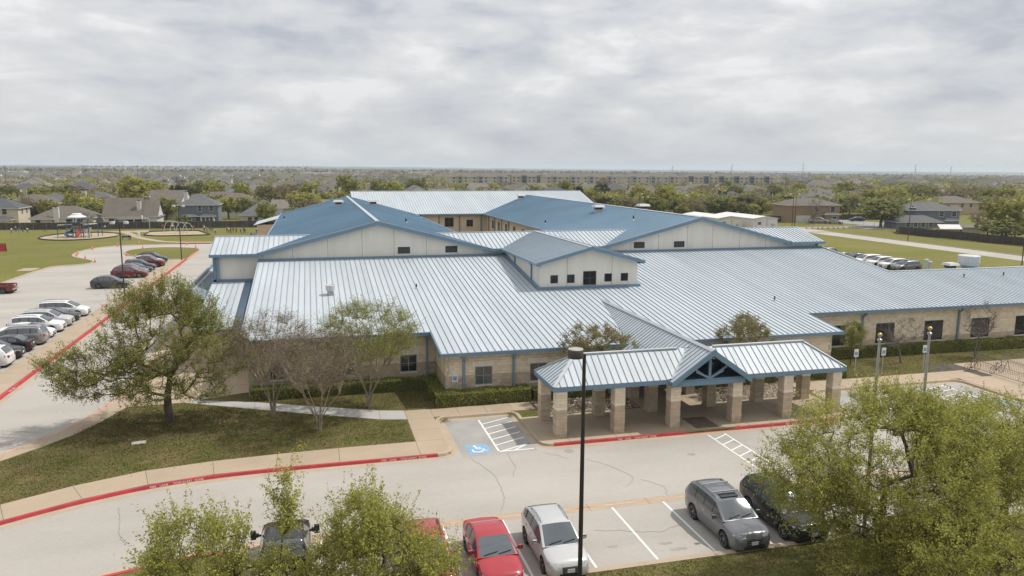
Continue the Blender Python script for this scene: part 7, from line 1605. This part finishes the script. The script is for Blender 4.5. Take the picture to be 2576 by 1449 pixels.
TREES = [(-98.1,320,9.1,8.2,'y'),(-78.9,245,8.0,5.4,'b'),(-111.6,330,8.9,8.5,'o'),(-78.0,252,4.9,4.9,'g'),(-75.7,258,5.0,6.6,'g'),(-71.5,262,8.3,5.3,'y'),(-68.9,255,6.5,8.2,'o'),(-57.3,222,4.5,4.9,'bare'),(-62.6,248,5.0,6.9,'o'),(-58.0,285,11.8,13.3,'Y'),(-53.2,290,10.6,7.2,'Y'),(-97.0,340,8.7,12.1,'o'),(-65.2,275,6.5,6.9,'b'),(-78.3,240,7.2,4.1,'b'),(-43.0,250,6.8,7.4,'g'),(-46.6,300,9.8,8.2,'d'),(-37.9,330,10.6,8.9,'y'),(-45.8,340,10.2,7.8,'o'),(-25.1,250,7.1,8.2,'y'),(-20.1,262,5.8,7.7,'b'),(-12.3,219,6.7,4.6,'g'),(-34.0,220,3.4,4.3,'o'),(-27.9,330,9.1,7.0,'g'),(-16.2,300,9.8,10.3,'o'),(-11.0,310,9.3,7.6,'b'),(14.6,330,12.7,11.2,'g'),(-0.8,330,10.2,8.6,'y'),(-8.8,320,9.8,8.3,'b'),(-2.1,235,8.3,11.3,'Y'),(-12.4,222,6.2,5.5,'g'),(-16.8,300,9.7,10.2,'b'),(29.8,360,10.6,9.4,'o'),(32.7,330,10.5,10.4,'y'),(50.8,380,11.3,12.0,'o'),(9.0,240,9.5,4.7,'y'),(111.2,330,10.5,6.8,'g'),(140.6,360,8.8,8.1,'d'),(95.1,250,9.0,9.1,'g'),(112.6,250,9.7,10.0,'Y'),(126.2,260,9.4,10.9,'Y'),(105.5,360,8.3,5.9,'y'),(107.2,300,9.2,4.6,'d'),(189.5,480,10.3,13.4,'b'),(123.8,255,9.3,8.3,'Y'),(118.5,232,5.4,4.8,'d'),(132.0,245,5.4,7.1,'y'),(140.3,250,5.2,4.2,'y'),(141.9,238,6.7,6.0,'Y'),(273.8,470,8.7,8.0,'g'),(161.4,250,9.7,12.2,'bare'),(149.5,240,6.0,5.5,'g'),(161.6,235,7.2,6.1,'d'),(295.7,420,7.5,9.5,'g'),(228.3,420,7.1,12.1,'b'),(197.2,330,8.0,9.0,'o'),(144.6,197,7.8,5.2,'bare'),(219.5,330,8.3,9.7,'o'),(260.5,330,10.2,11.5,'g'),(211.7,255,8.4,12.9,'g'),(187.2,235,6.9,7.6,'o'),(254.4,290,8.6,12.4,'y'),(155.6,182,7.7,13.0,'o'),(275.6,300,8.7,11.9,'o'),(272.6,290,8.3,11.7,'o'),(285.0,280,9.8,17.2,'b'),(275.9,280,8.2,10.0,'b'),(281.2,265,8.9,11.3,'g'),(278.6,255,8.9,12.2,'g'),(173.0,166,5.5,6.1,'b'),(163.8,150,9.0,10.0,'g'),(165.7,156,3.7,5.8,'o'),(167.8,150,8.1,6.6,'g'),(153.9,140,4.8,10.2,'o'),(279.8,340,8.9,11.2,'b'),(216.0,240,5.5,9.5,'b'),(299.3,330,5.3,11.3,'d'),(333.4,300,6.1,11.4,'g')]
ADJ = {'y': 'yellow-green', 'Y': 'bright yellow-green', 'g': 'green', 'o': 'olive-green', 'b': 'brownish twiggy', 'd': 'dark', 'bare': 'leafless'}
tr_ = random.Random(17)
def add_tree(x, y, h, w, kd, label, group='trees among the houses'):
    m = tr_.choice(TM[kd]); t = thing('tree', label, 'tree', (x, y, -.15), tr_.uniform(0, 6.28), group); link('trunk', m[0], t)
    if m[1]: link('crown', m[1], t)
    t.scale = (w*1.12, w*1.12, h*1.08); return t
seen = {}
for x, y, h, w, kd in TREES:
    hx, hy, nk = min(NEAR, key=lambda n: math.hypot(n[0]-x, (n[1]-y)*.8)); pos = 'left of' if x < hx-7 else ('right of' if x > hx+7 else ('behind' if y > hy else 'in front of'))
    lb = f"{'tall ' if h > 8.7 else ('low ' if h < 5.2 else '')}{ADJ[kd]} tree {pos} the {nk}"
    if lb in seen: lb = f"{'wide' if w > 8.5 else 'narrow'} {lb}"
    if lb in seen: lb = lb.replace(' tree ', ' tree farther off, ')
    seen[lb] = 1; add_tree(x, y, h, w, kd, lb)
# ------------------------------------------------------------------ streets of small houses farther off
hr = random.Random(23)
def sector(x, y):
    a = x/y; return ('far off ' if y > 450 else '')+('at the far left' if a < -.2 else 'above the playground' if a < -.05 else 'above the left gable roof' if a < .12 else 'above the rear roof' if a < .3 else 'above the right gable roof' if a < .55 else 'above the service drive' if a < .8 else 'at the far right')
def small_house(seed):
    r = random.Random(seed); mb = MB(); w, d, h = r.uniform(11, 16), r.uniform(9, 12), r.choice((2.8, 2.8, 5.2)); wm = r.choice(('wall_white', 'wall_cream', 'wall_beige', 'wall_tan', 'wall_grey', 'wall_brick')); rm = r.choice(('shingle_brown', 'shingle_brown', 'shingle_tan', 'shingle_grey', 'shingle_grey', 'shingle_slate'))
    kd = r.choice(('hip', 'hip', 'gable_x', 'gable_y')); mb.box((-w/2, -d/2, -.3), (w/2, d/2, h), wm); gable_fill(mb, w, d, h, kd, .5, .4, wm); roof_mesh(mb, w, d, h, kd, .5, .4, rm)
    w2 = r.uniform(4.5, 6); n0 = len(mb.v); m2 = MB(); m2.box((-w2/2, -2.5, -.3), (w2/2, 2, h-.2), wm); gable_fill(m2, w2, 5, h-.2, 'gable_y', .6, .3, wm); roof_mesh(m2, w2, 5, h-.2, 'gable_y', .6, .3, rm); ox = r.choice((-1, 1))*w*.25
    for f, k in zip(m2.f, m2.m): pass
    off = len(mb.v); mb.v += [(vx+ox, vy-d/2, vz) for vx, vy, vz in m2.v]
    for f, k in zip(m2.f, m2.m): mb.f.append(tuple(i+off for i in f)); mb.m.append(mb.mi(m2.mats[k]))
    for q in range(3): mb.box((-w/2+1.5+q*w*.3, -d/2-.03, h-1.9), (-w/2+2.7+q*w*.3, -d/2, h-.6), 'win_dark')
    if r.random() < .5: mb.box((-w*.3, 1, h), (-w*.3+1, 2, h+4.2), wm)
    mb.desc = f"{wm[5:]}-walled {'two-storey ' if h > 4 else ''}house with {rm[8:]} {'hip' if kd == 'hip' else 'gable'} roof"
    return mb
HM = [small_house(s) for s in range(12)]; HMM = [m.mesh('house') for m in HM]
spots = []; row = 0; Yr = 268
while Yr < 1500:
    xs0, xs1 = -.40*Yr-20, 1.18*Yr; x = xs0+hr.uniform(0, 10)
    while x < xs1:
        px, py = x, Yr+hr.uniform(-4, 4)+14*math.sin(x*.006+row)
        okk = all(math.hypot(px-n[0], py-n[1]) > 17 for n in NEAR) and not (90 < px < 450 and 615 < py < 715) and not (96 < px < 150 and py < 240)
        dens = (.85 if py < 520 else .5) if px < .12*py else (.45 if py < 700 else .22)
        if okk and hr.random() < dens and not (40 < px < 120 and py < 290) and not (.15*py < px < .72*py and 480 < py < 650): spots.append((px, py))
        x += hr.uniform(17, 23)
    Yr += 27 if row % 2 else 38; row += 1
spots.sort(key=lambda p: math.hypot(*p)); restH = MB()
for i, (x, y) in enumerate(spots):
    v = hr.randrange(12); rz = hr.choice((0, 0, math.pi/2, -math.pi/2, math.pi))+hr.uniform(-.2, .2)
    if i < 270: tag(link('house', HMM[v], None, (x, y, -.2), rz), f'{HM[v].desc} {sector(x, y)}', 'house', 'distant houses in the suburb').location.z += gz(x, y)
    else:
        c, s = math.cos(rz), math.sin(rz); off = len(restH.v); src = HM[v]; restH.v += [(x+c*a-s*b_, y+s*a+c*b_, z_-.2+gz(x, y)) for a, b_, z_ in src.v]
        mm = [restH.mi(q) for q in src.mats]
        for f, k in zip(src.f, src.m): restH.f.append(tuple(j+off for j in f)); restH.m.append(mm[k])
tag(link('distant_houses', restH.mesh('distant_houses')), 'mass of tiny distant roofs towards the horizon', 'houses', kind='stuff')
# trees between them
tsp = []
while len(tsp) < 5200:
    y = 225+1500*hr.random()**1.35; x = hr.uniform(-.42*y, 1.2*y)
    if any(math.hypot(x-n[0], y-n[1]) < 11 for n in NEAR) or (96 < x < 150 and y < 226) or (100 < x < 440 and 630 < y < 690) : continue
    if x < .1*y and hr.random() < .38: continue
    if y < 300 and x < -5 and hr.random() < .35: continue
    tsp.append((x, y))
tsp.sort(key=lambda p: math.hypot(*p)); RV = []; far = {}
for i, (x, y) in enumerate(tsp):
    kd = hr.choices(('y', 'g', 'o', 'b', 'd'), (1.7, 2.0, 2.4, 3.2, .2))[0]; h = hr.uniform(4.2, 7.4); w = h*hr.uniform(.9, 1.45)
    if .15*y < x < .72*y and 380 < y < 650: h = hr.uniform(3.5, 5.2); w = h*1.4
    if i < 222: add_tree(x, y, h, w, kd, f'{ADJ[kd]} tree among distant houses {sector(x, y)}', 'distant trees between the houses')
    else: far.setdefault(kd, []).append((x, y, h, w))
rsn = np.random.RandomState(9); Vs = []; Fs = []; Ms = []; off = 0
for mi_, kd in enumerate(far):
    A = np.array(far[kd]); n = 60; 
    for blk in (A,):
        C = rsn.normal(size=(len(blk), n, 3)); C /= np.linalg.norm(C, axis=2, keepdims=True); C *= rsn.uniform(.5, 1, (len(blk), n, 1))**.5
        C = C*np.stack([blk[:, 3]*.5, blk[:, 3]*.5, blk[:, 2]*.38], 1)[:, None, :]+np.stack([blk[:, 0], blk[:, 1], blk[:, 2]*.56+np.array([gz(a_, b_) for a_, b_ in blk[:, :2]])], 1)[:, None, :]
        V, F = leaf_arrays(rsn, C.reshape(-1, 3), 1.55, .75); Vs.append(V); Fs.append(F+off); off += len(V); Ms.append(np.full(len(F), mi_))
nm_ = {'y': 'far_yellow', 'g': 'far_green', 'o': 'far_olive', 'b': 'far_brown', 'd': 'far_dark'}
tag(link('distant_trees', fast_mesh('distant_trees', np.concatenate(Vs), np.concatenate(Fs), [nm_[k] for k in far], np.concatenate(Ms))), 'mass of distant trees filling the suburb', 'trees', kind='stuff')
# woods out to the hills
n = 9000; y = 1500+5200*rsn.uniform(0, 1, n)**1.2; x = rsn.uniform(-.42, 1.2, n)*y; C = np.stack([x, y, rsn.uniform(1, 7, n)+np.array([gz(a_, b_) for a_, b_ in zip(x, y)])], 1); C = np.repeat(C, 5, 0)+rsn.normal(size=(n*5, 3))*np.array([9, 9, 1.5]); V, F = leaf_arrays(rsn, C, 7.0, .6)
tag(link('far_woods', fast_mesh('far_woods', V, F, ['far_olive', 'far_dark', 'far_brown'], rsn.randint(0, 3, len(F)))), 'far woods in front of the hills', 'woods', kind='stuff')
mat('pale_metal', (.62,.62,.60), .6)
wl = random.Random(4)
for k_ in range(46):
    y = wl.uniform(1300, 3600); x = wl.uniform(.02, 1.12)*y if k_ > 12 else wl.uniform(-.4, 1.0)*y; w = wl.uniform(18, 70); mb = MB(); mb.box((-w/2, -12, 0), (w/2, 12, wl.uniform(5, 9)), wl.choice(('pale_metal', 'wall_beige', 'wall_white'))); mb.box((-w/2-.5, -12.5, 9), (w/2+.5, 12.5, 9.5), 'pale_metal') if False else None
    single('warehouse', mb, f'pale flat-roofed building {sector(x, y)}, below the hills', 'warehouse', 'far pale buildings', loc=(x, y, gz(x, y)), rot=wl.uniform(-.3, .3))
for k_ in range(34):
    mb = MB(); mb.box((-7, -5, 0), (7, 5, 8), 'wall_white'); mb.add([(-7.5, -5.5, 8), (7.5, -5.5, 8), (7.5, 5.5, 8), (-7.5, 5.5, 8), (0, 0, 11.5)], [(0,1,4),(1,2,4),(2,3,4),(3,0,4)], 'shingle_grey')
    single('house', mb, 'tiny white house in the row on the far left hillside', 'house', 'white houses on the far hillside', loc=(-640+k_*19+wl.uniform(-4, 4), 2450+wl.uniform(-25, 25), 5))
def hill(pts, y, dpt, label_seed):
    r = np.random.RandomState(label_seed); n = 240; x0, x1 = pts[0][0], pts[-1][0]; mb = MB(); prev = None
    for i in range(n+1):
        x = x0+(x1-x0)*i/n; z = interp(pts, x)+1.6*math.sin(i*.7)+r.uniform(-1.2, 1.2); cur = ((x, y, -34), (x, y+dpt*.4, z*.8), (x, y+dpt, z))
        if prev: mb.quad(prev[0], cur[0], cur[1], prev[1], 'hills'); mb.quad(prev[1], cur[1], cur[2], prev[2], 'hills')
        prev = cur
    struct('hills', mb)
hill([(-3400, 16), (-2200, 15), (-1500, 13), (-900, 19), (-500, 21), (0, 19), (600, 16), (1500, 10), (3000, 1), (6000, -9), (9000, -14)], 6600, 700, 1)
hill([(-2000, 9), (-1300, 11), (-900, 11), (-500, 8), (-300, 1), (0, -2), (9000, -30)], 3900, 400, 2)
hill([(1200, 0), (2400, -2), (3200, -1), (3900, -7), (5200, -8), (7000, -14)], 5200, 400, 3)
# power-line poles on the skyline
for k_, (x, zt) in enumerate(((547, 19.9), (650.5, 23.9), (781, 26.9), (1002, 26.8), (1076, 23.9))):
    t = thing('power_pole', ['leftmost of the tall power poles on the skyline', 'second tall power pole from the left on the skyline', 'tallest power pole in the middle of the skyline row', 'fourth tall power pole, with a wide head', 'rightmost tall power pole on the skyline'][k_], 'power pole', (x, 1100, -.2), 0, 'tall power poles'); t.location.z = gz(x, 1100); mb = MB(); mb.tube([(0,0,0), (0,0,zt+.2)], [.75, .35], 'alu', 8); part('pole', mb, t)
    for q in (2.5, 6, 9.5):
        mb = MB(); mb.beam((0,0,zt-q), (3.2*(1 if int(q*2) % 2 else -1), 0, zt-q+.5), .35, .35, 'alu'); part('cross_arm', mb, t)
for k_, (x, y, h_) in enumerate(((-190, 560, 16), (-140, 700, 17), (-66, 420, 11), (24, 430, 12), (60, 520, 14), (262, 470, 13), (300, 440, 12))):
    t = thing('utility_pole', ['wooden utility pole by the cream gables at the far left', 'wooden utility pole right of the cream gables', 'street lamp pole above the bright green trees', 'utility pole among the trees left of the rear roof', 'utility pole left of the apartment blocks', 'utility pole right of the long apartment block', 'utility pole at the right among brown trees'][k_], 'utility pole', (x, y, -.2), 0, 'wooden utility poles'); mb = MB(); mb.tube([(0,0,0), (0,0,h_)], [.2, .14], 'bark', 6); part('pole', mb, t); mb = MB(); mb.box((-1.2, -.08, h_-.9), (1.2, .08, h_-.7), 'bark'); part('cross_arm', mb, t)
# ------------------------------------------------------------------ haze
hm = bpy.data.materials.new('haze'); hm.use_nodes = True; nt = hm.node_tree
for n_ in list(nt.nodes):
    if n_.type != 'OUTPUT_MATERIAL': nt.nodes.remove(n_)
pv = nt.nodes.new('ShaderNodeVolumePrincipled'); pv.inputs['Color'].default_value = (.76, .86, .98, 1); pv.inputs['Density'].default_value = 1.35e-4; pv.inputs['Anisotropy'].default_value = 0.1
nt.links.new(pv.outputs[0], [n_ for n_ in nt.nodes if n_.type == 'OUTPUT_MATERIAL'][0].inputs['Volume'])
mb = MB(); mb.box((-17000, -500, -60), (17000, 17000, 52), 'lawn'); me = mb.mesh('haze'); me.materials.clear(); me.materials.append(hm); tag(link('haze', me), 'pale blue haze over the far suburb and hills', 'haze', kind='stuff')
